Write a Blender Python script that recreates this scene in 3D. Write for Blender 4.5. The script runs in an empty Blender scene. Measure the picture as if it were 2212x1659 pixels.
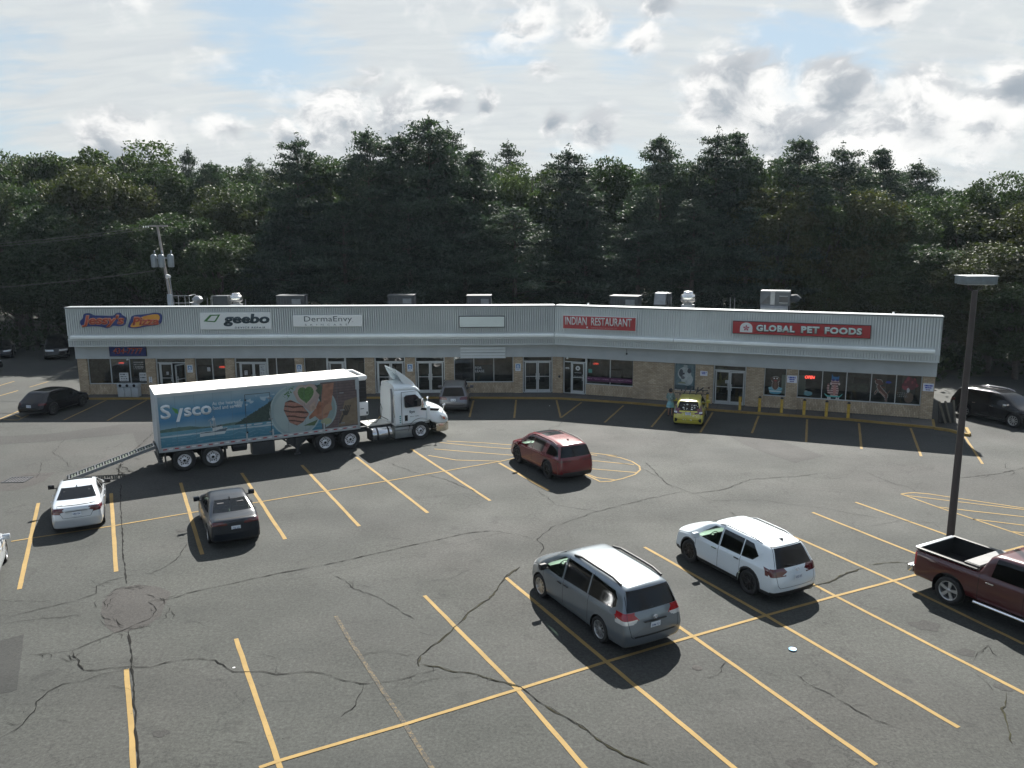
import bpy, bmesh, math, random
import numpy as np
from mathutils import Vector, Matrix
R = math.radians
PI = math.pi
random.seed(7); rng = np.random.default_rng(7)
S = bpy.context.scene
C = S.collection

# ------------------------------------------------------------------ camera
CX, CY, FP = 1106.0, 829.5, 1743.4           # measured in the 2212 px wide view of the photograph
PT, RL, CH = 0.18469, -0.00452, 10.454
cam_d = bpy.data.cameras.new('camera'); cam = bpy.data.objects.new('camera', cam_d); C.objects.link(cam)
cam_d.sensor_width = 36.0; cam_d.lens = 36.0 * FP / 2212.0; cam_d.clip_start = 0.1; cam_d.clip_end = 4000
CRL, SRL = math.cos(RL), math.sin(RL); SPT, CPT = math.sin(PT), math.cos(PT)
right = Vector((CRL, SRL*SPT, SRL*CPT)); up = Vector((-SRL, CRL*SPT, CRL*CPT)); fw = Vector((0, CPT, -SPT))
cam.matrix_world = Matrix(((right.x, up.x, -fw.x, 0), (right.y, up.y, -fw.y, 0), (right.z, up.z, -fw.z, CH), (0, 0, 0, 1)))
S.camera = cam

def ray(px, py):
    x, y = px-CX, -(py-CY)
    x, y = CRL*x - SRL*y, SRL*x + CRL*y
    return Vector((x, FP*CPT + y*SPT, -FP*SPT + y*CPT))
def g(px, py, z=0.0):
    """ground point seen at a position of the photograph (surveying the painted lines and cracks)"""
    d = ray(px, py); t = (z-CH)/d.z
    return (d.x*t, d.y*t)

# ------------------------------------------------------------------ light
SUN = Vector((0.19, 1.12, 1.0)).normalized()
elev = math.asin(SUN.z); az = math.atan2(SUN.x, SUN.y)
sun_d = bpy.data.lights.new('sun', 'SUN'); sun_d.energy = 5.0; sun_d.angle = R(0.5); sun_d.color = (1.0, 0.965, 0.90)
sun = bpy.data.objects.new('sun', sun_d); C.objects.link(sun)
sun.rotation_euler = SUN.to_track_quat('Z', 'Y').to_euler()
S.view_settings.view_transform = 'Standard'; S.view_settings.look = 'None'
S.view_settings.exposure = 1.6; S.view_settings.gamma = 1.0; S.view_settings.use_curve_mapping = False

def build_world():
    w = bpy.data.worlds.new('World'); S.world = w; w.use_nodes = True
    nt = w.node_tree; nt.nodes.clear(); N = nt.nodes.new; L = nt.links.new
    def M(op, a, b=None, c=None, clamp=False):
        n = N('ShaderNodeMath'); n.operation = op; n.use_clamp = clamp
        for i, v in enumerate((a, b, c)):
            if v is None: continue
            if isinstance(v, (int, float)): n.inputs[i].default_value = v
            else: L(v, n.inputs[i])
        return n.outputs[0]
    def V(op, a, b):
        n = N('ShaderNodeVectorMath'); n.operation = op
        for i, v in enumerate((a, b)):
            if isinstance(v, (tuple, Vector)): n.inputs[i].default_value = v
            else: L(v, n.inputs[i])
        return n
    def SS(x, a, b):
        n = N('ShaderNodeMapRange'); n.interpolation_type = 'SMOOTHSTEP'; L(x, n.inputs[0])
        n.inputs[1].default_value = a; n.inputs[2].default_value = b
        return n.outputs[0]
    def noise(vec, scale, detail, rough=.55, dist=0., lac=2.):
        n = N('ShaderNodeTexNoise'); L(vec, n.inputs['Vector']); n.inputs['Scale'].default_value = scale
        n.inputs['Detail'].default_value = detail; n.inputs['Roughness'].default_value = rough
        n.inputs['Distortion'].default_value = dist; n.inputs['Lacunarity'].default_value = lac
        return n.outputs['Fac']
    def mix(f, a, b):
        n = N('ShaderNodeMix'); n.data_type = 'RGBA'; L(f, n.inputs[0]) if not isinstance(f, float) else setattr(n.inputs[0], 'default_value', f)
        for i, v in ((6, a), (7, b)):
            if isinstance(v, tuple): n.inputs[i].default_value = v
            else: L(v, n.inputs[i])
        return n.outputs[2]
    sky = N('ShaderNodeTexSky'); sky.sky_type = 'NISHITA'; sky.sun_disc = False
    sky.sun_elevation = elev; sky.sun_rotation = az; sky.air_density = 1.0; sky.dust_density = .6; sky.ozone_density = 1.5
    tc = N('ShaderNodeTexCoord'); d = V('NORMALIZE', tc.outputs['Generated'], (0, 0, 0)).outputs[0]
    sep = N('ShaderNodeSeparateXYZ'); L(d, sep.inputs[0]); x, y, z = sep.outputs
    cosd = V('DOT_PRODUCT', d, tuple(SUN)).outputs['Value']
    # thin high cloud: streaks on a flat layer
    zz = M('ADD', M('MAXIMUM', z, 0.0), .22)
    cmb = N('ShaderNodeCombineXYZ'); L(M('DIVIDE', x, zz), cmb.inputs[0]); L(M('MULTIPLY', M('DIVIDE', y, zz), 1.7), cmb.inputs[1])
    flat = cmb.outputs[0]
    ci = noise(V('ADD', flat, (3.1, 1.7, 0)).outputs[0], 1.15, 7, .62, .6)
    def dome(px, py, rad, amp):
        return M('MULTIPLY', M('SUBTRACT', 1.0, SS(V('DISTANCE', d, tuple(ray(px, py).normalized())).outputs['Value'], rad*.2, rad)), amp)
    for gp in ((620, 60, .17, .20), (480, 10, .20, .14), (1090, 95, .09, .22), (1330, 110, .06, .14), (1830, 130, .07, .16), (60, 150, .10, .12), (1700, 60, .06, .08), (1690, 140, .05, .12)):
        ci = M('SUBTRACT', ci, dome(*gp))
    for gp in ((760, 90, .12, .12), (400, 220, .25, .14), (1000, 180, .2, .12)):
        ci = M('ADD', ci, dome(*gp))
    rot = N('ShaderNodeMapping'); rot.inputs['Rotation'].default_value = (0, 0, R(-38)); rot.inputs['Scale'].default_value = (2.2, 5.0, 1); L(flat, rot.inputs[0]); fib = noise(rot.outputs[0], 1.5, 6, .62, .9)
    veil = M('ADD', ci, M('MULTIPLY', M('SUBTRACT', fib, .5), .28))
    veil = SS(veil, .27, .52)
    # heaped clouds nearer the horizon
    q = V('MULTIPLY', d, (1.0, 1.0, 1.55)).outputs[0]
    warp = N('ShaderNodeTexNoise'); L(q, warp.inputs['Vector']); warp.inputs['Scale'].default_value = 9.; warp.inputs['Detail'].default_value = 4
    wv = V('SUBTRACT', warp.outputs['Color'], (.5, .5, .5)).outputs[0]
    wsc = N('ShaderNodeVectorMath'); wsc.operation = 'SCALE'; L(wv, wsc.inputs[0]); wsc.inputs['Scale'].default_value = .075
    dw = V('ADD', d, wsc.outputs[0]).outputs[0]; qw = V('ADD', q, wsc.outputs[0]).outputs[0]
    def puff(off, det=9):
        n = noise(V('ADD', qw, off).outputs[0], 7.5, det, .60)
        return M('ADD', M('MULTIPLY', M('SUBTRACT', n, .5), 2.2), .5)
    n0 = noise(V('ADD', q, (5.1, 2.2, 1.0)).outputs[0], 1.7, 2, .5)
    bias = None
    def blob(px, py, rad, amp, dz=0.):
        v = ray(px, py+dz).normalized()
        dist = V('DISTANCE', dw, tuple(v)).outputs['Value']
        return M('MULTIPLY', M('SUBTRACT', 1.0, SS(dist, 0.0, rad)), amp)
    BL_ = ((772, 168, .042, .55), (742, 255, .070, .48), (690, 268, .060, .42), (850, 228, .065, .38), (487, 290, .038, .46), (255, 296, .065, .45), (210, 300, .04, .4),
           (1560, 225, .085, .42), (1640, 250, .085, .45), (1600, 175, .06, .34), (1700, 285, .09, .42), (1810, 190, .055, .42), (2000, 255, .075, .46), (2110, 270, .085, .46), (2195, 175, .05, .50), (2060, 330, .10, .40),
           (1270, 48, .06, .42), (1390, 88, .045, .44), (1190, 160, .042, .42), (1212, 262, .030, .46), (1310, 282, .036, .46), (1895, 2, .06, .42), (1430, 0, .05, .42),
           (1045, 208, .034, .40), (1950, 350, .10, .40), (600, 292, .032, .38), (1150, 50, .06, .3), (950, 205, .05, .28))
    for b in BL_:
        v = blob(*b); bias = v if bias is None else M('MAXIMUM', bias, v)
    low = None     # the shaded undersides sit a little below the middle of each heap
    for b in BL_:
        v = blob(b[0], b[1], b[2]*.80, b[3], b[2]*420); low = v if low is None else M('MAXIMUM', low, v)
    front = SS(y, .35, .75); away = M('MULTIPLY', M('SUBTRACT', n0, .46), M('MULTIPLY', M('SUBTRACT', 1.0, front), 1.6))
    n1 = puff((1.35, .2, .63)); n2 = puff((1.35, .2, .606), 6)
    dens = M('ADD', M('MULTIPLY', M('SUBTRACT', n1, .5), .55), M('ADD', M('MULTIPLY', bias, front), away))
    cmask = SS(dens, .06, .34)
    under = M('ADD', M('MULTIPLY', M('SUBTRACT', n2, .5), .55), M('ADD', M('MULTIPLY', low, front), away))
    core = M('MULTIPLY', SS(under, .17, .62), .95)
    relief = SS(M('SUBTRACT', n2, n1), -.10, .16)
    ph = M('ADD', .36, M('MULTIPLY', SS(cosd, -.4, .80), .64))
    def scaled(rgb, k):
        n = N('ShaderNodeVectorMath'); n.operation = 'SCALE'; n.inputs[0].default_value = rgb; L(M('MULTIPLY', ph, k), n.inputs['Scale']); return n.outputs[0]
    K = 2.80
    white = scaled((.955, 1.0, 1.0), K*.93); bright = scaled((1.0, 1.0, .985), K*1.18); grey = scaled((.66, .755, .85), K*.66); mid = scaled((.92, .96, 1.0), K*.80)
    blue = scaled((.58, .745, .87), K*.86)
    hz = SS(z, .0, .30)
    base = mix(M('ADD', .10, M('MULTIPLY', M('SUBTRACT', 1.0, front), .55)), blue, sky.outputs[0])
    fibw = mix(SS(fib, .30, .70), scaled((.92, .97, 1.0), K*.87), white)
    a = mix(M('ADD', M('MULTIPLY', veil, M('SUBTRACT', .90, M('MULTIPLY', M('SUBTRACT', 1.0, front), .45))), M('MULTIPLY', M('SUBTRACT', 1.0, hz), .10), None, True), base, fibw)
    b = mix(core, mix(relief, bright, mid), grey)
    col = mix(cmask, a, b)
    bg = N('ShaderNodeBackground'); bg.inputs['Strength'].default_value = 0.1; L(col, bg.inputs[0])
    out = N('ShaderNodeOutputWorld'); L(bg.outputs[0], out.inputs[0])
build_world()

# ------------------------------------------------------------------ materials
MATS = {}
def mat(name, col, rough=.5, metal=0., var=.08, nscale=8., bump=0., coat=0., spec=.5, emit=0., trans=0., col2=None, vcol=False):
    if name in MATS: return MATS[name]
    m = bpy.data.materials.new(name); m.use_nodes = True; nt = m.node_tree; N = nt.nodes.new; L = nt.links.new
    p = nt.nodes['Principled BSDF']
    p.inputs['Roughness'].default_value = rough; p.inputs['Metallic'].default_value = metal
    p.inputs['Coat Weight'].default_value = coat; p.inputs['Coat Roughness'].default_value = .04
    p.inputs['Specular IOR Level'].default_value = spec
    tc = N('ShaderNodeTexCoord'); n = N('ShaderNodeTexNoise'); L(tc.outputs['Object'], n.inputs['Vector'])
    n.inputs['Scale'].default_value = nscale; n.inputs['Detail'].default_value = 5; n.inputs['Roughness'].default_value = .65
    mx = N('ShaderNodeMix'); mx.data_type = 'RGBA'
    c2 = col2 if col2 else tuple(max(0, c*(1-var)) for c in col)
    c1 = col if col2 else tuple(min(1, c*(1+var)) for c in col)
    mr = N('ShaderNodeMapRange'); L(n.outputs['Fac'], mr.inputs[0]); mr.inputs[1].default_value = .32; mr.inputs[2].default_value = .68
    L(mr.outputs[0], mx.inputs[0]); mx.inputs[6].default_value = (*c1, 1); mx.inputs[7].default_value = (*c2, 1)
    src = mx.outputs[2]
    if vcol:
        at = N('ShaderNodeAttribute'); at.attribute_name = 'Print'
        mm = N('ShaderNodeMix'); mm.data_type = 'RGBA'; mm.blend_type = 'MULTIPLY'; mm.inputs[0].default_value = 1.
        L(src, mm.inputs[6]); L(at.outputs['Color'], mm.inputs[7]); src = mm.outputs[2]
    L(src, p.inputs['Base Color'])
    if bump:
        b = N('ShaderNodeBump'); b.inputs['Strength'].default_value = bump; b.inputs['Distance'].default_value = .02; L(n.outputs['Fac'], b.inputs['Height']); L(b.outputs[0], p.inputs['Normal'])
    if emit: L(src, p.inputs['Emission Color']); p.inputs['Emission Strength'].default_value = emit
    MATS[name] = m; return m

def glass(name, tint, rough=.02, clear=.3, ior=1.5):
    if name in MATS: return MATS[name]
    m = bpy.data.materials.new(name); m.use_nodes = True; nt = m.node_tree; nt.nodes.clear(); N = nt.nodes.new; L = nt.links.new
    tr = N('ShaderNodeBsdfTransparent'); tr.inputs[0].default_value = (*[c*clear for c in tint], 1)
    gl = N('ShaderNodeBsdfGlossy'); gl.inputs['Roughness'].default_value = rough
    tcn = N('ShaderNodeTexCoord'); nn = N('ShaderNodeTexNoise'); L(tcn.outputs['Object'], nn.inputs['Vector']); nn.inputs['Scale'].default_value = .9
    bb = N('ShaderNodeBump'); bb.inputs['Strength'].default_value = .05; bb.inputs['Distance'].default_value = (.10 if ior > 1.6 else .008); L(nn.outputs['Fac'], bb.inputs['Height']); L(bb.outputs[0], gl.inputs['Normal'])
    fr = N('ShaderNodeFresnel'); fr.inputs[0].default_value = ior
    mx = N('ShaderNodeMixShader'); L(fr.outputs[0], mx.inputs[0]); L(tr.outputs[0], mx.inputs[1]); L(gl.outputs[0], mx.inputs[2])
    o = N('ShaderNodeOutputMaterial'); L(mx.outputs[0], o.inputs[0]); MATS[name] = m; return m

def asphalt_mat(name, base=(.0228, .0250, .0234), light=(.0320, .0343, .0308), red=(.0305, .0292, .0274), seal=False):
    m = bpy.data.materials.new(name); m.use_nodes = True; nt = m.node_tree; N = nt.nodes.new; L = nt.links.new
    p = nt.nodes['Principled BSDF']; tc = N('ShaderNodeTexCoord'); o = tc.outputs['Object']
    def noise(s, d, r=.6, sc=None, dist=0.):
        v = o
        if sc:
            mp = N('ShaderNodeMapping'); mp.inputs['Scale'].default_value = sc; mp.inputs['Rotation'].default_value = (0, 0, R(24)); L(o, mp.inputs[0]); v = mp.outputs[0]
        n = N('ShaderNodeTexNoise'); L(v, n.inputs['Vector']); n.inputs['Scale'].default_value = s; n.inputs['Detail'].default_value = d; n.inputs['Roughness'].default_value = r; n.inputs['Distortion'].default_value = dist
        return n.outputs['Fac']
    def ramp(f, a, b, ca=0., cb=1.):
        r = N('ShaderNodeMapRange'); L(f, r.inputs[0]); r.inputs[1].default_value = a; r.inputs[2].default_value = b; r.inputs[3].default_value = ca; r.inputs[4].default_value = cb; return r.outputs[0]
    def mix(f, a, b, mode='MIX'):
        n = N('ShaderNodeMix'); n.data_type = 'RGBA'; n.blend_type = mode
        if isinstance(f, float): n.inputs[0].default_value = f
        else: L(f, n.inputs[0])
        for i, v in ((6, a), (7, b)):
            if isinstance(v, tuple): n.inputs[i].default_value = (*v, 1)
            else: L(v, n.inputs[i])
        return n.outputs[2]
    c = mix(ramp(noise(.16, 5), .35, .65), base, light)
    c = mix(ramp(noise(.07, 3), .48, .72), c, red)
    # long darker traffic and paving lanes
    c = mix(ramp(noise(.5, 4, .5, (.10, 1.1, 1)), .50, .74, 0., .38), c, tuple(v*.72 for v in base))
    # oil spots and pale scuffs
    c = mix(ramp(noise(1.1, 4), .60, .72, 0., .60), c, tuple(v*.52 for v in base))
    c = mix(ramp(noise(2.3, 5, .7), .62, .76, 0., .45), c, tuple(v*1.7 for v in base))
    # hairline crazing, only in places
    vo = N('ShaderNodeTexVoronoi'); vo.feature = 'DISTANCE_TO_EDGE'; vo.inputs['Scale'].default_value = .55
    wn = N('ShaderNodeTexNoise'); L(o, wn.inputs['Vector']); wn.inputs['Scale'].default_value = 1.4; wn.inputs['Detail'].default_value = 6; wn.inputs['Roughness'].default_value = .7
    vm = N('ShaderNodeVectorMath'); vm.operation = 'SCALE'; L(wn.outputs['Color'], vm.inputs[0]); vm.inputs['Scale'].default_value = 1.1
    va = N('ShaderNodeVectorMath'); va.operation = 'ADD'; L(o, va.inputs[0]); L(vm.outputs[0], va.inputs[1]); L(va.outputs[0], vo.inputs['Vector'])
    ln = ramp(vo.outputs['Distance'], .004, .016, 1., 0.); mk = N('ShaderNodeMath'); mk.operation = 'MULTIPLY'; L(ln, mk.inputs[0]); L(ramp(noise(.22, 3), .50, .62, 0., .75), mk.inputs[1])
    c = mix(mk.outputs[0], c, tuple(v*.35 for v in base))
    # aggregate grain
    c = mix(.8, c, mix(ramp(noise(14, 5, .85), .36, .64), (.56, .56, .56), (1.46, 1.46, 1.44)), 'MULTIPLY')
    c = mix(.9, c, mix(ramp(noise(7, 4, .7), .32, .68), (.78, .78, .78), (1.22, 1.22, 1.22)), 'MULTIPLY')
    L(c, p.inputs['Base Color']); L(ramp(noise(.3, 4), .3, .7, .86, .95), p.inputs['Roughness'])
    p.inputs['Specular IOR Level'].default_value = .36
    b = N('ShaderNodeBump'); b.inputs['Strength'].default_value = .55; b.inputs['Distance'].default_value = .012; L(noise(40, 4, .75), b.inputs['Height'])
    b2 = N('ShaderNodeBump'); b2.inputs['Strength'].default_value = .12; b2.inputs['Distance'].default_value = .05; L(noise(.8, 4, .5), b2.inputs['Height']); L(b2.outputs[0], b.inputs['Normal'])
    L(b.outputs[0], p.inputs['Normal']); MATS[name] = m; return m

def paint_mat(name, col, wear=.5, under=(.036, .034, .029)):
    m = bpy.data.materials.new(name); m.use_nodes = True; nt = m.node_tree; N = nt.nodes.new; L = nt.links.new
    p = nt.nodes['Principled BSDF']; tc = N('ShaderNodeTexCoord')
    def noise(s, d, r=.7):
        n = N('ShaderNodeTexNoise'); L(tc.outputs['Object'], n.inputs['Vector']); n.inputs['Scale'].default_value = s; n.inputs['Detail'].default_value = d; n.inputs['Roughness'].default_value = r; return n.outputs['Fac']
    r = N('ShaderNodeMapRange'); L(noise(9, 8, .85), r.inputs[0]); r.inputs[1].default_value = wear; r.inputs[2].default_value = wear+.12
    r2 = N('ShaderNodeMapRange'); L(noise(1.2, 3), r2.inputs[0]); r2.inputs[1].default_value = .35; r2.inputs[2].default_value = .7
    a = N('ShaderNodeMix'); a.data_type = 'RGBA'; L(r2.outputs[0], a.inputs[0]); a.inputs[6].default_value = (*col, 1); a.inputs[7].default_value = (*[v*.78 for v in col], 1)
    x = N('ShaderNodeMix'); x.data_type = 'RGBA'; L(r.outputs[0], x.inputs[0]); L(a.outputs[2], x.inputs[6]); x.inputs[7].default_value = (*under, 1)
    L(x.outputs[2], p.inputs['Base Color']); p.inputs['Roughness'].default_value = .88; p.inputs['Specular IOR Level'].default_value = .34
    b = N('ShaderNodeBump'); b.inputs['Strength'].default_value = .4; b.inputs['Distance'].default_value = .01; L(noise(40, 3), b.inputs['Height']); L(b.outputs[0], p.inputs['Normal'])
    MATS[name] = m; return m

def brick_mat(name, vertical=False):
    m = bpy.data.materials.new(name); m.use_nodes = True; nt = m.node_tree; N = nt.nodes.new; L = nt.links.new
    p = nt.nodes['Principled BSDF']; tc = N('ShaderNodeTexCoord'); sp_ = N('ShaderNodeSeparateXYZ'); L(tc.outputs['Object'], sp_.inputs[0])
    # run along the wall: the face direction is one of the two horizontal axes of the wall frame
    cb = N('ShaderNodeCombineXYZ'); ad = N('ShaderNodeMath'); ad.operation = 'ADD'; L(sp_.outputs[0], ad.inputs[0]); L(sp_.outputs[1], ad.inputs[1])
    if vertical: L(sp_.outputs[2], cb.inputs[0]); L(ad.outputs[0], cb.inputs[1])
    else: L(ad.outputs[0], cb.inputs[0]); L(sp_.outputs[2], cb.inputs[1])
    br = N('ShaderNodeTexBrick'); L(cb.outputs[0], br.inputs['Vector']); br.inputs['Scale'].default_value = 1.
    br.inputs['Brick Width'].default_value = .22; br.inputs['Row Height'].default_value = .085; br.inputs['Mortar Size'].default_value = .009; br.inputs['Mortar Smooth'].default_value = .3
    br.inputs['Color1'].default_value = (.36, .275, .18, 1); br.inputs['Color2'].default_value = (.50, .40, .28, 1); br.inputs['Mortar'].default_value = (.20, .17, .13, 1); br.inputs['Bias'].default_value = 0
    n = N('ShaderNodeTexNoise'); L(tc.outputs['Object'], n.inputs['Vector']); n.inputs['Scale'].default_value = 1.3; n.inputs['Detail'].default_value = 6
    mr = N('ShaderNodeMapRange'); L(n.outputs['Fac'], mr.inputs[0]); mr.inputs[1].default_value = .3; mr.inputs[2].default_value = .7; mr.inputs[3].default_value = .8; mr.inputs[4].default_value = 1.15
    mx = N('ShaderNodeVectorMath'); mx.operation = 'SCALE'; L(br.outputs['Color'], mx.inputs[0]); L(mr.outputs[0], mx.inputs['Scale']); L(mx.outputs[0], p.inputs['Base Color'])
    p.inputs['Roughness'].default_value = .85
    b = N('ShaderNodeBump'); b.inputs['Strength'].default_value = .6; b.inputs['Distance'].default_value = .01; b.invert = True; L(br.outputs['Fac'], b.inputs['Height']); L(b.outputs[0], p.inputs['Normal'])
    MATS[name] = m; return m

def leaf_mat(name, dark, light, warm, trans=.35):
    m = bpy.data.materials.new(name); m.use_nodes = True; nt = m.node_tree; nt.nodes.clear(); N = nt.nodes.new; L = nt.links.new
    at = N('ShaderNodeAttribute'); at.attribute_name = 'leaf'
    oi = N('ShaderNodeObjectInfo')
    tc = N('ShaderNodeTexCoord'); n = N('ShaderNodeTexNoise'); L(tc.outputs['Object'], n.inputs['Vector']); n.inputs['Scale'].default_value = .45; n.inputs['Detail'].default_value = 4
    def mix(f, a, b):
        x = N('ShaderNodeMix'); x.data_type = 'RGBA'
        L(f, x.inputs[0])
        for i, v in ((6, a), (7, b)):
            if isinstance(v, tuple): x.inputs[i].default_value = (*v, 1)
            else: L(v, x.inputs[i])
        return x.outputs[2]
    def mr(f, a, b, c=0., d=1.):
        x = N('ShaderNodeMapRange'); L(f, x.inputs[0]); x.inputs[1].default_value = a; x.inputs[2].default_value = b; x.inputs[3].default_value = c; x.inputs[4].default_value = d; return x.outputs[0]
    c = mix(at.outputs['Fac'], dark, light)
    c = mix(mr(n.outputs['Fac'], .45, .7, 0, .6), c, warm)
    hs = N('ShaderNodeHueSaturation'); L(c, hs.inputs['Color']); L(mr(oi.outputs['Random'], 0, 1, .475, .525), hs.inputs['Hue']); L(mr(oi.outputs['Random'], 0, 1, 1.2, .75), hs.inputs['Value'])
    di = N('ShaderNodeBsdfPrincipled'); L(hs.outputs[0], di.inputs['Base Color']); di.inputs['Roughness'].default_value = .62; di.inputs['Specular IOR Level'].default_value = .18
    tr = N('ShaderNodeBsdfTranslucent'); ts = N('ShaderNodeVectorMath'); ts.operation = 'MULTIPLY'; L(hs.outputs[0], ts.inputs[0]); ts.inputs[1].default_value = (1.1, 1.35, .55); L(ts.outputs[0], tr.inputs[0])
    ms = N('ShaderNodeMixShader'); ms.inputs[0].default_value = trans; L(di.outputs[0], ms.inputs[1]); L(tr.outputs[0], ms.inputs[2])
    o = N('ShaderNodeOutputMaterial'); L(ms.outputs[0], o.inputs[0]); MATS[name] = m; return m

M_asph = asphalt_mat('asphalt'); M_patch = asphalt_mat('asphalt_patch', (.017, .0172, .0166), (.021, .0212, .020), (.0195, .0185, .018)); M_pold = asphalt_mat('asphalt_old_patch', (.0225, .021, .020), (.027, .0255, .024), (.0255, .0225, .0215))
M_new = asphalt_mat('asphalt_new_patch', (.012, .0135, .013), (.016, .017, .016), (.014, .014, .014))
M_line = paint_mat('yellow_paint', (.225, .150, .050), .565); M_faded = paint_mat('faded_yellow_paint', (.115, .085, .042), .40, (.031, .030, .026))
M_curb = paint_mat('curb_paint', (.24, .16, .045), .56)
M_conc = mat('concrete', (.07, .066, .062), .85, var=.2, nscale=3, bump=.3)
M_brick = brick_mat('buff_brick'); M_brickv = brick_mat('buff_brick_upright', True)
M_corr = mat('ribbed_metal', (.64, .68, .66), .55, 0., .07, .6)
M_trimm = mat('grey_flashing', (.62, .66, .66), .5, 0., .07, 1.)
M_ledge = mat('pale_light_trough', (.80, .84, .81), .5, 0., .08, .8)
M_stucco = mat('grey_stucco_band', (.46, .49, .49), .9, 0., .08, .7, .2)
M_roof = mat('roof_gravel', (.14, .14, .14), .95, 0, .3, 2)
M_alu = mat('aluminium_frame', (.50, .53, .53), .42, .35, .06, 4)
M_alud = mat('dull_aluminium_door', (.42, .43, .40), .5, .2, .1, 4)
M_int = mat('shop_interior', (.16, .17, .165), .9, 0, .5, 1.1)
M_gls = glass('shop_glass', (.62, .70, .64), .015, .75, 2.0)
M_glsd = glass('car_glass_dark', (.02, .026, .026), .07, .10)
M_glsc = glass('car_glass_clear', (.75, .92, .82), .02, .80)
M_blk = mat('black_plastic', (.014, .014, .015), .55, 0, .2, 6)
M_rub = mat('tyre_rubber', (.013, .013, .013), .8, 0, .25, 9, .2)
M_seat = mat('car_seat_cloth', (.045, .045, .048), .9, 0, .2, 6)
M_chr = mat('chrome', (.75, .75, .76), .14, 1., .04, 3)
M_alloy = mat('alloy_rim', (.50, .51, .52), .28, .8, .08, 5)
M_dalloy = mat('dark_alloy_rim', (.045, .043, .042), .35, .6, .1, 5)
M_red = mat('tail_lamp_red', (.30, .006, .010), .12, 0, .15, 9, coat=1.)
M_dred = mat('tail_lamp_dark_red', (.085, .008, .012), .12, 0, .15, 9, coat=1.)
M_clr = mat('lamp_clear', (.62, .63, .63), .1, .3, .1, 8, coat=1.)
M_plate = mat('plate_white', (.62, .66, .70), .45, 0, .05, 9)
M_ink = mat('plate_blue_ink', (.03, .07, .20), .5, 0, .1, 9)
M_gap = mat('panel_gap', (.008, .008, .008), .9, 0, .1, 5)
M_white = mat('white_gloss', (.80, .80, .79), .3, 0, .03, 1.5, coat=.5)
M_steel = mat('galvanised_steel', (.20, .215, .23), .45, .6, .15, 3)
M_dsteel = mat('dark_painted_steel', (.035, .038, .042), .5, .3, .2, 4)
M_hvac = mat('rooftop_unit_paint', (.030, .036, .042), .65, 0, .2, 2, spec=.2)
M_wood = mat('grey_weathered_wood', (.20, .19, .185), .9, 0, .25, 2.5, .3)
M_bark = mat('bark', (.062, .052, .044), .95, 0, .35, 3, .5)
M_print = mat('printed_graphic', (1, 1, 1), .5, 0, .015, 5, vcol=True)
M_pole = mat('brown_lamp_post_paint', (.055, .045, .042), .5, .1, .15, 2)
M_crack = mat('crack_dark', (.006, .006, .0055), .98, 0, .3, 6, spec=.15)
M_moss = mat('crack_moss', (.026, .026, .012), .95, 0, .4, 5, col2=(.017, .015, .010), spec=.15)
M_floor = mat('forest_floor', (.030, .030, .018), .95, 0, .4, .5, .4)

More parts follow.
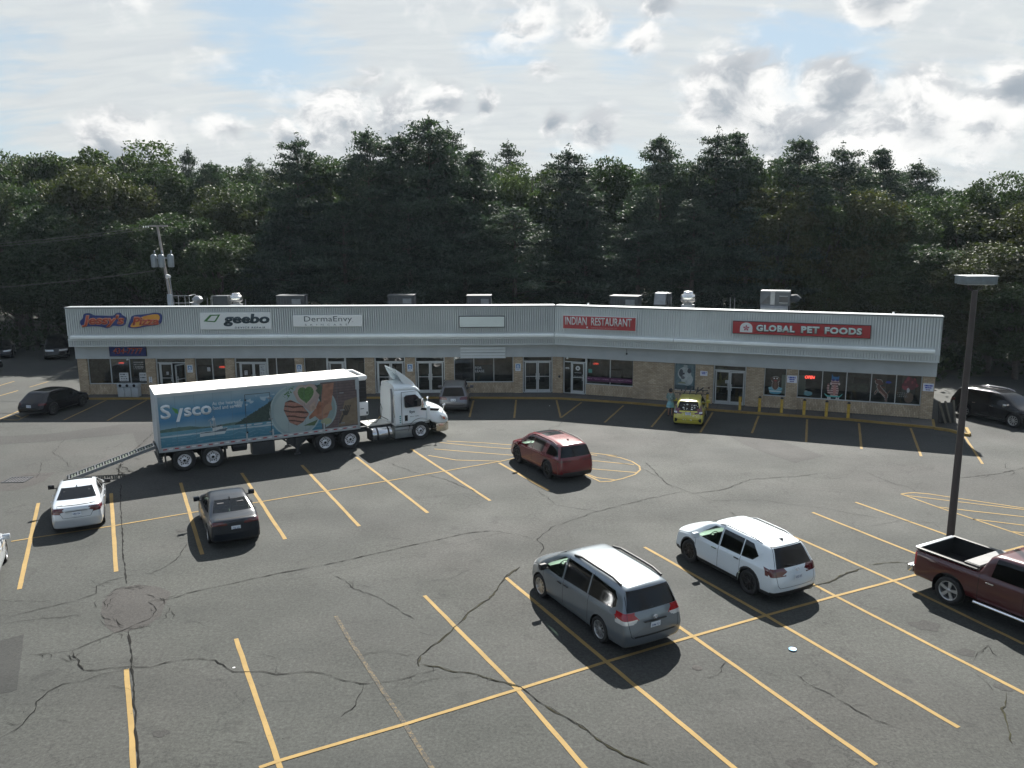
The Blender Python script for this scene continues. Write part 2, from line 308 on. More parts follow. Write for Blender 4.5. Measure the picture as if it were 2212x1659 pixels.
# ------------------------------------------------------------------ mesh helpers
def tag(o, label=None, cat=None, group=None, kind=None):
    if label: o['label'] = label
    if cat: o['category'] = cat
    if group: o['group'] = group
    if kind: o['kind'] = kind
    return o
def empty(name, loc=(0, 0, 0), rz=0., label=None, cat=None, group=None):
    o = bpy.data.objects.new(name, None); o.empty_display_size = .2; C.objects.link(o); o.location = loc; o.rotation_euler = (0, 0, rz)
    return tag(o, label, cat, group)
class MB:
    def __init__(s): s.v = []; s.f = []; s.sm = []
    def add(s, vs, fs, smooth=False):
        o = len(s.v); s.v += [tuple(p) for p in vs]; s.f += [tuple(i+o for i in f) for f in fs]; s.sm += [smooth]*len(fs); return s
    def box(s, x0, x1, y0, y1, z0, z1, rz=0., piv=None):
        vs = [(x, y, z) for z in (z0, z1) for y in (y0, y1) for x in (x0, x1)]
        if rz:
            px, py = piv if piv else ((x0+x1)/2, (y0+y1)/2); c, n = math.cos(rz), math.sin(rz)
            vs = [(px+(x-px)*c-(y-py)*n, py+(x-px)*n+(y-py)*c, z) for x, y, z in vs]
        return s.add(vs, [(0, 2, 3, 1), (4, 5, 7, 6), (0, 1, 5, 4), (2, 6, 7, 3), (0, 4, 6, 2), (1, 3, 7, 5)])
    def tube(s, pts, r, n=8, smooth=True, caps=True):
        pts = [Vector(p) for p in pts]; rs = r if isinstance(r, (list, tuple)) else [r]*len(pts)
        o = len(s.v); vs = []
        for i, p in enumerate(pts):
            t = (pts[min(i+1, len(pts)-1)]-pts[max(i-1, 0)]).normalized()
            a = t.cross(Vector((0, 0, 1)) if abs(t.z) < .9 else Vector((1, 0, 0))).normalized(); b = t.cross(a)
            vs += [p+(a*math.cos(k*2*PI/n)+b*math.sin(k*2*PI/n))*rs[i] for k in range(n)]
        fs = [(i*n+k, i*n+(k+1) % n, (i+1)*n+(k+1) % n, (i+1)*n+k) for i in range(len(pts)-1) for k in range(n)]
        s.add(vs, fs, smooth)
        if caps: s.add(vs[:n], [tuple(range(n))[::-1]]); s.add(vs[-n:], [tuple(range(n))])
        return s
    def lathe(s, prof, axis='z', o=(0, 0, 0), n=20, smooth=True):
        vs = []
        for r_, h in prof:
            for k in range(n):
                a = k*2*PI/n; c, d = r_*math.cos(a), r_*math.sin(a)
                p = {'z': (c, d, h), 'y': (c, h, d), 'x': (h, c, d)}[axis]; vs.append((p[0]+o[0], p[1]+o[1], p[2]+o[2]))
        m = len(prof); fs = [(i*n+k, i*n+(k+1) % n, (i+1)*n+(k+1) % n, (i+1)*n+k) for i in range(m-1) for k in range(n)]
        return s.add(vs, fs, smooth)
    def prism(s, poly, h0, h1, axis='z'):
        """polygon extruded along an axis; poly in the other two"""
        def P(a, b, h): return {'z': (a, b, h), 'y': (a, h, b), 'x': (h, a, b)}[axis]
        n = len(poly); vs = [P(a, b, h0) for a, b in poly]+[P(a, b, h1) for a, b in poly]
        return s.add(vs, [tuple(range(n))[::-1], tuple(range(n, 2*n))]+[(i, (i+1) % n, (i+1) % n+n, i+n) for i in range(n)])
    def mesh(s, name, m=None):
        me = bpy.data.meshes.new(name); me.from_pydata(s.v, [], s.f)
        me.polygons.foreach_set('use_smooth', s.sm)
        bm = bmesh.new(); bm.from_mesh(me); bmesh.ops.recalc_face_normals(bm, faces=bm.faces); bm.to_mesh(me); bm.free()
        if m: me.materials.append(m)
        return me
    def build(s, name, m, parent=None, bevel=0., loc=None, rot=None, seg=2):
        me = s.mesh(name, m)
        if bevel:
            bm = bmesh.new(); bm.from_mesh(me); bmesh.ops.remove_doubles(bm, verts=bm.verts, dist=1e-5)
            es = [e for e in bm.edges if len(e.link_faces) == 2 and e.calc_face_angle(0) > .5]
            bmesh.ops.bevel(bm, geom=es, offset=bevel, segments=seg, affect='EDGES', profile=.6, clamp_overlap=True)
            for f in bm.faces: f.smooth = True
            bm.to_mesh(me); bm.free()
            me.set_sharp_from_angle(angle=R(35))
        return link(name, me, parent, loc, rot)
def link(name, me, parent=None, loc=None, rot=None):
    o = bpy.data.objects.new(name, me); C.objects.link(o)
    if parent: o.parent = parent
    if loc is not None: o.location = loc
    if rot is not None: o.rotation_euler = rot
    return o
def copy_tree(o, parent=None):
    c = o.copy(); C.objects.link(c); c.parent = parent
    for ch in list(o.children): copy_tree(ch, c)
    return c

def text_mesh(txt, width, height, m, bold=0., shear=0., extrude=.004, space=1., bev=0.):
    cu = bpy.data.curves.new('lettering', 'FONT'); cu.body = txt; cu.size = 1.; cu.offset = bold; cu.shear = shear; cu.extrude = 0; cu.space_character = space; cu.resolution_u = 3; cu.space_line = .95
    ob = bpy.data.objects.new('tmp', cu); me = bpy.data.meshes.new_from_object(ob); bpy.data.objects.remove(ob)
    n = len(me.vertices); co = np.empty(n*3); me.vertices.foreach_get('co', co); co = co.reshape(-1, 3)
    lo, hi = co.min(0), co.max(0); co[:, 0] = (co[:, 0]-(lo[0]+hi[0])/2)*width/(hi[0]-lo[0]); co[:, 1] = (co[:, 1]-(lo[1]+hi[1])/2)*height/(hi[1]-lo[1])
    me.vertices.foreach_set('co', co.ravel())
    bm = bmesh.new(); bm.from_mesh(me); bmesh.ops.remove_doubles(bm, verts=bm.verts, dist=1e-6)
    r_ = bmesh.ops.extrude_face_region(bm, geom=list(bm.faces)); bmesh.ops.translate(bm, verts=[v for v in r_['geom'] if isinstance(v, bmesh.types.BMVert)], vec=(0, 0, extrude))
    bmesh.ops.recalc_face_normals(bm, faces=bm.faces); bm.to_mesh(me); bm.free()
    me.materials.clear(); me.materials.append(m); return me
# text lies in XY facing +Z; stand it up on a wall whose outward normal is -Y (local frame of a wing)
UPR = (R(90), 0, 0)

def inpoly(X, Y, poly):
    ins = np.zeros(X.shape, bool); n = len(poly)
    for i in range(n):
        x1, y1 = poly[i]; x2, y2 = poly[(i+1) % n]
        c = ((y1 > Y) != (y2 > Y)) & (X < (x2-x1)*(Y-y1)/((y2-y1) if y2 != y1 else 1e-9)+x1); ins ^= c
    return ins
def vnoise(X, Y, s, seed=0):
    r0 = np.random.default_rng(seed).random((64, 64)); x = X*s; y = Y*s
    xi = np.floor(x).astype(int); yi = np.floor(y).astype(int); fx = x-xi; fy = y-yi; fx = fx*fx*(3-2*fx); fy = fy*fy*(3-2*fy)
    A = lambda i, j: r0[(xi+i) % 64, (yi+j) % 64]
    return (A(0, 0)*(1-fx)+A(1, 0)*fx)*(1-fy)+(A(0, 1)*(1-fx)+A(1, 1)*fx)*fy
def print_mesh(name, w, h, nx, ny, fn):
    """a flat printed sheet in local XZ (x 0..w, z 0..h) facing -Y, coloured per cell by fn(X, Z) -> rgb, alpha"""
    xs = np.linspace(0, w, nx+1); zs = np.linspace(0, h, ny+1)
    X, Z = np.meshgrid((xs[1:]+xs[:-1])/2, (zs[1:]+zs[:-1])/2); rgb, al = fn(X, Z)
    gx, gz = np.meshgrid(xs, zs); V = np.stack([gx.ravel(), np.zeros(gx.size), gz.ravel()], 1)
    i, j = np.meshgrid(np.arange(nx), np.arange(ny)); a = (j*(nx+1)+i)
    F = np.stack([a, a+1, a+nx+2, a+nx+1], -1).reshape(-1, 4)
    keep = (al.ravel() > .5); F = F[keep]; col = rgb.reshape(-1, 3)[keep]
    used, inv = np.unique(F, return_inverse=True); V = V[used]; F = inv.reshape(-1, 4)
    me = bpy.data.meshes.new(name); me.from_pydata(V.tolist(), [], F.tolist())
    ca = me.color_attributes.new('Print', 'FLOAT_COLOR', 'CORNER')
    c4 = np.ones((len(F), 4)); c4[:, :3] = np.clip(col, 0, 1); ca.data.foreach_set('color', np.repeat(c4, 4, 0).ravel())
    me.materials.append(M_print); return me
def paint(img, mask, col, al=None):
    img[mask] = col
    if al is not None: al[mask] = 1

# ================================================================== ground, paving, markings
def sheet(name, poly, z, m, parent=None, kind=None, label=None):
    me = bpy.data.meshes.new(name); me.from_pydata([(x, y, z) for x, y in poly], [], [tuple(range(len(poly)))]); me.materials.append(m)
    me.flip_normals() if me.polygons[0].normal.z < 0 else None
    o = link(name, me, parent); return tag(o, label, None, None, kind)
ground = sheet('ground', [(-1500, -400), (1500, -400), (1500, 2500), (-1500, 2500)], -.03, M_floor, kind='structure', label='dark leaf-littered ground under and beyond the woods')
lot = sheet('parking_lot', [(-70, -30), (75, -30), (75, 62), (34, 58), (28, 62), (-30, 67), (-34, 76), (-70, 76)], 0, M_asph, kind='structure', label='grey cracked asphalt parking lot in front of the shops')

def strip_mesh(pts, w, z, name, m, taper=False, wv=0.):
    vs, fs = [], []
    for i, p in enumerate(pts):
        a = Vector(pts[max(i-1, 0)]); b = Vector(pts[min(i+1, len(pts)-1)]); t = (b-a).normalized(); n = Vector((-t.y, t.x))
        ww = w*(1+wv*(random.random()-.5)*2); 
        if taper and i in (0, len(pts)-1): ww *= .15
        q = Vector(p); vs += [(*(q+n*ww/2), z), (*(q-n*ww/2), z)]
    for i in range(len(pts)-1): fs.append((2*i, 2*i+1, 2*i+3, 2*i+2))
    me = bpy.data.meshes.new(name); me.from_pydata(vs, [], fs)
    if me.polygons and me.polygons[0].normal.z < 0: me.flip_normals()
    me.materials.append(m); return me
ZL = [.008]
def pline(pts, w=.115, m=None, z=None):
    pts = [g(*p) for p in pts]
    # subdivide with tiny waviness so the hand painted edge is not ruler straight
    out = [pts[0]]
    for a, b in zip(pts[:-1], pts[1:]):
        n = max(1, int(math.dist(a, b)/.5))
        for k in range(1, n+1):
            f = k/n; j = .006 if k < n else 0
            out.append((a[0]+(b[0]-a[0])*f+random.uniform(-j, j), a[1]+(b[1]-a[1])*f+random.uniform(-j, j)))
    zz = ZL[0] if z is None else z
    return link('painted_line', strip_mesh(out, w, zz, 'painted_line', m or M_line, wv=.05), lot)

# left double row
for l in ([(83, 1087), (42, 1273)], [(240, 1066), (251, 1235)], [(390, 1043), (437, 1198)], [(522, 1022), (616, 1165)], [(652, 1005), (776, 1137)],
          [(770, 988), (924, 1108)], [(888, 970), (1059, 1082)], [(1078, 1000), (1185, 1060)]): pline(l, .13, z=.008)
pline([(24, 1170), (59.9, 1164.2), (249.5, 1135.6), (410, 1108.2), (560, 1084.8), (704, 1061), (835, 1039.5), (961, 1018), (1080, 997), (1112, 990)], .085, z=.012)
# hatched island behind the red SUV
def RS(x, y): return ((1450+x/5.53)/1.38879, (1250+y/5.53)/1.38879)
for l in ([(965, 953), RS(0, 436), RS(480, 472), RS(1000, 515), RS(1730, 598), RS(2212, 650), (1310, 984), (1340, 989), (1365, 997), (1381, 1007), (1383, 1015), (1372, 1025), (1345, 1034), (1318, 1040), (1297, 1041), RS(1940, 1082), RS(1640, 930)],
          [(950, 956), RS(0, 503), RS(480, 535)], [(938, 970), RS(0, 605), RS(500, 642)], [(925, 984), (985, 994), RS(300, 742)], [RS(1730, 622), (1290, 984)],
          [RS(1725, 735), (1290, 996), (1370, 1004)], [RS(1725, 858), (1290, 1014), (1375, 1021)], [RS(1740, 960), (1288, 1032), (1330, 1037)]): pline(l, .085, z=.008)
# right double row
for l in ([(917, 1287), (1118, 1490), (1275, 1673)], [(1093, 1248), (1310, 1430), (1605, 1675)], [(1300, 1237), (1497, 1375), (1893, 1653)], [(1392, 1182), (1655, 1330), (2071, 1572)],
          [(1560, 1160), (1805, 1288), (2240, 1512)], [(1640, 1130), (1740, 1170), (1930, 1255), (2060, 1318), (2212, 1392)], [(1755, 1107), (1980, 1197), (2212, 1290)], [(1848, 1085), (2035, 1152), (2212, 1213)]): pline(l, .115, z=.008)
pline([(725, 1331), (760, 1390), (875, 1565), (945, 1680)], .105, M_faded, z=.007)
pline([(510, 1380), (600, 1645), (606, 1662)], .115, z=.008); pline([(273, 1446), (283, 1560), (289, 1668)], .115, z=.008)
pline([(560, 1659), (600, 1645), (875, 1565), (1118, 1490), (1310, 1430), (1497, 1375), (1655, 1330), (1805, 1288), (1930, 1255), (2060, 1221), (2212, 1180)], .10, z=.012)
def R5(x, y): return ((2600+x/2.765)/1.38879, (1400+y/2.765)/1.38879)
for l in ([R5(285, 228), R5(600, 340), R5(900, 440), R5(1305, 575)], [R5(285, 228), R5(340, 220), R5(400, 217), R5(520, 228), R5(900, 285), R5(1305, 345), (2260, 1096)], [R5(330, 240), R5(700, 285), R5(1305, 357), (2260, 1103)],
          [R5(590, 335), R5(900, 372), R5(1305, 417), (2260, 1120)], [R5(880, 435), R5(1305, 487), (2260, 1142)], [R5(1210, 540), R5(1340, 556)]): pline(l, .085, z=.008)
# bays along the shops
def z1(x, y): return ((x/2.765)/1.38879, (850+y/2.765)/1.38879)
def z3(x, y): return ((900+x/3.687)/1.38879, (850+y/3.687)/1.38879)
def z4(x, y): return ((1300+x/3.687)/1.38879, (850+y/3.687)/1.38879)
def z5(x, y): return ((1800+x/3.687)/1.38879, (850+y/3.687)/1.38879)
def z6(x, y): return ((2200+x/3.16)/1.38879, (850+y/3.16)/1.38879)
def z8(x, y): return ((2800+x/5.926)/1.38879, (1120+y/5.926)/1.38879)
def z7(x, y): return ((x/7.9)/1.38879, (1120+y/7.9)/1.38879)
for l in ([z1(880, 970), z1(530, 1135)], [z1(1215, 970), z1(890, 1140)], [z1(1500, 990), z1(1260, 1140)], [z3(1030, 1290), z3(870, 1500)], [z4(445, 1297), z4(400, 1480)], [z4(915, 1290), z4(895, 1490)],
          [z4(1362, 1292), z4(1410, 1490)], [z4(1640, 1317), z4(1412, 1488)], [z5(260, 1352), z5(50, 1540)], [z5(735, 1390), z5(570, 1590)], [z5(1245, 1430), z5(1110, 1650)],
          [z5(1755, 1467), z5(1680, 1659)], [z6(700, 1290), z6(690, 1505)], [z6(1190, 1327), z6(1215, 1570)], [z6(1680, 1372), z6(1780, 1640)], [z8(560, 1130), z8(875, 1612)],
          [z7(430, 410), z7(-150, 575)], [z7(340, 190), z7(-100, 320)], [z7(1150, 195), z7(700, 330)], [z7(590, 835), z7(-20, 1090)], [z7(370, 990), z7(520, 1060), z7(680, 990)], [z7(80, 1100), z7(430, 1110), z7(520, 1065)]): pline(l, .115, z=.008)
# asphalt patches
def patch(poly, m, name='asphalt_patch'):
    P = [g(*p) for p in poly]; out = []
    for a, b in zip(P, P[1:]+P[:1]):
        n = max(1, int(math.dist(a, b)/.35))
        for k in range(n):
            f = k/n; out.append((a[0]+(b[0]-a[0])*f+random.uniform(-.02, .02), a[1]+(b[1]-a[1])*f+random.uniform(-.02, .02)))
    return sheet(name, out, .004, m, lot)
patch([(-20, 962), (-20, 944), (120, 936), (275, 915), (372, 913), (380, 917), (400, 966), (304, 979), (287, 936), (200, 945), (100, 954)], M_patch)
patch([(1566, 936), (1612, 940), (1700, 957), (1782, 985), (1716, 1000), (1650, 978), (1600, 957)], M_patch)
patch([(-12, 1388), (52, 1370), (49, 1400), (38, 1490), (28, 1494), (-12, 1501)], M_new)
ph = patch([(222, 1298), (250, 1272), (300, 1262), (345, 1268), (372, 1280), (352, 1312), (348, 1330), (318, 1352), (280, 1362), (245, 1368), (228, 1352), (220, 1325)], M_pold)
patch([(0, 1038), (60, 1022), (120, 1020), (95, 1040), (40, 1058), (0, 1062)], M_pold)
for cx, cy, r_ in ((2085, 1410, 14), (2000, 1352, 22), (1728, 1652, 14), (347, 1585, 10), (392, 1146, 12), (2170, 1485, 12)):
    x, y = g(cx, cy) if cy < 1659 else g(cx, 1640); k = .012*r_
    sheet('oil_stain', [(x+k*(1.5+.3*math.sin(3*a))*math.cos(a), y+k*(1.1+.25*math.cos(5*a))*math.sin(a)) for a in [i*2*PI/22 for i in range(22)]], .005, M_patch, lot)

# cracks: narrow open joints, jagged
def BL(x, y): return (x*.3255, 1224.1+y*.3255)
def BM(x, y): return (720.05+x*.3255, 1224.1+y*.3255)
def BR(x, y): return (1440.1+x*.349, 1224.1+y*.349)
def Z2_(x, y): return ((x/2.765)/1.38879, (1380+y/2.765)/1.38879)
cv, cf = [], []; mv, mf = [], []
def crack(pts, w=.022, moss=False, jit=.042, z=.016):
    P = [g(*p) for p in pts]; out = [P[0]]; 
    for a, b in zip(P[:-1], P[1:]):
        n = max(1, int(math.dist(a, b)/.16)); wob = 0
        for k in range(1, n+1):
            f = k/n; wob = .6*wob+random.uniform(-jit, jit) if k < n else 0
            d = Vector((b[0]-a[0], b[1]-a[1])).normalized()
            out.append((a[0]+(b[0]-a[0])*f-d.y*wob, a[1]+(b[1]-a[1])*f+d.x*wob))
    V_, F_ = (mv, mf) if moss else (cv, cf)
    o = len(V_)
    for i, p in enumerate(out):
        a = Vector(out[max(i-1, 0)]); b = Vector(out[min(i+1, len(out)-1)]); t = (b-a).normalized(); n = Vector((-t.y, t.x))
        ww = w*.58*random.uniform(.2, 1.9)*(.2 if i in (0, len(out)-1) else 1)
        q = Vector(p); V_ += [(*(q+n*ww/2), z), (*(q-n*ww/2), z)]
    F_ += [(o+2*i, o+2*i+1, o+2*i+3, o+2*i+2) for i in range(len(out)-1)]
def branchy(pts, w=.022, moss=False, k=4):
    crack(pts, w, moss)
    for _ in range(k):
        i = random.randrange(len(pts)-1); f = random.random(); x = pts[i][0]+(pts[i+1][0]-pts[i][0])*f; y = pts[i][1]+(pts[i+1][1]-pts[i][1])*f
        a = random.uniform(0, 2*PI); L_ = random.uniform(12, 45)
        crack([(x, y), (x+math.cos(a)*L_*.5, y+math.sin(a)*L_*.2), (x+math.cos(a+.5)*L_, y+math.sin(a+.5)*L_*.45)], w*.6)
branchy([BL(*p) for p in ((0, 1140), (150, 1050), (230, 960), (240, 900), (320, 830), (420, 780), (560, 760), (700, 710), (850, 680))], .03)
branchy([BL(*p) for p in ((550, 690), (850, 665), (1000, 670), (1200, 620), (1430, 622), (1550, 700), (1700, 698), (1880, 715), (2050, 700), (2180, 722))], .034)
branchy([BL(*p) for p in ((160, 592), (350, 575), (480, 560), (620, 500), (760, 440), (850, 410), (990, 350), (1040, 290), (980, 235), (1180, 190))], .028, k=7)
branchy([BL(*p) for p in ((480, 560), (510, 610), (520, 650), (560, 690))], .05, k=6)
branchy([BL(*p) for p in ((0, 320), (70, 335), (200, 300), (480, 235), (640, 180), (640, 130), (720, 95), (860, 60), (1000, 45), (1100, 0), (1180, -60), (1240, -150))], .026, k=8)
branchy([BL(*p) for p in ((0, 385), (280, 345), (420, 340), (520, 320))], .02, k=8)
crack([BL(*p) for p in ((0, 230), (200, 228), (350, 232))], .014)
crack([BL(*p) for p in ((852, 430), (870, 560), (880, 700), (890, 860), (900, 1000), (908, 1150), (915, 1340))], .06, jit=.02)
crack([Z2_(*p) for p in ((1000, 200), (1000, 370), (1010, 550), (1020, 750), (1035, 900), (1050, 1030))], .045, jit=.02)
branchy([Z2_(*p) for p in ((1000, 30), (985, 80), (1000, 130))], .07, k=9)
crack([BL(1180, 190), BL(1600, 100), BL(1850, 45), BL(2110, 0), (780, 1203), (900, 1176), (1010, 1152), (1060, 1147)], .042, jit=.015)
crack([BL(1040, 232), BL(1180, 202), BL(1230, 185)], .03)
for k in range(26):
    a = random.uniform(0, 2*PI); rr = random.uniform(.75, 1.1); x = 292+75*rr*math.cos(a); y = 1316+46*rr*math.sin(a); b = a+PI/2+random.uniform(-.5, .5)
    crack([(x, y), (x+20*math.cos(b), y+11*math.sin(b)), (x+36*math.cos(b+.3), y+19*math.sin(b+.3))], .02)
for k in range(16):   # crumbled pothole rims
    x = random.uniform(262, 300); y = 1268+random.uniform(-4, 5); crack([(x, y), (x+random.uniform(8, 16), y+random.uniform(-4, 4))], .07)
for k in range(10):
    x = random.uniform(276, 318); y = 1362-(x-276)*.28+random.uniform(-3, 3); crack([(x, y), (x+random.uniform(8, 15), y-random.uniform(0, 5))], .08)
branchy([BM(*p) for p in ((0, 60), (80, 90), (140, 150), (260, 190), (370, 250), (470, 315), (540, 350))], .026)
pts = [BM(*p) for p in ((1240, 0), (1140, 70), (1070, 170), (1030, 220), (920, 290), (800, 405), (750, 455), (650, 530), (580, 590), (560, 640), (570, 665))]
crack(pts, .06, True, .04, .014); crack(pts, .03, False, .05)
pts = [BM(*p) for p in ((590, 650), (700, 665), (800, 700), (960, 718), (1080, 760), (1240, 800), (1320, 860), (1400, 920), (1560, 1010), (1690, 1090), (1790, 1170), (1930, 1255), (2100, 1320))]
crack(pts, .05, True, .04, .014); branchy(pts, .026)
branchy([BM(*p) for p in ((0, 735), (200, 780), (400, 760), (560, 715), (700, 680))], .028)
crack([BM(*p) for p in ((200, 780), (150, 920), (50, 1000))], .022); crack([BM(*p) for p in ((400, 760), (560, 775), (700, 742), (880, 730))], .014); crack([BM(*p) for p in ((0, 635), (160, 600), (330, 565), (400, 545))], .022)
crack([BM(*p) for p in ((430, 575), (480, 592), (560, 586))], .018); crack([BM(*p) for p in ((620, 100), (780, 80), (900, 20), (1120, 15))], .012)
branchy([BR(*p) for p in ((790, 665), (850, 710), (970, 770), (1130, 860), (1280, 950), (1400, 990), (1480, 1020))], .024)
pts = [BR(*p) for p in ((840, 150), (900, 120), (1000, 100), (1100, 50), (1220, 10))]; crack(pts, .07, True, .05, .014); branchy(pts, .03)
crack([BR(*p) for p in ((370, 590), (340, 650), (265, 690), (220, 685))], .018)
branchy([BR(*p) for p in ((1905, 580), (1950, 520), (1990, 490), (2050, 560))], .022)
crack([BR(*p) for p in ((2100, 780), (2070, 880), (2110, 980), (2140, 1100))], .05, True)
crack([BR(*p) for p in ((1880, 640), (2000, 740), (2060, 800))], .012)
crack([(1395, 1000), (1440, 1045), (1480, 1060), (1500, 1066), (1560, 1058), (1620, 1036), (1720, 1030), (1790, 1020)], .03)
crack([(1483, 1062), (1400, 1077), (1290, 1105), (1190, 1140), (1160, 1165), (1175, 1185), (1163, 1200)], .026); crack([(1483, 1062), (1540, 1082), (1640, 1080), (1790, 1100), (1900, 1120)], .014)
crack([(1060, 1147), (1120, 1155), (1150, 1165)], .02); crack([(1262, 982), (1300, 990), (1380, 1010), (1425, 1030)], .02)
crack([RS(1300, 80), RS(1240, 160), RS(1110, 185), RS(1100, 240), RS(1160, 260)], .022); crack([RS(0, 120), RS(400, 75)], .014); crack([RS(1160, 165), RS(1600, 105)], .012)
crack([(840, 1000), (890, 1020), (960, 1035), (1000, 1052), (1030, 1062)], .026); crack([(1160, 1060), (1200, 1090), (1290, 1105)], .018)
crack([Z2_(340, 20), Z2_(330, 110), Z2_(300, 160)], .02); crack([Z2_(0, 190), Z2_(220, 130), Z2_(380, 128), Z2_(640, 75)], .028)
branchy([z1(*p) for p in ((540, 1290), (470, 1380), (440, 1410), (560, 1480), (570, 1530))], .02)
branchy([z1(*p) for p in ((1270, 1240), (1180, 1330), (1020, 1440), (1000, 1530), (980, 1600))], .05, k=8)
crack([(0, 1117), (60, 1108), (200, 1100)], .014); crack([R5(0, 50), R5(120, 100), R5(240, 150), R5(330, 165), R5(420, 215)], .02)
branchy([R5(760, 95), R5(950, 75), R5(1100, 60), R5(1300, 10)], .04); crack([R5(0, 500), R5(100, 485), R5(300, 450), R5(640, 470)], .018)
crack([R5(0, 820), R5(150, 800), R5(260, 795), R5(400, 805)], .05, True); crack([(1100, 1148), (1020, 1170), (900, 1200), (700, 1240), (560, 1262)], .010)
pts = [(1575, 1105), (1597, 1120), (1592, 1140), (1600, 1165)]; crack(pts, .02)
for k in range(34):
    x = random.uniform(20, 2190); y = random.uniform(960, 1640); a = random.uniform(-.5, .6)
    crack([(x, y), (x+28, y+14*a), (x+55, y+30*a+random.uniform(-8, 8))], .011)
def rawmesh(name, v, f, m, parent=None, kind=None, smooth=False):
    me = bpy.data.meshes.new(name); me.from_pydata(v, [], f); me.materials.append(m)
    if smooth: me.polygons.foreach_set('use_smooth', [True]*len(f))
    return tag(link(name, me, parent), kind=kind)
rawmesh('crack', cv, cf, M_crack, lot, 'stuff'); rawmesh('mossy_crack', mv, mf, M_moss, lot, 'stuff')
# grit, pebbles and small litter on the asphalt
gb = MB()
for k in range(900):
    x = random.uniform(-24, 20); y = random.uniform(11, 45); r_ = random.uniform(.006, .016); a = random.uniform(0, 3)
    gb.add([(x+r_*math.cos(a+i*2.1), y+r_*math.sin(a+i*2.1), .004) for i in range(3)]+[(x, y, .004+r_*.7)], [(0, 1, 3), (1, 2, 3), (2, 0, 3)])
gb.build('loose_grit', M_pold).parent = lot; bpy.data.objects['loose_grit']['kind'] = 'stuff'
sx, sy = g(1712, 1404)
b = MB(); b.lathe([(.0, .012), (.05, .012), (.095, .016), (.10, .03), (.09, .026), (.05, .02), (0, .02)], n=16)
tag(b.build('plastic_lid', mat('blue_plastic', (.12, .30, .48), .35), loc=(sx, sy, 0), rot=(0, 0, .3)), 'crushed light blue plastic lid lying on the open asphalt', 'litter')
for i, (px, py, lb) in enumerate(((505, 1443, 'white paper scrap near the faded stall line'), (2147, 1215, 'white scrap near the white SUV rear bumper'), (1187, 877, 'white scrap in the shaded bay before the bend in the shops'), (1593, 1167, 'white crumpled napkin in the shade beside the yellow hatchback'), (1637, 1196, 'white scrap'))[:3]):
    x, y = g(px, py); bb = MB(); bb.add([(-.03, -.018, .01), (.03, -.02, .013), (.034, .018, .02), (-.024, .02, .012)], [(0, 1, 2, 3)]); bb.add([(-.03, -.018, .008), (.03, -.02, .009), (.034, .018, .010), (-.024, .02, .009)], [(3, 2, 1, 0)])
    tag(bb.build('paper_scrap', M_white, loc=(x, y, 0)), lb+' on the asphalt', 'litter', 'scraps of paper on the lot')

# storm drain grates and small covers
def drain(px, py, rz, lb, k=1.):
    x, y = g(px, py); e = empty('storm_drain', (x, y, 0), rz, lb, 'drain', 'storm drains in the lot')
    f = MB()
    for a in ((-.42, .42, -.36, -.30), (-.42, .42, .30, .36), (-.42, -.36, -.30, .30), (.36, .42, -.30, .30)): f.box(*[v*k for v in a], .002, .028)
    f.build('frame', M_dsteel, e); sheet('sump', [(-.36*k, -.3*k), (.36*k, -.3*k), (.36*k, .3*k), (-.36*k, .3*k)], .006, M_gap, e)
    bm0 = None
    for i in range(6):
        q = MB(); q.box((-.30+i*.115)*k, (-.26+i*.115)*k, -.298*k, .298*k, .008, .024); me = q.mesh('grate_bar', mat('grate_iron', (.10, .10, .11), .5, .5, .2, 5)); link('grate_bar', me, e)
drain(38, 1037, R(3), 'square iron storm drain grate in a sunken patch near the white sedan', 1.15)
for px, py, lb, m_ in ((1506, 1443, 'small round pale cover in the stall behind the silver minivan', M_pold), (392, 1147, 'small round dark cover behind the dark sedan', M_patch)):
    x, y = g(px, py); b = MB(); b.lathe([(0, .012), (.10, .012), (.115, .009), (.13, .004)], n=20); e = b.build('access_cover', m_, loc=(x, y, 0)); tag(e, lb, 'manhole cover', 'round covers set in the asphalt')

# ================================================================== the plaza
A0 = Vector((-28.44, 52.2)); B0 = Vector((2.9, 52.2)); RA = R(-21.4796); LL_, LR_ = 31.34, 22.15
WING = {'L': (A0, 0.), 'R': (B0, RA)}
def wp(w, s, y=0, z=0):
    o, a = WING[w]; return (o.x+s*math.cos(a)-y*math.sin(a), o.y+s*math.sin(a)+y*math.cos(a), z)
plaza = empty('shopping_plaza', (0, 52, 0), 0, 'long single-storey strip of shops with ribbed grey metal fascia and buff brick piers', 'building')
class Part:
    pass
def wb(w, mb, name, m, parent=None, bevel=0., **k):
    """part in the frame of a wing"""
    me_o = mb.build(name, m, None, bevel, **k); o, a = WING[w]
    W_ = Matrix.Translation((o.x, o.y, 0)) @ Matrix.Rotation(a, 4, 'Z')
    me_o.parent = parent or plaza
    me_o.matrix_parent_inverse = Matrix.Identity(4); me_o.matrix_basis = (pinv(parent or plaza)) @ W_ @ me_o.matrix_basis
    return me_o
def pworld(o):
    m = o.matrix_basis.copy()
    return pworld(o.parent) @ m if o.parent else (Matrix.Translation(o.location) @ Matrix.Rotation(o.rotation_euler.z, 4, 'Z') if o.type == 'EMPTY' else m)
def pinv(o): return pworld(o).inverted()

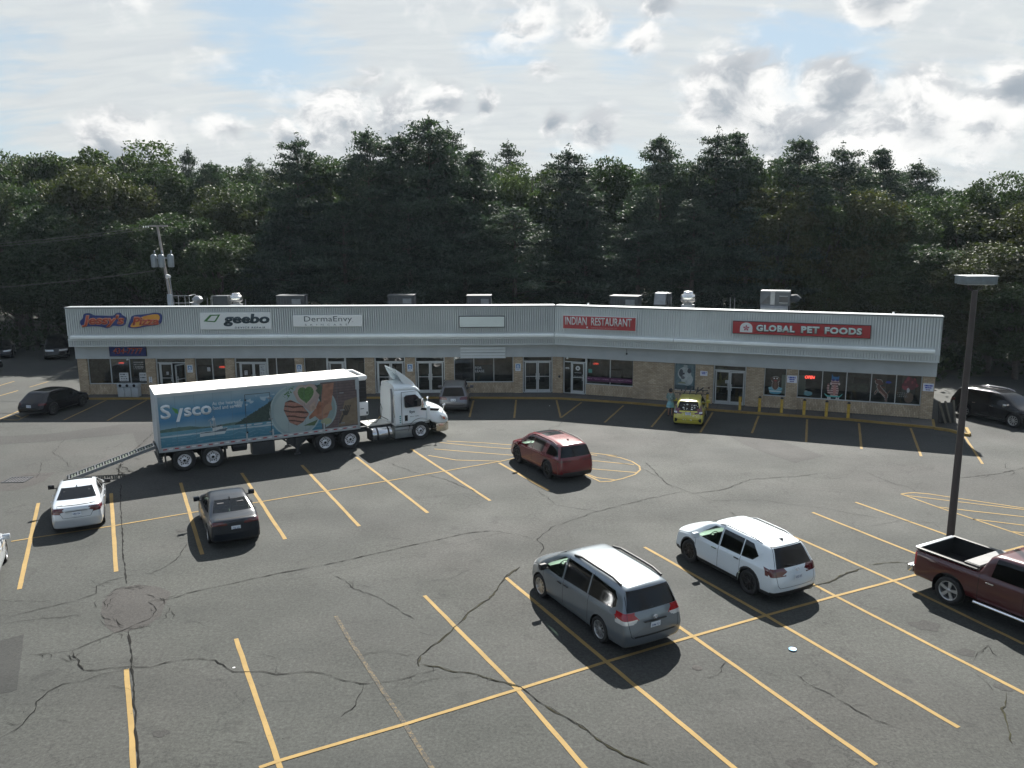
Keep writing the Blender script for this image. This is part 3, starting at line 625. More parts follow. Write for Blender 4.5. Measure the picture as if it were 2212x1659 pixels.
TM = math.tan(abs(RA)/2)
def s_rng(w, off):   # length of a run set `off` in front of the wall, mitred at the bend
    return (0-.03, LL_-off*TM) if w == 'L' else (off*TM, LR_+.03)
def corrugated(s0, s1, z0, z1, y, per=.145, dep=.05):
    vs, fs = [], []; n = int(round((s1-s0)/per)); per = (s1-s0)/n; prof = ((0, 0), (.50, 0), (.58, dep), (.92, dep))
    xs = []
    for i in range(n):
        for f, d in prof: xs.append((s0+(i+f)*per, y+d))
    xs.append((s1, y))
    for x, yy in xs: vs += [(x, yy, z0), (x, yy, z1)]
    fs = [(2*i, 2*i+2, 2*i+3, 2*i+1) for i in range(len(xs)-1)]
    b = MB(); b.add(vs, fs); return b
for w, L_ in (('L', LL_), ('R', LR_)):
    a, b_ = s_rng(w, .75)
    wb(w, corrugated(a, b_, 4.15, 5.87, -.75), 'ribbed_fascia', M_corr)
    wb(w, corrugated(a, b_, 3.44, 3.80, -.75), 'ribbed_skirt', M_corr)
    q = MB(); q.box(a, b_, -.70, -.05, 3.46, 5.86); wb(w, q, 'parapet', M_trimm)
    a1, b1 = s_rng(w, .80)
    q = MB(); q.box(a1-(.03 if w == 'L' else 0), b1+(.03 if w == 'R' else 0), -.81, .02, 5.87, 5.95); wb(w, q, 'coping', mat('coping_grey', (.20, .22, .23), .6, 0, .15, 1.5), bevel=.012)
    q = MB(); q.box(a, b_, -.775, -.70, 3.80, 3.925); q.box(a, b_, -.79, -.70, 4.14, 4.17); wb(w, q, 'flashing', M_trimm)
    q = MB(); q.box(a, b_, -.765, -.705, 3.41, 3.445); wb(w, q, 'drip_edge', M_trimm)
    a2, b2 = s_rng(w, 1.0)
    cuts = {'L': [a2+.26, 14.13, b2-.02], 'R': [a2+.02, 7.77, b2-.26]}[w]
    for u0, u1 in zip(cuts[:-1], cuts[1:]):
        q = MB(); q.prism([(-.76, 3.93), (-.97, 3.93), (-1.0, 3.96), (-1.0, 4.07), (-.93, 4.13), (-.76, 4.13)], u0+.015, u1-.015, 'x'); wb(w, q, 'light_trough', M_ledge)
    q = MB(); q.box(a, b_, -.74, .02, 3.43, 3.455); wb(w, q, 'soffit', M_trimm)
    a3, b3 = s_rng(w, .1)
    q = MB(); q.box(a3, b3, -.10, .18, 2.52, 3.43); wb(w, q, 'stucco_band', M_stucco)
    q = MB()
    q.add([(0, .02, 4.72), (L_+(2.1 if w == 'L' else 0), .02, 4.72), (L_+(2.1 if w == 'L' else 0), 11, 4.72), (0 if w == 'L' else -2.1, 11, 4.72)], [(0, 1, 2, 3)]); wb(w, q, 'roof', M_roof)
    q = MB(); x = 0 if w == 'L' else L_-.25
    q.box(x, x+.25, .3, 11, 0, 4.85); wb(w, q, 'end_wall', M_brick); q = MB(); q.prism([(-.05, 4.9), (-.05, 5.86), (1.1, 5.86), (1.9, 5.0), (1.9, 4.9)], x, x+.08, 'x'); wb(w, q, 'parapet_return', M_trimm)
    q = MB(); q.box(.25, L_-.25, 10.75, 11, 0, 4.8); wb(w, q, 'back_wall', M_brick)
    q = MB(); q.box(.3, L_-.1, 7.0, 7.1, 0.1, 3.4); q.add([(.3, .35, 3.2), (L_, .35, 3.2), (L_, 7, 3.2), (.3, 7, 3.2)], [(0, 1, 2, 3)]); q.add([(.3, .35, .12), (L_, .35, .12), (L_, 7, .12), (.3, 7, .12)], [(0, 1, 2, 3)]); wb(w, q, 'shop_interior', M_int)
    # shelving glimpsed through the glass
    sx_ = .9
    while sx_ < L_-1.5:
        if random.random() < .7: y_ = 2.2+random.random()*2; q = MB().box(sx_, sx_+random.uniform(.6, 1.3), y_, y_+.5, .12, random.uniform(1.1, 1.9)); wb(w, q, 'shelving', mat('shelf_goods', (.10, .10, .10), .8, 0, .9, 3., col2=(.03, .05, .06)))
        sx_ += random.uniform(1.2, 2.2)

def pier(w, s0, s1): q = MB(); q.box(s0, s1, 0, .35, .1, 2.53); wb(w, q, 'brick_pier', M_brick)
def bar(b, x0, x1, z0, z1, y=.2, d=.09): b.box(x0, x1, y-d/2, y+d/2, z0, z1)
def window(w, s0, s1, mull=(), sill=.80, top=2.52, wall=True, yy=.2):
    f = MB(); bar(f, s0, s1, sill, sill+.05, yy, .12); bar(f, s0, s1, top-.05, top, yy); bar(f, s0, s0+.045, sill+.05, top-.05, yy); bar(f, s1-.045, s1, sill+.05, top-.05, yy)
    fr = wb(w, f, 'window', M_alu)
    xs = [s0+.045]+list(mull)+[s1-.045]
    for m_ in mull: q = MB(); bar(q, m_-.022, m_+.022, sill+.05, top-.05, yy); wb(w, q, 'mullion', M_alu, fr)
    for a, b in zip(xs[:-1], xs[1:]):
        q = MB(); q.add([(a, yy+.01, sill+.04), (b, yy+.01, sill+.04), (b, yy+.01, top-.04), (a, yy+.01, top-.04)], [(0, 1, 2, 3)]); wb(w, q, 'pane', M_gls, fr)
    if wall: q = MB(); q.box(s0, s1, .1, .34, .1, sill-.003); wb(w, q, 'sill_wall', M_brickv)
    return fr
def leaf(w, fr, x0, x1, z0, z1, hinge=-1, open_=0., yy=.2, m=None, handle=1):
    """a glazed door leaf as a sub-part, with its glass"""
    t = .075; f = MB(); pv = x0 if hinge < 0 else x1
    def B_(a0, a1, c0, c1, d=.05): f.box(a0-pv, a1-pv, -d/2, d/2, c0, c1)
    B_(x0, x0+t, z0, z1); B_(x1-t, x1, z0, z1); B_(x0+t, x1-t, z0, z0+.17); B_(x0+t, x1-t, z1-t, z1); B_(x0+t, x1-t, z0+1.02, z0+1.06, .03)
    hx = (x1-.11 if hinge < 0 else x0+.11)-pv; f.tube([(hx, -.07, z0+.85), (hx, -.07, z0+1.25)], .016, 6); f.box(hx-.012, hx+.012, -.07, -.02, z0+.86, z0+.89); f.box(hx-.012, hx+.012, -.07, -.02, z0+1.2, z0+1.23)
    o_, a_ = WING[w]; P = wp(w, pv, yy)
    me = f.mesh('door', m or M_alu); dd = link('door', me); Wm = Matrix.Translation((P[0], P[1], 0)) @ Matrix.Rotation(a_+open_, 4, 'Z')
    dd.parent = fr; dd.matrix_basis = pinv(fr) @ Wm
    q = MB(); q.add([(x0+t-pv, 0, z0+.17), (x1-t-pv, 0, z0+.17), (x1-t-pv, 0, z1-t), (x0+t-pv, 0, z1-t)], [(0, 1, 2, 3)]); gg = link('glazing', q.mesh('glazing', M_gls)); gg.parent = fr; gg.matrix_basis = pinv(fr) @ Wm
def entrance(w, s0, s1, leaves, opens=None, yy=.2):
    f = MB(); top = 2.52; hd = 2.16
    bar(f, s0, s0+.07, .12, top, yy); bar(f, s1-.07, s1, .12, top, yy); bar(f, s0+.07, s1-.07, top-.06, top, yy); bar(f, s0+.07, s1-.07, hd, hd+.06, yy)
    lo = leaves[0][0]-.03; hi = leaves[-1][1]+.03
    if lo-s0 > .12: bar(f, lo-.03, lo+.02, .12, hd, yy)
    if s1-hi > .12: bar(f, hi-.02, hi+.03, .12, hd, yy)
    bar(f, s0+.07, s1-.07, .1, .125, yy, .16)
    fr = wb(w, f, 'entrance', M_alu)
    q = MB(); q.add([(s0+.07, yy+.01, hd+.06), (s1-.07, yy+.01, hd+.06), (s1-.07, yy+.01, top-.06), (s0+.07, yy+.01, top-.06)], [(0, 1, 2, 3)]); wb(w, q, 'transom_pane', M_gls, fr)
    for a, b in ((s0+.07, lo-.03), (hi+.03, s1-.07)):
        if b-a > .1:
            q = MB(); q.add([(a, yy+.01, .14), (b, yy+.01, .14), (b, yy+.01, hd), (a, yy+.01, hd)], [(0, 1, 2, 3)]); wb(w, q, 'side_pane', M_gls, fr)
    for i, (a, b) in enumerate(leaves):
        leaf(w, fr, a, b, .135, hd-.01, -1 if i == 0 else 1, (opens[i] if opens else 0.), yy)
    return fr
for a, b in ((0, .6), (4.44, 5.07), (7.05, 7.64), (9.64, 10.25), (14.22, 14.80), (18.79, 19.42), (21.43, 22.08), (24.03, 24.63), (28.53, 29.15), (31.11, 31.40)): pier('L', a, b)
for a, b in ((0.02, .45), (5.12, 7.70), (9.01, 10.08), (12.02, 13.06), (14.32, 14.95), (21.53, 22.15)): pier('R', a, b)
window('L', .6, 4.44, (2.07, 3.33)); window('L', 7.64, 9.64, (8.76,)); window('L', 12.38, 14.22, (12.97,)); window('L', 14.80, 16.30); window('L', 17.50, 18.79); window('L', 24.63, 28.53, (25.94, 27.25))
window('R', 2.0, 5.12, (3.59,)); window('R', 7.70, 9.01); window('R', 13.06, 14.32); window('R', 14.95, 21.53, (16.31, 17.62, 18.93, 20.22))
entrance('L', 5.07, 7.05, [(5.32, 6.12), (6.16, 6.97)], (0, -R(-62))); entrance('L', 10.25, 12.38, [(10.60, 11.44), (11.46, 12.28)]); entrance('L', 16.30, 17.50, [(16.44, 17.32)])
entrance('L', 19.42, 21.43, [(19.62, 20.46), (20.48, 21.30)]); entrance('L', 22.08, 24.03, [(22.22, 23.06), (23.08, 23.90)]); entrance('L', 29.15, 31.11, [(29.28, 30.12), (30.14, 30.98)])
entrance('R', .45, 2.0, [(1.02, 1.86)]); entrance('R', 10.08, 12.02, [(10.20, 11.05), (11.07, 11.92)], (0, R(10)))
# sidewalk slab and yellow kerb
kp = [(-28.9, 51.25), (-27.7, 51.15), (-9.25, 51.05), (-2.5, 50.9), (2.95, 50.62), (7.46, 49.02), (13.05, 46.47), (18.94, 44.3), (22.71, 42.30)]
end_ = [(23.55, 44.02)]
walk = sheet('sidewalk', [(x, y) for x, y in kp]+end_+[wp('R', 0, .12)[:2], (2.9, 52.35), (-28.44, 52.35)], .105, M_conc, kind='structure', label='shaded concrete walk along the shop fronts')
def kerb(pts, name, h=.118, w=.15, m=M_curb, parent=walk):
    b = MB(); n = len(pts); 
    for i in range(n-1):
        a = Vector(pts[i]); c = Vector(pts[i+1]); t = (c-a).normalized(); nn = Vector((t.y, -t.x))*w/2
        b.add([(*(a+nn), 0), (*(c+nn), 0), (*(c-nn), 0), (*(a-nn), 0), (*(a+nn*.8), h), (*(c+nn*.8), h), (*(c-nn), h), (*(a-nn), h)], [(0, 1, 5, 4), (4, 5, 6, 7), (2, 3, 7, 6), (0, 4, 7, 3), (1, 2, 6, 5)])
    return b.build(name, m, parent)
dense = []
for a, b in zip(kp[:-1], kp[1:]):
    n = max(1, int(math.dist(a, b)/2.4))
    for k in range(n): dense.append(((a[0]+(b[0]-a[0])*k/n, a[1]+(b[1]-a[1])*k/n), (a[0]+(b[0]-a[0])*(k+.993)/n, a[1]+(b[1]-a[1])*(k+.993)/n)))
for a, b in dense: kerb([a, b], 'kerb_stone')
kerb([(22.71, 42.24), (23.55, 44.02)], 'kerb_stone')
def stone(a, b, nm='kerb_stone'): return kerb([g(*a), g(*b)], nm, .13, .17)
isl = stone(z8(20, 995), z8(300, 1035)); stone(z8(300, 1035), z8(505, 1095)); stone(z8(505, 1098), z8(640, 1120)); stone(z8(640, 1108), z8(585, 1000))
# slab joints: fine dark grooves
jb = MB()
for w, L_ in (('L', LL_), ('R', LR_)):
    k = 1.5
    while k < L_-.5:
        P = wp(w, k, .05); Q = wp(w, k, -1.25 if w == 'L' else -1.45); jb.add([(P[0]-.008, P[1], .109), (P[0]+.008, P[1], .109), (Q[0]+.008, Q[1], .109), (Q[0]-.008, Q[1], .109)], [(0, 1, 2, 3)]); k += 1.5
jb.build('slab_joint', M_gap, walk)

# ------------------------------------------------------------------ signs (each its own thing, hung on the fascia)
def sign(name, w, s0, s1, z0, z1, y, label, cat='sign', group=None):
    P = wp(w, (s0+s1)/2, y, (z0+z1)/2); return empty(name, P, WING[w][1], label, cat, group)
def cab(e, W_, H_, d=.14, face=None, rim=None, rw=.035):
    b = MB(); b.box(-W_/2, W_/2, -d, .0, -H_/2, H_/2); b.build('cabinet', rim or M_blk, e, .008)
    f = MB(); f.box(-W_/2+rw, W_/2-rw, -d-.012, -d+.001, -H_/2+rw, H_/2-rw); return f.build('face_panel', face, e)
def txt(e, s, x, z, W_, H_, m, y, bold=.0, shear=0., ex=.012, space=1., name='lettering'):
    me = text_mesh(s, W_, H_, m, bold, shear, ex, space); return link(name, me, e, (x, y, z), UPR)
M_sw = mat('sign_white', (.68, .70, .68), .4, 0, .03, .8); M_navy = mat('sign_navy', (.022, .045, .055), .4, 0, .1, 3); M_grn = mat('sign_green', (.05, .17, .04), .4, 0, .1, 3)
M_sred = mat('sign_red', (.36, .028, .032), .4, 0, .06, 1.5); M_ssil = mat('letter_silver', (.62, .70, .66), .35, 0, .04, 2); M_drk = mat('sign_grey_ink', (.06, .08, .085), .5, 0, .1, 3)
M_jred = mat('letter_brick_red', (.42, .07, .035), .4, 0, .12, 3); M_jor = mat('outline_orange', (.62, .30, .16), .4, 0, .1, 3); M_jyel = mat('pizza_yellow', (.72, .36, .06), .4, 0, .2, 2, col2=(.62, .26, .04)); M_jblu = mat('backing_blue', (.02, .04, .17), .35, 0, .15, 3)

e = sign('pizza_shop_sign', 'L', .86, 6.19, 4.56, 5.59, -.76, 'red and orange lettering sign on a wavy blue backing reading Jessy\'s Pizza')
def blob_plate(pts, grow, d0, d1, m, name):
    n = len(pts); b = MB(); c = [(x, z) for x, z in pts]; out = []
    for i in range(n):
        p0 = Vector(c[i-1]); p1 = Vector(c[i]); p2 = Vector(c[(i+1) % n])
        for k in range(5):
            t = k/5; out.append(tuple((p0+p1)*.5*(1-t)**2+2*t*(1-t)*p1+(p1+p2)*.5*t*t) if False else tuple(((p0+p1)*.5)*((1-t)**2)+p1*(2*t*(1-t))+((p1+p2)*.5)*(t*t)))
    cen = Vector((sum(p[0] for p in out)/len(out), sum(p[1] for p in out)/len(out)))
    q = []
    m_ = len(out)
    for i in range(m_):
        a = Vector(out[i-1]); bb = Vector(out[(i+1) % m_]); t = (bb-a).normalized(); nn = Vector((t.y, -t.x))
        if nn.dot(Vector(out[i])-cen) < 0 and False: nn = -nn
        q.append((out[i][0]+nn.x*grow, out[i][1]+nn.y*grow))
    return MB().prism(q, -d1, -d0, 'y').build(name, m, e)
# coordinates in metres from the centre of the sign
J = [(-2.62, -.22), (-2.45, -.40), (-2.1, -.36), (-1.9, -.34), (-1.25, -.36), (-.95, -.50), (-.72, -.42), (-.52, -.30), (-.15, -.36), (.22, -.30), (.30, 0), (.35, .22), (.05, .36), (-.02, .52), (-.28, .50), (-.42, .30), (-1.2, .34), (-1.75, .34), (-1.95, .50), (-2.35, .48), (-2.4, .15), (-2.62, .02)]
blob_plate(J, 0, .0, .10, M_jblu, 'backing'); Pz = [(.42, -.46), (.95, -.50), (1.7, -.34), (2.5, -.28), (2.62, .15), (2.6, .46), (2.2, .52), (1.6, .40), (.72, .36), (.62, .1), (.42, -.3)]
blob_plate(Pz, 0, .0, .10, M_jblu, 'backing'); blob_plate([(.50, -.42), (1.0, -.42), (1.7, -.22), (2.2, -.05), (2.48, .02), (2.5, .40), (2.1, .42), (1.5, .30), (1.1, .14), (.75, -.08)], 0, .10, .115, M_jyel, 'wave_panel')
txt(e, "Jessy's", -1.14, -.01, 2.75, .80, M_jor, -.105, .055, .22, .012); txt(e, "Jessy's", -1.14, -.01, 2.66, .73, M_jred, -.12, .022, .22, .012)
txt(e, 'Pizza', 1.58, -.02, 1.72, .56, M_jor, -.12, .055, .22, .01); txt(e, 'Pizza', 1.58, -.02, 1.66, .50, M_jred, -.133, .022, .22, .012)
e = sign('phone_number_sign', 'L', 2.25, 4.66, 2.68, 3.41, -.11, 'blue panel with faded red phone number under the pizza sign')
cab(e, 2.41, .73, .08, mat('phone_panel_blue', (.02, .03, .13), .5, 0, .3, 2), M_blk, .03); txt(e, '434-7777', .02, .0, 1.95, .40, M_jred, -.093, .02, .2, .006)
e = sign('device_repair_sign', 'L', 8.56, 13.08, 4.50, 5.57, -.76, 'white rectangular sign reading geebo device repair with green tablet outline')
cab(e, 4.52, 1.08, .12, M_sw, M_sw, .02)
txt(e, 'geebo', .72, .06, 2.95, .80, M_navy, -.133, .045, .12, .01); txt(e, 'DEVICE REPAIR', .92, -.42, 1.95, .11, M_navy, -.133, .02, .12, .008, 1.35)
fr = MB(); out = [(-2.02, -.02), (-1.62, .36), (-1.58, .40), (-.92, .42), (-1.22, -.02), (-1.30, -.07)]; inn = [(-1.78, .03), (-1.50, .31), (-1.48, .33), (-1.08, .35), (-1.30, .03), (-1.34, -.0)]
n = len(out); vs = [(x, -.134, z) for x, z in out]+[(x, -.134, z) for x, z in inn]+[(x, -.144, z) for x, z in out]+[(x, -.144, z) for x, z in inn]
fr.add(vs, [(2*n+i, 2*n+(i+1) % n, 3*n+(i+1) % n, 3*n+i) for i in range(n)]+[(i, (i+1) % n, 2*n+(i+1) % n, 2*n+i) for i in range(n)]+[(n+i, n+(i+1) % n, 3*n+(i+1) % n, 3*n+i) for i in range(n)]); fr.build('tablet_logo', M_grn, e)
e = sign('skincare_sign', 'L', 14.50, 18.92, 4.65, 5.38, -.76, 'long white sign reading DermaEnvy Skincare in thin dark letters')
cab(e, 4.42, .73, .14, M_sw, M_sw, .02); txt(e, 'DermaEnvy', .03, .08, 3.05, .44, M_drk, -.153, .0, 0, .008, 1.02); txt(e, '.', 1.60, -.06, .035, .035, M_drk, -.153); txt(e, 'SKINCARE', -.10, -.24, 2.7, .11, M_drk, -.153, -.004, 0, .006, 2.6); txt(e, '.', 1.32, -.19, .05, .05, M_drk, -.153)
e = sign('blank_fascia_sign', 'L', 25.08, 28.00, 4.55, 5.28, -.76, 'empty pale sign box on the fascia above the for-lease windows')
cab(e, 2.92, .73, .15, mat('blank_face', (.62, .68, .64), .45, 0, .05, .8), M_dsteel, .04)
e = sign('blank_letter_board', 'L', 25.08, 28.04, 2.46, 3.20, -.11, 'white letter board with empty tracks hung below the fascia')
cab(e, 2.96, .75, .12, mat('board_face', (.60, .64, .64), .5, 0, .05, 1), M_alu, .03)
for k in range(3): q = MB(); q.box(-1.44, 1.44, -.150, -.131, -.21+k*.19, -.185+k*.19); q.build('letter_track', M_alud if k != 1 else M_drk, e)
e = sign('restaurant_sign', 'R', .71, 5.44, 4.47, 5.34, -.76, 'red sign with white border and tall white lettering reading Indian Restaurant')
cab(e, 4.73, .87, .12, M_sred, M_sw, .035); txt(e, 'INDIAN', -1.49, .09, 1.42, .50, M_sw, -.133, .012, 0, .014, 1.0); txt(e, 'RESTAURANT', .80, .09, 2.58, .50, M_sw, -.133, .012, 0, .014, 1.0); txt(e, 'KANTIPUR FAMILY RESTAURANT LTD', .35, -.30, 1.62, .07, mat('pale_pink', (.55, .30, .28), .5), -.133, 0, 0, .004, 1.1)
q = MB(); q.box(-.80, -.70, -.142, -.133, -.34, -.24); q.build('emblem', M_sw, e)
e = sign('pet_store_sign', 'R', 11.20, 18.65, 4.60, 5.34, -.76, 'very long red sign with pale block lettering reading Global Pet Foods')
cab(e, 7.45, .74, .16, M_sred, M_blk, .025); txt(e, 'GLOBAL', -1.33, 0, 2.18, .44, M_drk, -.172, .085, 0, .01, 1.12); txt(e, 'PET', .56, 0, 1.03, .44, M_drk, -.172, .085, 0, .01, 1.12); txt(e, 'FOODS', 2.30, 0, 2.0, .44, M_drk, -.172, .085, 0, .01, 1.12)
txt(e, 'GLOBAL', -1.33, .01, 2.10, .38, M_ssil, -.185, .05, 0, .02, 1.12); txt(e, 'PET', .56, .01, .97, .38, M_ssil, -.185, .05, 0, .02, 1.12); txt(e, 'FOODS', 2.30, .01, 1.93, .38, M_ssil, -.185, .05, 0, .02, 1.12)
q = MB(); q.prism([(-3.30, -.27), (-2.60, -.27), (-2.60, .0)]+[(-2.95+.35*math.cos(a), .0+.30*math.sin(a)) for a in [i*PI/12 for i in range(1, 12)]]+[(-3.30, .0)], -.185, -.172, 'y'); q.build('logo_plate', M_sw, e)
q = MB()
for k in range(5):
    a = PI/2+k*2*PI/5
    q.prism([(-2.95, -.03), (-2.95+.13*math.cos(a-.45), -.02+.12*math.sin(a-.45)), (-2.95+.2*math.cos(a), -.02+.19*math.sin(a)), (-2.95+.13*math.cos(a+.45), -.02+.12*math.sin(a+.45))], -.192-.001*k, -.185, 'y')
q.build('paw_emblem', mat('logo_red', (.42, .10, .13), .5), e)

# wall notices on the piers
def notice(w, s, z, W_, H_, fn, label, name='wall_notice', y=-.012, nx=26, ny=34, group='small notices on the brick piers'):
    P = wp(w, s-W_/2, y, z-H_/2); me = print_mesh(name, W_, H_, nx, ny, fn); o = link(name, me, None, P, (0, 0, WING[w][1])); return tag(o, label, 'notice', group)
def fn_access(X, Z):
    W_, H_ = X.max(), Z.max(); im = np.ones(X.shape+(3,))*(.62, .66, .68); u, v = X/W_, Z/H_
    im[(u > .14) & (u < .86) & (v > .36) & (v < .92)] = (.10, .22, .42)
    d = np.hypot((u-.5), (v-.56)*1.25); im[(d > .13) & (d < .20)] = (.75, .78, .8); im[(abs(u-.5) < .06) & (v > .6) & (v < .82)] = (.75, .78, .8); im[(v > .12) & (v < .26) & (u > .2) & (u < .8) & (np.sin(u*40) > -.3)] = (.1, .2, .4)
    return im, np.ones(X.shape)
for s, w, lb in ((7.34, 'L', 'blue accessible-parking notice on the pier right of the pizza shop door'), (14.50, 'L', 'blue accessible-parking notice on the pier beneath the left end of the skincare sign'), (21.76, 'L', 'blue accessible-parking notice between the two empty double doors'), (28.84, 'L', 'blue accessible-parking notice on the pier right of the for-lease windows')):
    notice(w, s, 1.82, .36, .50, fn_access, lb)
def fn_cust(seed):
    def f(X, Z):
        W_, H_ = X.max(), Z.max(); im = np.ones(X.shape+(3,))*(.66, .68, .74); u, v = X/W_, Z/H_
        rr = np.random.default_rng(seed).random(60) > .25
        for k, (a, b) in enumerate(((.62, .84), (.36, .54), (.12, .26))):
            if k == 2 and seed == 2: continue
            m_ = (v > a) & (v < b) & (u > .12+.08*k) & (u < .88-.08*k) & rr[np.clip((u*40).astype(int), 0, 59)]; im[m_] = (.06, .08, .38) if k < 2 else (.15, .15, .3)
        return im, np.ones(X.shape)
    return f
notice('R', 9.52, 1.96, .44, .30, fn_cust(2), 'small white parking notice on the pier left of the pet store entrance', nx=40, ny=24)
notice('R', 14.64, 1.92, .56, .44, fn_cust(3), 'white customer-parking notice on the pier beside the pool-dog window', nx=40, ny=28)
notice('R', 21.84, 1.90, .54, .44, fn_cust(4), 'white customer-parking notice on the last pier at the right end', nx=40, ny=28)
def fn_hours(X, Z):
    u, v = X/X.max(), Z/Z.max(); im = np.ones(X.shape+(3,))*(.62, .64, .66); im[(np.sin(v*22) > .2) & (u > .3) & (u < .75)] = (.05, .05, .07); return im, np.ones(X.shape)
notice('L', 4.70, 1.10, .20, .40, fn_hours, 'narrow white notice beside the recycling bins', nx=14, ny=30)

# graphics stuck on the glass: things held by the panes
def decal(w, s0, s1, z0, z1, fn, label, y=.13, nx=60, ny=70, name='window_graphic', group='graphics on the shop windows', cat='window decal'):
    P = wp(w, s0, y, z0); me = print_mesh(name, s1-s0, z1-z0, nx, ny, fn); o = link(name, me, None, P, (0, 0, WING[w][1])); return tag(o, label, cat, group)
def E_(X, Z, cx, cz, rx, rz): return ((X-cx)/rx)**2+((Z-cz)/rz)**2 < 1
def fn_dogposter(X, Z):
    W_, H_ = X.max(), Z.max(); u, v = X/W_, Z/H_; n = vnoise(u, v, 7, 3)*.6+vnoise(u, v, 19, 4)*.4
    im = np.stack([.05+.10*n, .10+.12*n, .12+.11*n], -1)
    f = E_(u, v, .48, .62, .34, .26)|E_(u, v, .62, .40, .30, .24); im[f] = np.stack([.26+.24*n, .30+.24*n, .30+.22*n], -1)[f]
    f = E_(u, v, .30, .64, .11, .15)|E_(u, v, .72, .74, .10, .10); im[f] = (.05, .06, .07); im[E_(u, v, .44, .62, .05, .04)] = (.03, .03, .04); im[E_(u, v, .40, .46, .10, .06)] = (.10, .11, .12)
    im[(u > .42) & (u < .62) & (v > .86) & (v < .96)] = (.30, .34, .34); im[E_(u, v, .36, .24, .2, .06)] = (.20, .22, .14); im[(v < .16)] *= .5
    im[(abs(v-.21) < .02) & (u > .15) & (u < .75)] = (.3, .34, .34)
    return im, np.ones(X.shape)
decal('R', 7.76, 8.95, .86, 2.47, fn_dogposter, 'full-height photo poster of a fluffy pale dog in the window', cat='poster')
def fn_pooldog(X, Z):
    W_, H_ = X.max(), Z.max(); u, v = X/W_*1.0, Z/H_; im = np.zeros(X.shape+(3,)); al = np.zeros(X.shape)
    tub = inpoly(u, v, [(.10, .10), (.90, .10), (1.0, .34), (.0, .34)])|E_(u, v, .5, .10, .40, .07)
    paint(im, tub, (.09, .28, .36), al); paint(im, tub & (v > .15) & (v < .22), (.45, .55, .55), al); paint(im, E_(u, v, .5, .34, .5, .075), (.30, .52, .55), al); paint(im, E_(u, v, .5, .34, .42, .05), (.10, .30, .42), al)
    bod = E_(u, v, .48, .50, .22, .24)|inpoly(u, v, [(.30, .78), (.68, .78), (.62, .5), (.34, .5)])|E_(u, v, .48, .80, .27, .15)|E_(u, v, .22, .84, .08, .09)|E_(u, v, .74, .84, .08, .09)
    paint(im, E_(u, v, .48, .50, .25, .26)|E_(u, v, .48, .80, .31, .18), (.40, .38, .34), al)
    paint(im, bod, (.085, .05, .035), al); paint(im, E_(u, v, .48, .50, .10, .18), (.16, .09, .06), al); paint(im, E_(u, v, .38, .86, .05, .03)|E_(u, v, .58, .86, .05, .03), (.8, .8, .78), al); paint(im, E_(u, v, .48, .74, .10, .04), (.30, .06, .06), al)
    return im, al
decal('R', 13.32, 14.14, .90, 2.05, fn_pooldog, 'window graphic of a brown dog sitting in a blue paddling pool')
def fn_skatecat(X, Z):
    W_, H_ = X.max(), Z.max(); u, v = X/W_, Z/H_; im = np.zeros(X.shape+(3,)); al = np.zeros(X.shape)
    st = np.sin(v*70) > 0
    paint(im, inpoly(u, v, [(.02, .17), (.0, .22), (.15, .15), (.85, .15), (1.0, .24), (.97, .17), (.85, .09), (.15, .09)]), (.10, .38, .36), al)
    for cx in (.22, .32, .68, .78): paint(im, E_(u, v, cx, .045, .045, .035), (.62, .60, .58), al)
    body = inpoly(u, v, [(.34, .15), (.74, .15), (.78, .36), (.68, .62), (.42, .62), (.32, .36)]); head = E_(u, v, .55, .70, .22, .12)
    tail = inpoly(u, v, [(.14, .58), (.24, .60), (.26, .36), (.38, .28), (.36, .18), (.18, .22), (.12, .40)])
    for m_ in (body, head, tail): paint(im, m_, (.50, .36, .33), al)
    paint(im, (body|tail|head) & st, (.20, .10, .09), al); paint(im, E_(u, v, .55, .36, .09, .20), (.42, .20, .18), al)
    paint(im, inpoly(u, v, [(.36, .72), (.74, .72), (.76, .90), (.66, .86), (.44, .86), (.36, .98)]), (.04, .16, .34), al); paint(im, E_(u, v, .45, .74, .08, .045)|E_(u, v, .66, .74, .08, .045), (.03, .03, .16), al); paint(im, E_(u, v, .34, .60, .06, .05)|E_(u, v, .78, .60, .06, .05), (.5, .42, .4), al)
    return im, al
decal('R', 16.46, 17.46, .84, 2.40, fn_skatecat, 'window graphic of a striped cat with blue goggles riding a teal skateboard')
def fn_jumpdog(X, Z):
    W_, H_ = X.max(), Z.max(); u, v = X/W_, Z/H_; im = np.zeros(X.shape+(3,)); al = np.zeros(X.shape)
    def seg(x1, z1, x2, z2, r_):
        t = np.clip(((u-x1)*(x2-x1)+(v-z1)*(z2-z1))/((x2-x1)**2+(z2-z1)**2+1e-9), 0, 1); return np.hypot(u-x1-t*(x2-x1), v-z1-t*(z2-z1)) < r_
    sh = seg(.30, .66, .42, .50, .09)|seg(.42, .52, .78, .26, .09)|E_(u, v, .30, .86, .20, .10)|seg(.16, .94, .06, .98, .04)|seg(.34, .74, .52, .80, .05)|seg(.22, .46, .12, .34, .035)|seg(.78, .28, .80, .04, .045)|seg(.80, .30, .96, .48, .02)|seg(.5, .64, .66, .62, .03)
    sh2 = seg(.30, .66, .42, .50, .115)|seg(.42, .52, .78, .26, .115)|E_(u, v, .30, .86, .23, .125)|seg(.22, .46, .12, .34, .055)|seg(.78, .28, .80, .04, .065)
    paint(im, sh2, (.36, .34, .31), al); paint(im, sh, (.11, .055, .04), al); paint(im, seg(.40, .44, .68, .26, .035), (.30, .18, .14), al)
    return im, al
decal('R', 19.05, 19.95, .90, 2.22, fn_jumpdog, 'window graphic of a brown dachshund leaping')
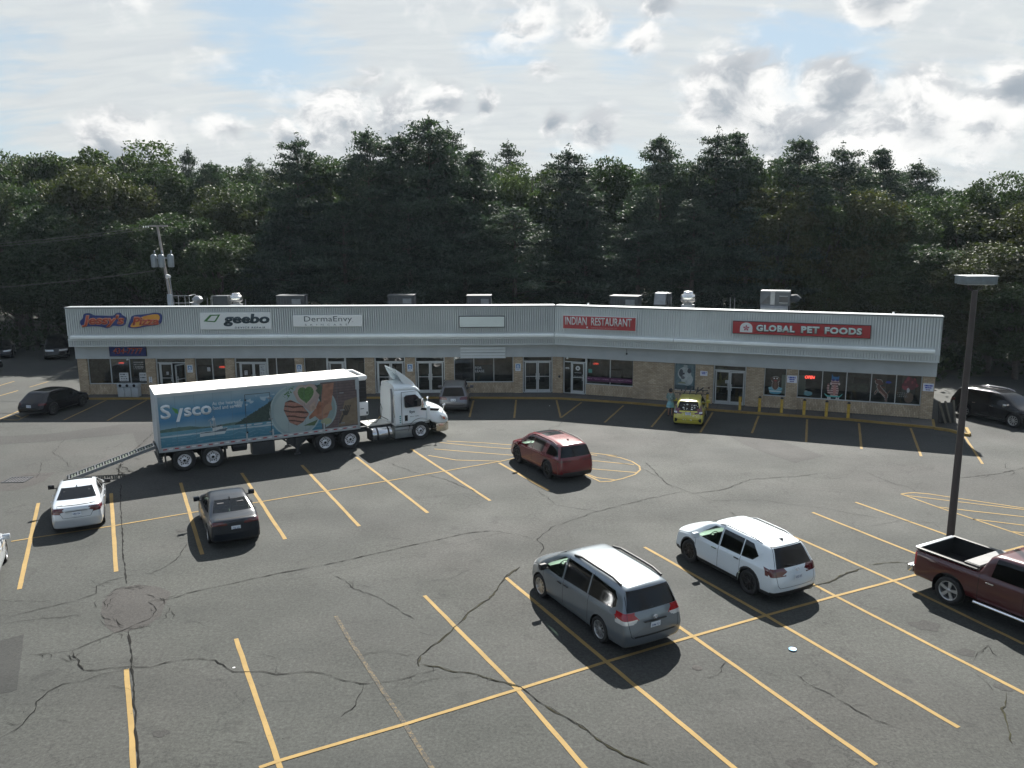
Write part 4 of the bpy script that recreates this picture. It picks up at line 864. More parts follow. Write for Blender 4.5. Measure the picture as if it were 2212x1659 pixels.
q = MB(); q.lathe([(0, .0), (.14, .0), (.15, .01), (0, .02)], 'y', n=20); o = q.build('window_graphic', mat('frisbee_blue', (.02, .05, .30), .4, 0, .1, 4), loc=wp('R', 19.82, .12, 2.03), rot=(0, 0, RA)); o.scale = (1, 1, .45); tag(o, 'blue flying disc graphic beside the leaping dachshund', 'window decal', 'graphics on the shop windows')
def fn_dim(seed, cols):
    def f(X, Z):
        u, v = X/X.max(), Z/Z.max(); n = vnoise(u, v, 6, seed)*.5+vnoise(u, v, 15, seed+1)*.5; im = np.stack([c*(.4+1.1*n) for c in cols], -1); al = np.ones(X.shape); return im, al
    return f
def fn_bouquet(X, Z):
    u, v = X/X.max(), Z/Z.max(); n = vnoise(u, v, 9, 12); im = np.zeros(X.shape+(3,)); al = np.zeros(X.shape)
    paint(im, E_(u, v, .55, .72, .40*(.7+.5*n), .26*(.7+.5*n)), (.10, .03, .035), al); paint(im, (al > 0) & (n > .55), (.22, .05, .06), al); paint(im, E_(u, v, .55, .2, .22, .2), (.10, .07, .05), al); paint(im, E_(u, v, .5, .47, .07, .09), (.40, .42, .42), al)
    for k in range(3): paint(im, (abs(v-(.36-.07*k)) < .018) & (u < .5) & (np.sin(u*60+k) > -.3), (.18, .2, .2), al)
    return im, al
decal('R', 20.32, 21.40, .92, 2.45, fn_bouquet, 'dim reddish dog poster with small white lettering in the last window', cat='poster')
decal('R', 17.78, 18.80, 1.35, 1.85, fn_dim(5, (.075, .095, .09)), 'row of pale pet food bags behind the glass between cat and dachshund', y=.26, cat='shelf display')
decal('R', 15.30, 15.85, .95, 1.32, lambda X, Z: (lambda u, v: (np.where(E_(u, v, .5, .4, .45, .38)[..., None], np.array((.12, .24, .26)), np.array((.3, .34, .34))), (E_(u, v, .5, .4, .45, .38)|E_(u, v, .3, .8, .12, .14)).astype(float)))(X/X.max(), Z/Z.max()), 'small pale blue fish bowl graphic low in the pet store window', nx=24, ny=20)
def strip_text(w, s0, s1, z, h, txt_, m, label, name='window_lettering', y=.13, bold=.01, shear=0., cat='window lettering', group=None):
    me = text_mesh(txt_, s1-s0, h, m, bold, shear, .004); o = link(name, me, None, wp(w, (s0+s1)/2, y, z), (R(90), 0, WING[w][1])); return tag(o, label, cat, group)
M_let = mat('window_white_letters', (.50, .53, .55), .5, 0, .08, 4); M_neon = mat('neon_red', (.95, .10, .07), .5, 0, .1, 3, emit=.55)
strip_text('L', 26.02, 26.62, 1.66, .38, 'FOR\nLEASE', M_let, 'white for-lease lettering on the dark middle window')
decal('L', 25.98, 27.15, .88, 1.95, fn_dim(9, (.010, .028, .055)), 'faint dark blue leasing banner behind the white for-lease lettering', y=.245, cat='banner')
me_open = text_mesh('OPEN', .50, .17, M_neon, .03, .2, .01)
for w, s, z, k, lb in (('R', 15.62, 2.07, 1.1, 'red neon open sign in the pet store window'), ('R', 2.62, 2.14, .7, 'red neon open sign in the Indian restaurant window'), ('L', 9.38, 1.88, .8, 'red neon open sign in the device repair window'), ('L', 2.75, 2.18, .7, 'dim red open sign in the pizza shop window')):
    o = link('neon_open_sign', me_open, None, wp(w, s, .26 if s != 15.62 else .13, z), (R(90), 0, WING[w][1])); o.scale = (k, k, k); tag(o, lb, 'neon sign', 'neon open signs')
decal('R', 2.06, 5.06, 1.00, 1.30, lambda X, Z: (np.ones(X.shape+(3,))*(.075, .018, .06), np.ones(X.shape)), 'purple band across the lower restaurant window', nx=2, ny=2, y=.15, cat='window band')
strip_text('R', 2.10, 3.50, 1.16, .075, 'DINE IN  |  TAKE OUT  |  CATERING', mat('pink_letters', (.60, .28, .48), .5), 'pink dine in, take out, catering lettering on the left restaurant pane', group='restaurant band lettering')
strip_text('R', 3.68, 5.00, 1.16, .075, 'DINE IN  |  TAKE OUT  |  CATERING', MATS['pink_letters'], 'pink dine in, take out, catering lettering on the right restaurant pane', group='restaurant band lettering')
decal('R', 2.16, 2.40, 1.55, 1.80, lambda X, Z: (np.ones(X.shape+(3,))*(.10, .30, .26), np.ones(X.shape)), 'small teal notice in the restaurant window', nx=2, ny=2, y=.13, cat='notice')
decal('R', 1.28, 1.60, 1.62, 1.98, lambda X, Z: (np.where(((np.hypot(X-.16, Z-.18) > .06) & (np.hypot(X-.16, Z-.18) < .15))[..., None], np.array((.6, .62, .62)), np.zeros(3)), ((np.hypot(X-.16, Z-.18) > .06) & (np.hypot(X-.16, Z-.18) < .15)).astype(float)), 'round white emblem on the restaurant door', nx=30, ny=34)
strip_text('R', 1.22, 1.68, 1.50, .06, 'KANTIPUR', M_let, 'small white name lettering on the restaurant door'); strip_text('R', 1.18, 1.70, 1.27, .05, '902 407 5104', M_let, 'small white phone number on the restaurant door')
def fn_list(seed, bg=(.50, .52, .52), ink=(.08, .09, .10), rows=8):
    def f(X, Z):
        u, v = X/X.max(), Z/Z.max(); rr = np.random.default_rng(seed).random((40, 60)); im = np.ones(X.shape+(3,))*bg
        m_ = (np.sin(v*rows*2*PI) > .1) & (u > .12) & (u < .88) & (v > .08) & (v < .94) & (rr[np.clip((v*rows).astype(int), 0, 39), np.clip((u*30).astype(int), 0, 59)] > .3); im[m_] = ink; return im, np.ones(X.shape)
    return f
for w, s0, s1, z0, z1, fn, lb in (('L', 2.60, 3.20, .98, 1.55, fn_list(21, rows=4), 'white pizza-shop parking placard low in the window'), ('L', 3.92, 4.40, .98, 1.55, fn_list(22, rows=3), 'white placard with black pictures right of the parking placard'), ('L', 3.48, 4.38, 1.75, 2.35, lambda X, Z: (lambda r: (r[0], (r[0][..., 0] > .2).astype(float)))(fn_list(23, (0, 0, 0), (.34, .34, .32), 4)(X, Z)), 'faint white notice lettering in the upper pizza shop window'),
                               ('L', 11.86, 12.22, 1.30, 2.05, fn_list(24, rows=7), 'tall white list posted on the device repair door'), ('L', 10.86, 11.05, 1.36, 1.66, fn_list(25, rows=4), 'small white paper on the left device repair door'), ('L', 5.72, 5.86, 1.40, 1.60, fn_list(26, rows=3), 'small white paper on the closed pizza shop door'),
                               ('L', 8.42, 8.62, 1.62, 1.88, fn_list(27, rows=4), 'small white paper left of the device repair mullion'), ('R', 10.80, 10.98, 1.40, 1.60, fn_list(28, rows=3), 'white paper on the left pet store door'), ('R', .60, .85, 1.72, 1.82, fn_list(29, rows=1), 'white sticker on the narrow pane beside the restaurant door')):
    decal(w, s0, s1, z0, z1, fn, lb, nx=26, ny=30, y=.13, name='window_paper', group='papers in the shop windows', cat='paper')
q = MB(); q.box(0, .42, 0, .02, 0, 1.18); tag(q.build('display_board', M_sw, loc=wp('R', 14.98, .30, .95), rot=(0, 0, RA)), 'plain white board leaning inside the pet store window', 'board', 'plain boards inside the pet store')
q = MB(); q.box(0, .26, 0, .02, 0, 1.15); tag(q.build('display_board', M_sw, loc=wp('R', 14.05, .32, .95), rot=(0, 0, RA)), 'narrow white board behind the pool-dog window', 'board', 'plain boards inside the pet store')
# small wall lamps hanging from the band
for w, s, z, lb in (('R', 4.71, 2.95, 'small dark hanging lamp bracket on the band right of the restaurant windows'),):
    e = empty('wall_lamp', wp(w, s, -.12, z), RA, lb, 'lamp'); q = MB(); q.tube([(0, 0, .3), (0, -.02, .02)], .012, 6); q.build('bracket', M_blk, e); q = MB(); q.lathe([(0, .04), (.05, .03), (.06, -.04), (0, -.06)], n=10); q.build('lamp_head', M_blk, e)
for w, s, lb in (('L', 3.35, 'small pale camera mounted under the pizza phone panel'), ('R', .80, 'small pale camera above the restaurant door')):
    q = MB(); q.box(-.05, .05, -.14, 0, -.04, .03); q.tube([(0, -.05, .02), (0, -.05, .10)], .015, 6); tag(q.build('security_camera', M_sw, None, .01, loc=wp(w, s, -.05, 2.46), rot=(0, 0, WING[w][1])), lb, 'camera', 'cameras above the shop doors')
for s, w, lb in ((31.55, 'L', 0),):
    pass
q = MB(); q.lathe([(0, -.02), (.07, -.02), (.08, 0)], 'y', n=14); tag(q.build('wall_socket', M_dsteel, loc=wp('R', .22, -.0, 1.20), rot=(0, 0, RA)), 'round dark socket on the brick pier at the bend', 'fitting')
q = MB(); q.box(-.05, .05, -.05, 0, -.06, .06); tag(q.build('mail_box', mat('rusty_box', (.10, .06, .035), .8), loc=wp('R', 9.86, 0, 1.08), rot=(0, 0, RA)), 'small rusty box on the pier left of the pet store entrance', 'box')
# recycling bins outside the pizza shop
P = wp('L', 3.5, -.55, .105)
e = empty('recycling_station', P, 0, 'grey three-bin recycling station outside the pizza shop window', 'recycling bins')
M_bin = mat('bin_grey', (.34, .37, .39), .5, 0, .08, 2)
for k in range(3):
    b = MB(); b.box(-.66+k*.45, -.24+k*.45, -.25, .25, 0, .62); b.build('bin', M_bin, e, .03)
    b = MB(); b.box(-.68+k*.45, -.22+k*.45, -.27, .27, .64, .86); b.build('lid', M_bin, e, .04)
    b = MB(); b.lathe([(0, -.285), (.09, -.285), (.10, -.27)], 'y', (-.45+k*.45, 0, .75), 12); b.build('slot', M_gap, e)
# bollards
b = MB(); b.lathe([(.085, 0), (.085, .80), (.08, .86), (0, .86)], n=14); me_b = b.mesh('post', mat('bollard_yellow', (.44, .29, .04), .55, 0, .25, 6)); b = MB(); b.lathe([(.088, 0), (.088, .05), (.04, .10), (0, .11)], n=14); me_c = b.mesh('cap', M_blk)
bl = ['yellow bollard left of the pet store entrance beside the yellow hatchback', 'yellow bollard in front of the right leaf of the pet store doors', 'yellow bollard before the brick pier right of the pet store doors', 'yellow bollard before the pool-dog window', 'yellow bollard before the neon open window', 'yellow bollard before the skateboard-cat window', 'last yellow bollard at the right, before the dachshund window']
for lb, p in zip(bl, ((11.72, 47.32), (13.47, 46.55), (14.49, 46.10), (15.67, 45.75), (16.80, 45.25), (17.91, 44.80), (18.97, 44.34))):
    e = empty('bollard', (p[0], p[1]+.12, .1), 0, lb, 'bollard', 'yellow bollards along the pet store kerb'); link('post', me_b, e); link('cap', me_c, e, (0, 0, .83))
# planks leaning at the right corner
me_p = MB().box(-.06, .06, -.02, .02, 0, 1.25).mesh('plank', mat('plank_wood', (.10, .088, .066), .85, 0, .25, 3))
for i, (dx, dy, t, r_, lb) in enumerate(((.25, .1, .25, .1, 'pale plank leaning closest to the right brick corner'), (.55, .15, .32, .35, 'yellowish plank leaning in the middle at the right brick corner'), (.85, .25, .30, .2, 'pale plank leaning outermost at the right brick corner'))):
    o = link('leaning_plank', me_p, None, (23.75+dx, 43.4+dy, .0), (-t, .16*i-.25, r_)); tag(o, lb, 'plank', 'boards leaning at the right corner')
b = MB(); b.box(-.5, .5, -.03, .03, .0, 1.1); tag(b.build('leaning_sheet', mat('dark_sheet', (.03, .028, .025), .8), loc=(24.2, 43.75, .0), rot=(-.2, 0, .2)), 'dark sheet standing behind the leaning planks', 'board')

# ------------------------------------------------------------------ rooftop equipment
RZ = 4.72
def roof_e(name, w, s, y, label, cat, group=None): P = wp(w, s, y, RZ); return empty(name, P, WING[w][1], label, cat, group)
def roof_up(*a):
    e = roof_e(*a); e.location.z += .62; q = MB()
    for x in (-.3, .3): q.box(x-.03, x+.03, -.03, .03, -.62, .02)
    q.build('support', M_steel, e); return e
def hvac(w, s0, s1, zt, y, label):
    e = roof_e('rooftop_unit', w, (s0+s1)/2, y, label, 'air conditioner', 'air conditioning units on the roof'); W_ = s1-s0; H_ = zt-RZ
    b = MB(); b.box(-W_/2, W_/2, -.55, .75, .12, H_); b.build('housing', M_hvac, e, .02)
    b = MB(); b.box(-W_/2-.03, W_/2+.03, -.58, .78, H_, H_+.035); b.build('lid', mat('unit_lid_grey', (.055, .062, .066), .6, 0, .2, 2, spec=.2), e)
    b = MB(); b.box(W_*.08, W_*.40, -.66, -.55, H_*.62, H_*.86); b.build('louvre_hood', mat('unit_hood', (.10, .115, .13), .6, 0, .1, 2, spec=.2), e, .01)
    b = MB(); b.box(W_*.12, W_*.34, -.60, -.55, H_*.16, H_*.32); b.build('label_plate', M_ledge, e)
    for k in range(4): b = MB(); b.box(-W_*.44+k*W_*.1, -W_*.44+k*W_*.1+.02, -.562, -.55, .2, H_*.9); b.build('coil_rib', M_dsteel, e)
    b = MB(); b.box(-W_/2, W_/2, -.5, .7, 0, .12); b.build('curb', M_dsteel, e)
hvac('L', 11.95, 13.85, 6.20, 5, 'dark rooftop air conditioner behind the right end of the device repair sign')
hvac('L', 19.75, 21.60, 6.20, 5, 'dark rooftop air conditioner right of the skincare sign'); hvac('L', 25.3, 27.0, 6.14, 5, 'dark rooftop air conditioner above the empty fascia sign'); hvac('R', 2.35, 4.30, 6.18, 5, 'sunlit-topped air conditioner above the Indian restaurant sign')
e = roof_up('box_fan', 'L', 8.4, 4, 'low dark louvred box on the roof above the device repair sign', 'vent'); b = MB(); b.box(-.55, .45, -.45, .45, 0, .95); b.build('housing', M_hvac, e, .01); b = MB(); b.box(-.6, -.57, -.5, -.47, 0, .98); b.box(-.6, .45, -.5, -.47, .95, .98); b.build('frame', M_steel, e)
def mushroom(w, s, y, k, label):
    e = roof_e('exhaust_fan', w, s, y, label, 'exhaust fan', 'shiny exhaust fans on the roof'); e.location.z += .62
    b = MB(); b.box(-.36*k, .36*k, -.36*k, .36*k, -.62, .42*k); b.build('curb', M_steel, e, .01)
    b = MB(); b.lathe([(.26*k, .42*k), (.28*k, .55*k), (.44*k, .62*k), (.46*k, .95*k), (.40*k, 1.06*k), (.30*k, 1.08*k), (.30*k, 1.22*k), (.26*k, 1.25*k), (0, 1.25*k)], n=24); b.build('fan_hood', mat('spun_aluminium', (.62, .62, .60), .25, .9, .08, 3), e)
    b = MB(); b.lathe([(.465*k, .70*k), (.48*k, .72*k), (.465*k, .74*k)], n=24); b.build('band', M_steel, e)
mushroom('L', 9.45, 3.6, .92, 'shiny round exhaust fan above the geebo lettering'); mushroom('R', 7.75, 4, 1.06, 'tall shiny exhaust fan between the two red signs')
e = roof_up('gooseneck_duct', 'L', 6.55, 4, 'galvanised gooseneck duct on the roof near the ladder', 'duct'); b = MB(); b.tube([(-.1, 0, 0), (-.1, 0, .45), (-.06, -.03, .62), (.06, -.08, .72), (.2, -.14, .70), (.3, -.2, .58)], .26, 16); b.build('elbow', M_steel, e); b = MB(); b.lathe([(.30, 0), (.30, .12), (.26, .12)], o=(-.1, 0, 0), n=16); b.build('collar', M_steel, e)
e = roof_up('roof_ladder_rail', 'L', 5.3, 4, 'thin galvanised guard rail around the roof ladder', 'railing'); b = MB()
for z in (.45, .95): b.tube([(-.55, 0, z), (.75, 0, z)], .022, 6)
for x in (-.5, .0, .45, .75): b.tube([(x, 0, 0), (x, 0, .97)], .022, 6)
b.tube([(.75, 0, .45), (.75, 1.2, .45)], .022, 6); b.tube([(.75, 0, .95), (.75, 1.2, .95), (.75, 1.2, 0)], .022, 6); b.build('rail', M_steel, e)
e = roof_up('intake_hood', 'R', 5.9, 5, 'grey sheet-metal intake hood right of the restaurant sign', 'vent'); b = MB(); b.box(-.5, .35, -.4, .5, 0, .35); b.build('curb', M_hvac, e)
b = MB(); b.prism([(-.75, .38), (-.45, 1.12), (.55, 1.12), (.55, .38)], -.46, .30, 'x'); b.build('hood', M_steel, e); b = MB(); b.box(.32, .52, -.3, .5, .4, 1.1); b.build('motor_box', M_hvac, e, .02)
e = roof_up('make_up_air_unit', 'R', 13.2, 5, 'large grey air handling unit with side duct above the pet store sign', 'air handler'); b = MB(); b.box(-.95, .85, -.5, .8, .5, 1.42); b.build('housing', mat('air_handler_grey', (.075, .085, .095), .6, 0, .15, 2, spec=.2), e, .01)
b = MB(); b.box(-.32, -.05, -.56, -.5, .55, 1.36); b.box(-.05, .85, -.56, -.5, 1.36, 1.44); b.build('seam', M_steel, e); b = MB(); b.add([(-.85, -.512, .62), (-.42, -.512, .62), (-.42, -.512, 1.15)], [(0, 1, 2)]); b.build('dark_panel', M_dsteel, e)
for k in range(2): b = MB(); b.box(.22, .74, -.62, -.5, .66+k*.42, .71+k*.42); b.build('shelf_louvre', M_steel, e)
b = MB(); b.box(.22, .74, -.515, -.5, .72, 1.06); b.build('grille', M_dsteel, e)
b = MB(); b.tube([(-.9, -.42, .28), (.75, -.42, .28)], .27, 14); b.build('round_duct', M_steel, e); b = MB(); b.tube([(.85, .1, .9), (1.2, .1, .95), (1.35, .1, .8)], .26, 12); b.build('side_duct', M_hvac, e); b = MB(); b.box(-.85, .85, -.1, .7, 0, .5); b.build('curb', M_hvac, e)
for w, s, y, h, lb in (('R', 1.55, 2, .55, 'short white vent pipe just right of the bend in the roof'), ('R', 19.9, 2, .52, 'short pale vent pipe near the right end of the roof')):
    b = MB(); b.lathe([(.055, 0), (.055, h+.62), (.04, h+.62), (.04, h+.52)], n=12); tag(b.build('vent_pipe', M_ledge, loc=wp(w, s, y, RZ)), lb, 'vent pipe', 'vent pipes on the roof')
for w, s, y, h, lb in (('R', 6.55, 4.6, .85, 'thin rod beside the intake hood'), ('R', 10.35, 5, .9, 'left thin rod between fan and air handler'), ('R', 10.62, 5, .9, 'right thin rod between fan and air handler'), ('L', 7.3, 4, .8, 'left thin rod right of the gooseneck duct'), ('L', 7.55, 4, .8, 'right thin rod right of the gooseneck duct'), ('L', 9.98, 3.9, .7, 'thin rod right of the left exhaust fan'), ('L', 13.95, 5, .8, 'thin rod at the right side of the leftmost air conditioner')):
    b = MB(); b.tube([(0, 0, 0), (0, 0, h+.62)], .018, 6); tag(b.build('roof_rod', M_steel, loc=wp(w, s, y, RZ)), lb, 'rod', 'thin rods on the roof')

# ------------------------------------------------------------------ lamp post, utility pole and wires
lx, ly = 14.62, 25.56
e = empty('lamp_post', (lx, ly, 0), 0, 'tall brown parking-lot lamp post with flat rectangular head behind the pickup', 'lamp post')
b = MB(); b.tube([(0, 0, 0), (0, 0, 8.62)], [.125, .082], 12); b.build('pole', M_pole, e)
b = MB(); b.lathe([(0, 0), (.26, 0), (.26, .05), (.16, .10), (.14, .3)], n=16); b.build('base', M_pole, e)
b = MB(); b.box(-.48, .48, -.36, .36, 8.82, 9.06); b.build('lamp_head', mat('lamp_head_grey', (.16, .19, .20), .55, .2, .25, 3), e, .02)
b = MB(); b.box(-.50, .50, -.38, .38, 9.06, 9.085); b.build('cover', mat('lamp_cover', (.50, .52, .52), .4, .3, .1, 3), e)
b = MB(); b.box(-.42, .42, -.30, .30, 8.80, 8.82); b.build('lens', M_clr, e)
b = MB()
for k in (-1, 1): b.tube([(.06*k, 0, 8.60), (.20*k, 0, 8.66), (.24*k, 0, 8.82)], .022, 6)
b.build('bracket', M_pole, e)
ux, uy = -25.1, 59.2
e = empty('utility_pole', (ux, uy, 0), 0, 'weathered wooden utility pole with transformers behind the left shops', 'utility pole')
b = MB(); b.tube([(.5, 0, 0), (.18, 0, 5.5), (-.38, 0, 11.1)], [.13, .11, .075], 12); b.build('pole', M_wood, e)
b = MB(); b.box(-1.05, .35, -.06, .06, 11.02, 11.14); b.build('crossarm', M_wood, e)
for k in (-1, 0, 1):
    b = MB(); b.lathe([(.20, 0), (.215, .05), (.215, .78), (.19, .88), (.08, .93), (0, .93)], n=16); b.lathe([(.05, .95), (.06, 1.0), (.03, 1.2), (0, 1.2)], o=(.08, 0, 0), n=8); b.build('transformer', mat('transformer_grey', (.15, .18, .20), .4, .2, .1, 2), e, loc=(-.14+k*.60, -.18-(k == 0)*.18, 8.15))
b = MB(); b.box(-.72, .48, -.10, -.04, 8.75, 8.85); b.build('hanger', M_steel, e)
b = MB()
for dx in (-.06, .20): b.tube([(.30+dx*.8, -.17, 4.8), (.12+dx*.8, -.17, 7.4)], .045, 8)
b.build('conduit', M_steel, e)
b = MB(); b.tube([(.1, -.2, 7.4), (.2, -.35, 7.52), (.45, -.5, 7.48)], [.10, .14, .10], 10); b.build('weather_head', MATS['lamp_cover'], e)
b = MB(); b.box(.02, .38, -.28, -.12, 4.6, 6.2); b.build('cable_box', mat('cable_box_grey', (.20, .24, .28), .5, .3, .1, 2), e, .02)
for k in range(3): b = MB(); b.lathe([(.0, 0), (.05, .02), (.035, .06), (.05, .09), (0, .14)], n=10); b.build('insulator', M_sw, e, loc=(-1.35+k*.17, -.05, 10.96))
for z0, z1, lb in ((11.05, 10.2, 'highest thin overhead wire running left from the pole'), (10.9, 9.9, 'second thin overhead wire running left from the pole'), (7.9, 7.3, 'low thin overhead cable running left from the pole')):
    pts = [(ux-.8-40*t, uy-3*t, z0+(z1-z0)*t-1.2*4*t*(1-t)) for t in [i/16 for i in range(17)]]
    b = MB(); b.tube(pts, .022, 5); tag(b.build('overhead_wire', M_blk), lb, 'wire', 'wires leading left from the pole')

# ================================================================== vehicles
def gauss_interp(xs, pts, sig=.05):
    px, pz = zip(*pts); xx = np.linspace(px[0]-.5, px[-1]+.5, 1200); z = np.interp(xx, px, pz); d = xx[1]-xx[0]
    k = np.arange(-int(3*sig/d)-1, int(3*sig/d)+2)*d; w = np.exp(-.5*(k/sig)**2); w /= w.sum()
    z = np.convolve(np.pad(z, len(k)//2, 'edge'), w, 'valid'); return np.interp(xs, xx, z)
def chaikin(P, it=2):
    for _ in range(it):
        Q = [P[0]]
        for a, b in zip(P[:-1], P[1:]):
            Q.append(a*.75+b*.25); Q.append(a*.25+b*.75)
        Q.append(P[-1]); P = Q
    return P
def car_shell(sp):
    """closed body shell lofted from cross sections. x forward, z up, origin on the ground below the middle"""
    L_, H_, W_ = sp['L'], sp['H'], sp['W']; kx = L_/sp['nL']; kz = H_/sp['nH']
    top = [(x*kx, z*kz) for x, z in sp['top']]; belt = [(x*kx, z*kz) for x, z in sp['belt']]
    xr, xf = -L_/2, L_/2; r = .11
    xs = np.concatenate([np.linspace(xr+r, xr+.5, 7)[:-1], np.linspace(xr+.5, xf-.6, 46)[:-1], np.linspace(xf-.6, xf-r, 9)])
    zt = gauss_interp(xs, top, sp.get('sig', .06)); zb = gauss_interp(xs, belt, .10)
    hw = gauss_interp(xs, [(x*kx, w) for x, w in sp['plan']], .14)*W_/2; tum = sp.get('tumble', .34); zbot = sp.get('zbot', .20); cr = sp.get('crown', .07)
    def section(i):
        w, t, b = hw[i], zt[i], min(zb[i], zt[i]-.03); h = max(t-b-.08, 0)
        yr = w-.055-tum*h; zr = max(b+.02, t-cr-.035)
        K = [(0, zbot), (.72*w, zbot), (w-.05, zbot+.01), (w-.005, zbot+.14), (w, zbot+(b-zbot)*.45), (w-.01, zbot+(b-zbot)*.72), (w-.02, b-.05), (w-.045, b), (w-.06-tum*h*.25, b+(zr-b)*.30), (yr+.02, zr-.04*min(1, h*3)), (yr-.07, t-cr*.45), (yr*.55, t-cr*.12), (0, t)]
        return chaikin([np.array(p) for p in K], 2)
    secs = [section(i) for i in range(len(xs))]; n = len(secs[0]); rings = []
    def ring(sec, x, inset=0., scale=1.):
        s_ = np.array(sec); zc = (s_[:, 1].max()+s_[:, 1].min())/2; hh = (s_[:, 1].max()-s_[:, 1].min())/2; ww = s_[:, 0].max()
        y = s_[:, 0]*(ww-inset)/ww*scale; z = zc+(s_[:, 1]-zc)*(hh-inset)/hh*scale
        return [(x, a, b) for a, b in zip(y, z)]
    caps_r = [ring(secs[0], xr+r-r*math.sin(a), r*.8*(1-math.cos(a))) for a in (PI/2, PI/3, PI/6)]
    inn_r = [ring(secs[0], xr, r*.8, q) for q in (.04, .25, .5, .75, .9)]
    caps_f = [ring(secs[-1], xf-r+r*math.sin(a), r*.8*(1-math.cos(a))) for a in (PI/6, PI/3, PI/2)]; inn_f = [ring(secs[-1], xf, r*.8, q) for q in (.9, .75, .5, .25, .04)]
    rings = inn_r+caps_r+[[(x, a, b) for a, b in s_] for x, s_ in zip(xs, secs)]+caps_f+inn_f
    rl = sp.get('rear', [(0, 0), (2, 0)]); fl = sp.get('front', [(0, 0), (2, 0)])
    V_ = []
    for rg in rings:
        full = [(x, -y, z) for x, y, z in rg]+[(x, y, z) for x, y, z in rg[::-1]][1:-1]
        for x, y, z in full:
            br = max(0, 1-(x-xr)/.9); bf = max(0, 1-(xf-x)/.9)
            u = (abs(y)/(W_/2))
            x2 = x+br*(np.interp(z/kz, *zip(*rl))+sp.get('rcurve', .10)*u**2.5)-bf*(np.interp(z/kz, *zip(*fl))+sp.get('fcurve', .22)*u**2.5)
            V_.append((x2, y, z))
    m = 2*n-2; F_ = [(i*m+k, i*m+(k+1) % m, (i+1)*m+(k+1) % m, (i+1)*m+k) for i in range(len(rings)-1) for k in range(m)]
    F_ += [tuple(range(m))[::-1], tuple(range((len(rings)-1)*m, len(rings)*m))]
    bm = bmesh.new(); vs = [bm.verts.new(v) for v in V_]
    for f in F_:
        try: bm.faces.new([vs[i] for i in f])
        except ValueError: pass
    bmesh.ops.remove_doubles(bm, verts=bm.verts, dist=.0005); bmesh.ops.recalc_face_normals(bm, faces=bm.faces); bm.normal_update()
    nl = bm.verts.layers.float_vector.new('nrm')
    for v in bm.verts: v[nl] = v.normal
    bm.faces.layers.int.new('cls'); return bm
AX = {'side': (0, 2, 1), 'end': (1, 2, 0), 'top': (0, 1, 2)}
def cut(bm, view, side, poly, tagid, nmin=.25, flt=None):
    ia, ib, idr = AX[view]; a0 = min(p[0] for p in poly)-.03; a1 = max(p[0] for p in poly)+.03; b0 = min(p[1] for p in poly)-.03; b1 = max(p[1] for p in poly)+.03
    fs = []
    for f in bm.faces:
        if f.normal[idr]*side < nmin: continue
        c = f.calc_center_median()
        if flt and not flt(c): continue
        va = [v.co[ia] for v in f.verts]; vb = [v.co[ib] for v in f.verts]
        if max(va) < a0 or min(va) > a1 or max(vb) < b0 or min(vb) > b1: continue
        fs.append(f)
    if not fs: return
    geom = list({*fs, *(e for f in fs for e in f.edges), *(v for f in fs for v in f.verts)})
    ar = sum(poly[i][0]*poly[(i+1) % len(poly)][1]-poly[(i+1) % len(poly)][0]*poly[i][1] for i in range(len(poly))); sg = 1 if ar > 0 else -1
    hp = []
    for i in range(len(poly)):
        p, q = poly[i], poly[(i+1) % len(poly)]; dx, dz = q[0]-p[0], q[1]-p[1]; l_ = math.hypot(dx, dz)
        if l_ < 1e-6: continue
        co = [0, 0, 0]; co[ia], co[ib] = p; no = [0, 0, 0]; no[ia], no[ib] = -dz*sg/l_, dx*sg/l_
        hp.append((p, (-dz*sg/l_, dx*sg/l_)))
        rt = bmesh.ops.bisect_plane(bm, geom=geom, dist=1e-4, plane_co=co, plane_no=no); geom = rt['geom']
    L_ = bm.faces.layers.int['cls']
    for f in geom:
        if isinstance(f, bmesh.types.BMFace):
            c = f.calc_center_median()
            if all((c[ia]-p[0])*n_[0]+(c[ib]-p[1])*n_[1] > 0 for p, n_ in hp): f[L_] = tagid
def circ(cx, cz, r_, n=22): return [(cx+r_*math.cos(i*2*PI/n), cz+r_*math.sin(i*2*PI/n)) for i in range(n)]

def split_shell(bm, names, root):
    """every class of faces becomes a part of its own, keeping the smooth normals of the whole shell"""
    L_ = bm.faces.layers.int['cls']; nl = bm.verts.layers.float_vector['nrm']; groups = {}
    for f in bm.faces: groups.setdefault(f[L_], []).append(f)
    out = {}
    for k, fs in groups.items():
        if k == -1: continue
        nm, m_, par = names[k]; idx = {}; vs = []; ns = []; ff = []
        for f in fs:
            row = []
            for v in f.verts:
                if v.index not in idx or vs[idx[v.index]] is None: idx[v.index] = len(vs); vs.append(tuple(v.co)); nn = Vector(v[nl]); ns.append(tuple(nn.normalized() if nn.length > 1e-6 else Vector((0, 0, 1))))
                row.append(idx[v.index])
            ff.append(row)
        me = bpy.data.meshes.new(nm); me.from_pydata(vs, [], ff); me.materials.append(m_); me.polygons.foreach_set('use_smooth', [True]*len(ff))
        me.normals_split_custom_set_from_vertices(ns); out[k] = link(nm, me, root)
    for k, o in out.items():
        par = names[k][2]
        if par is not None and par in out: o.parent = out[par]
    return out

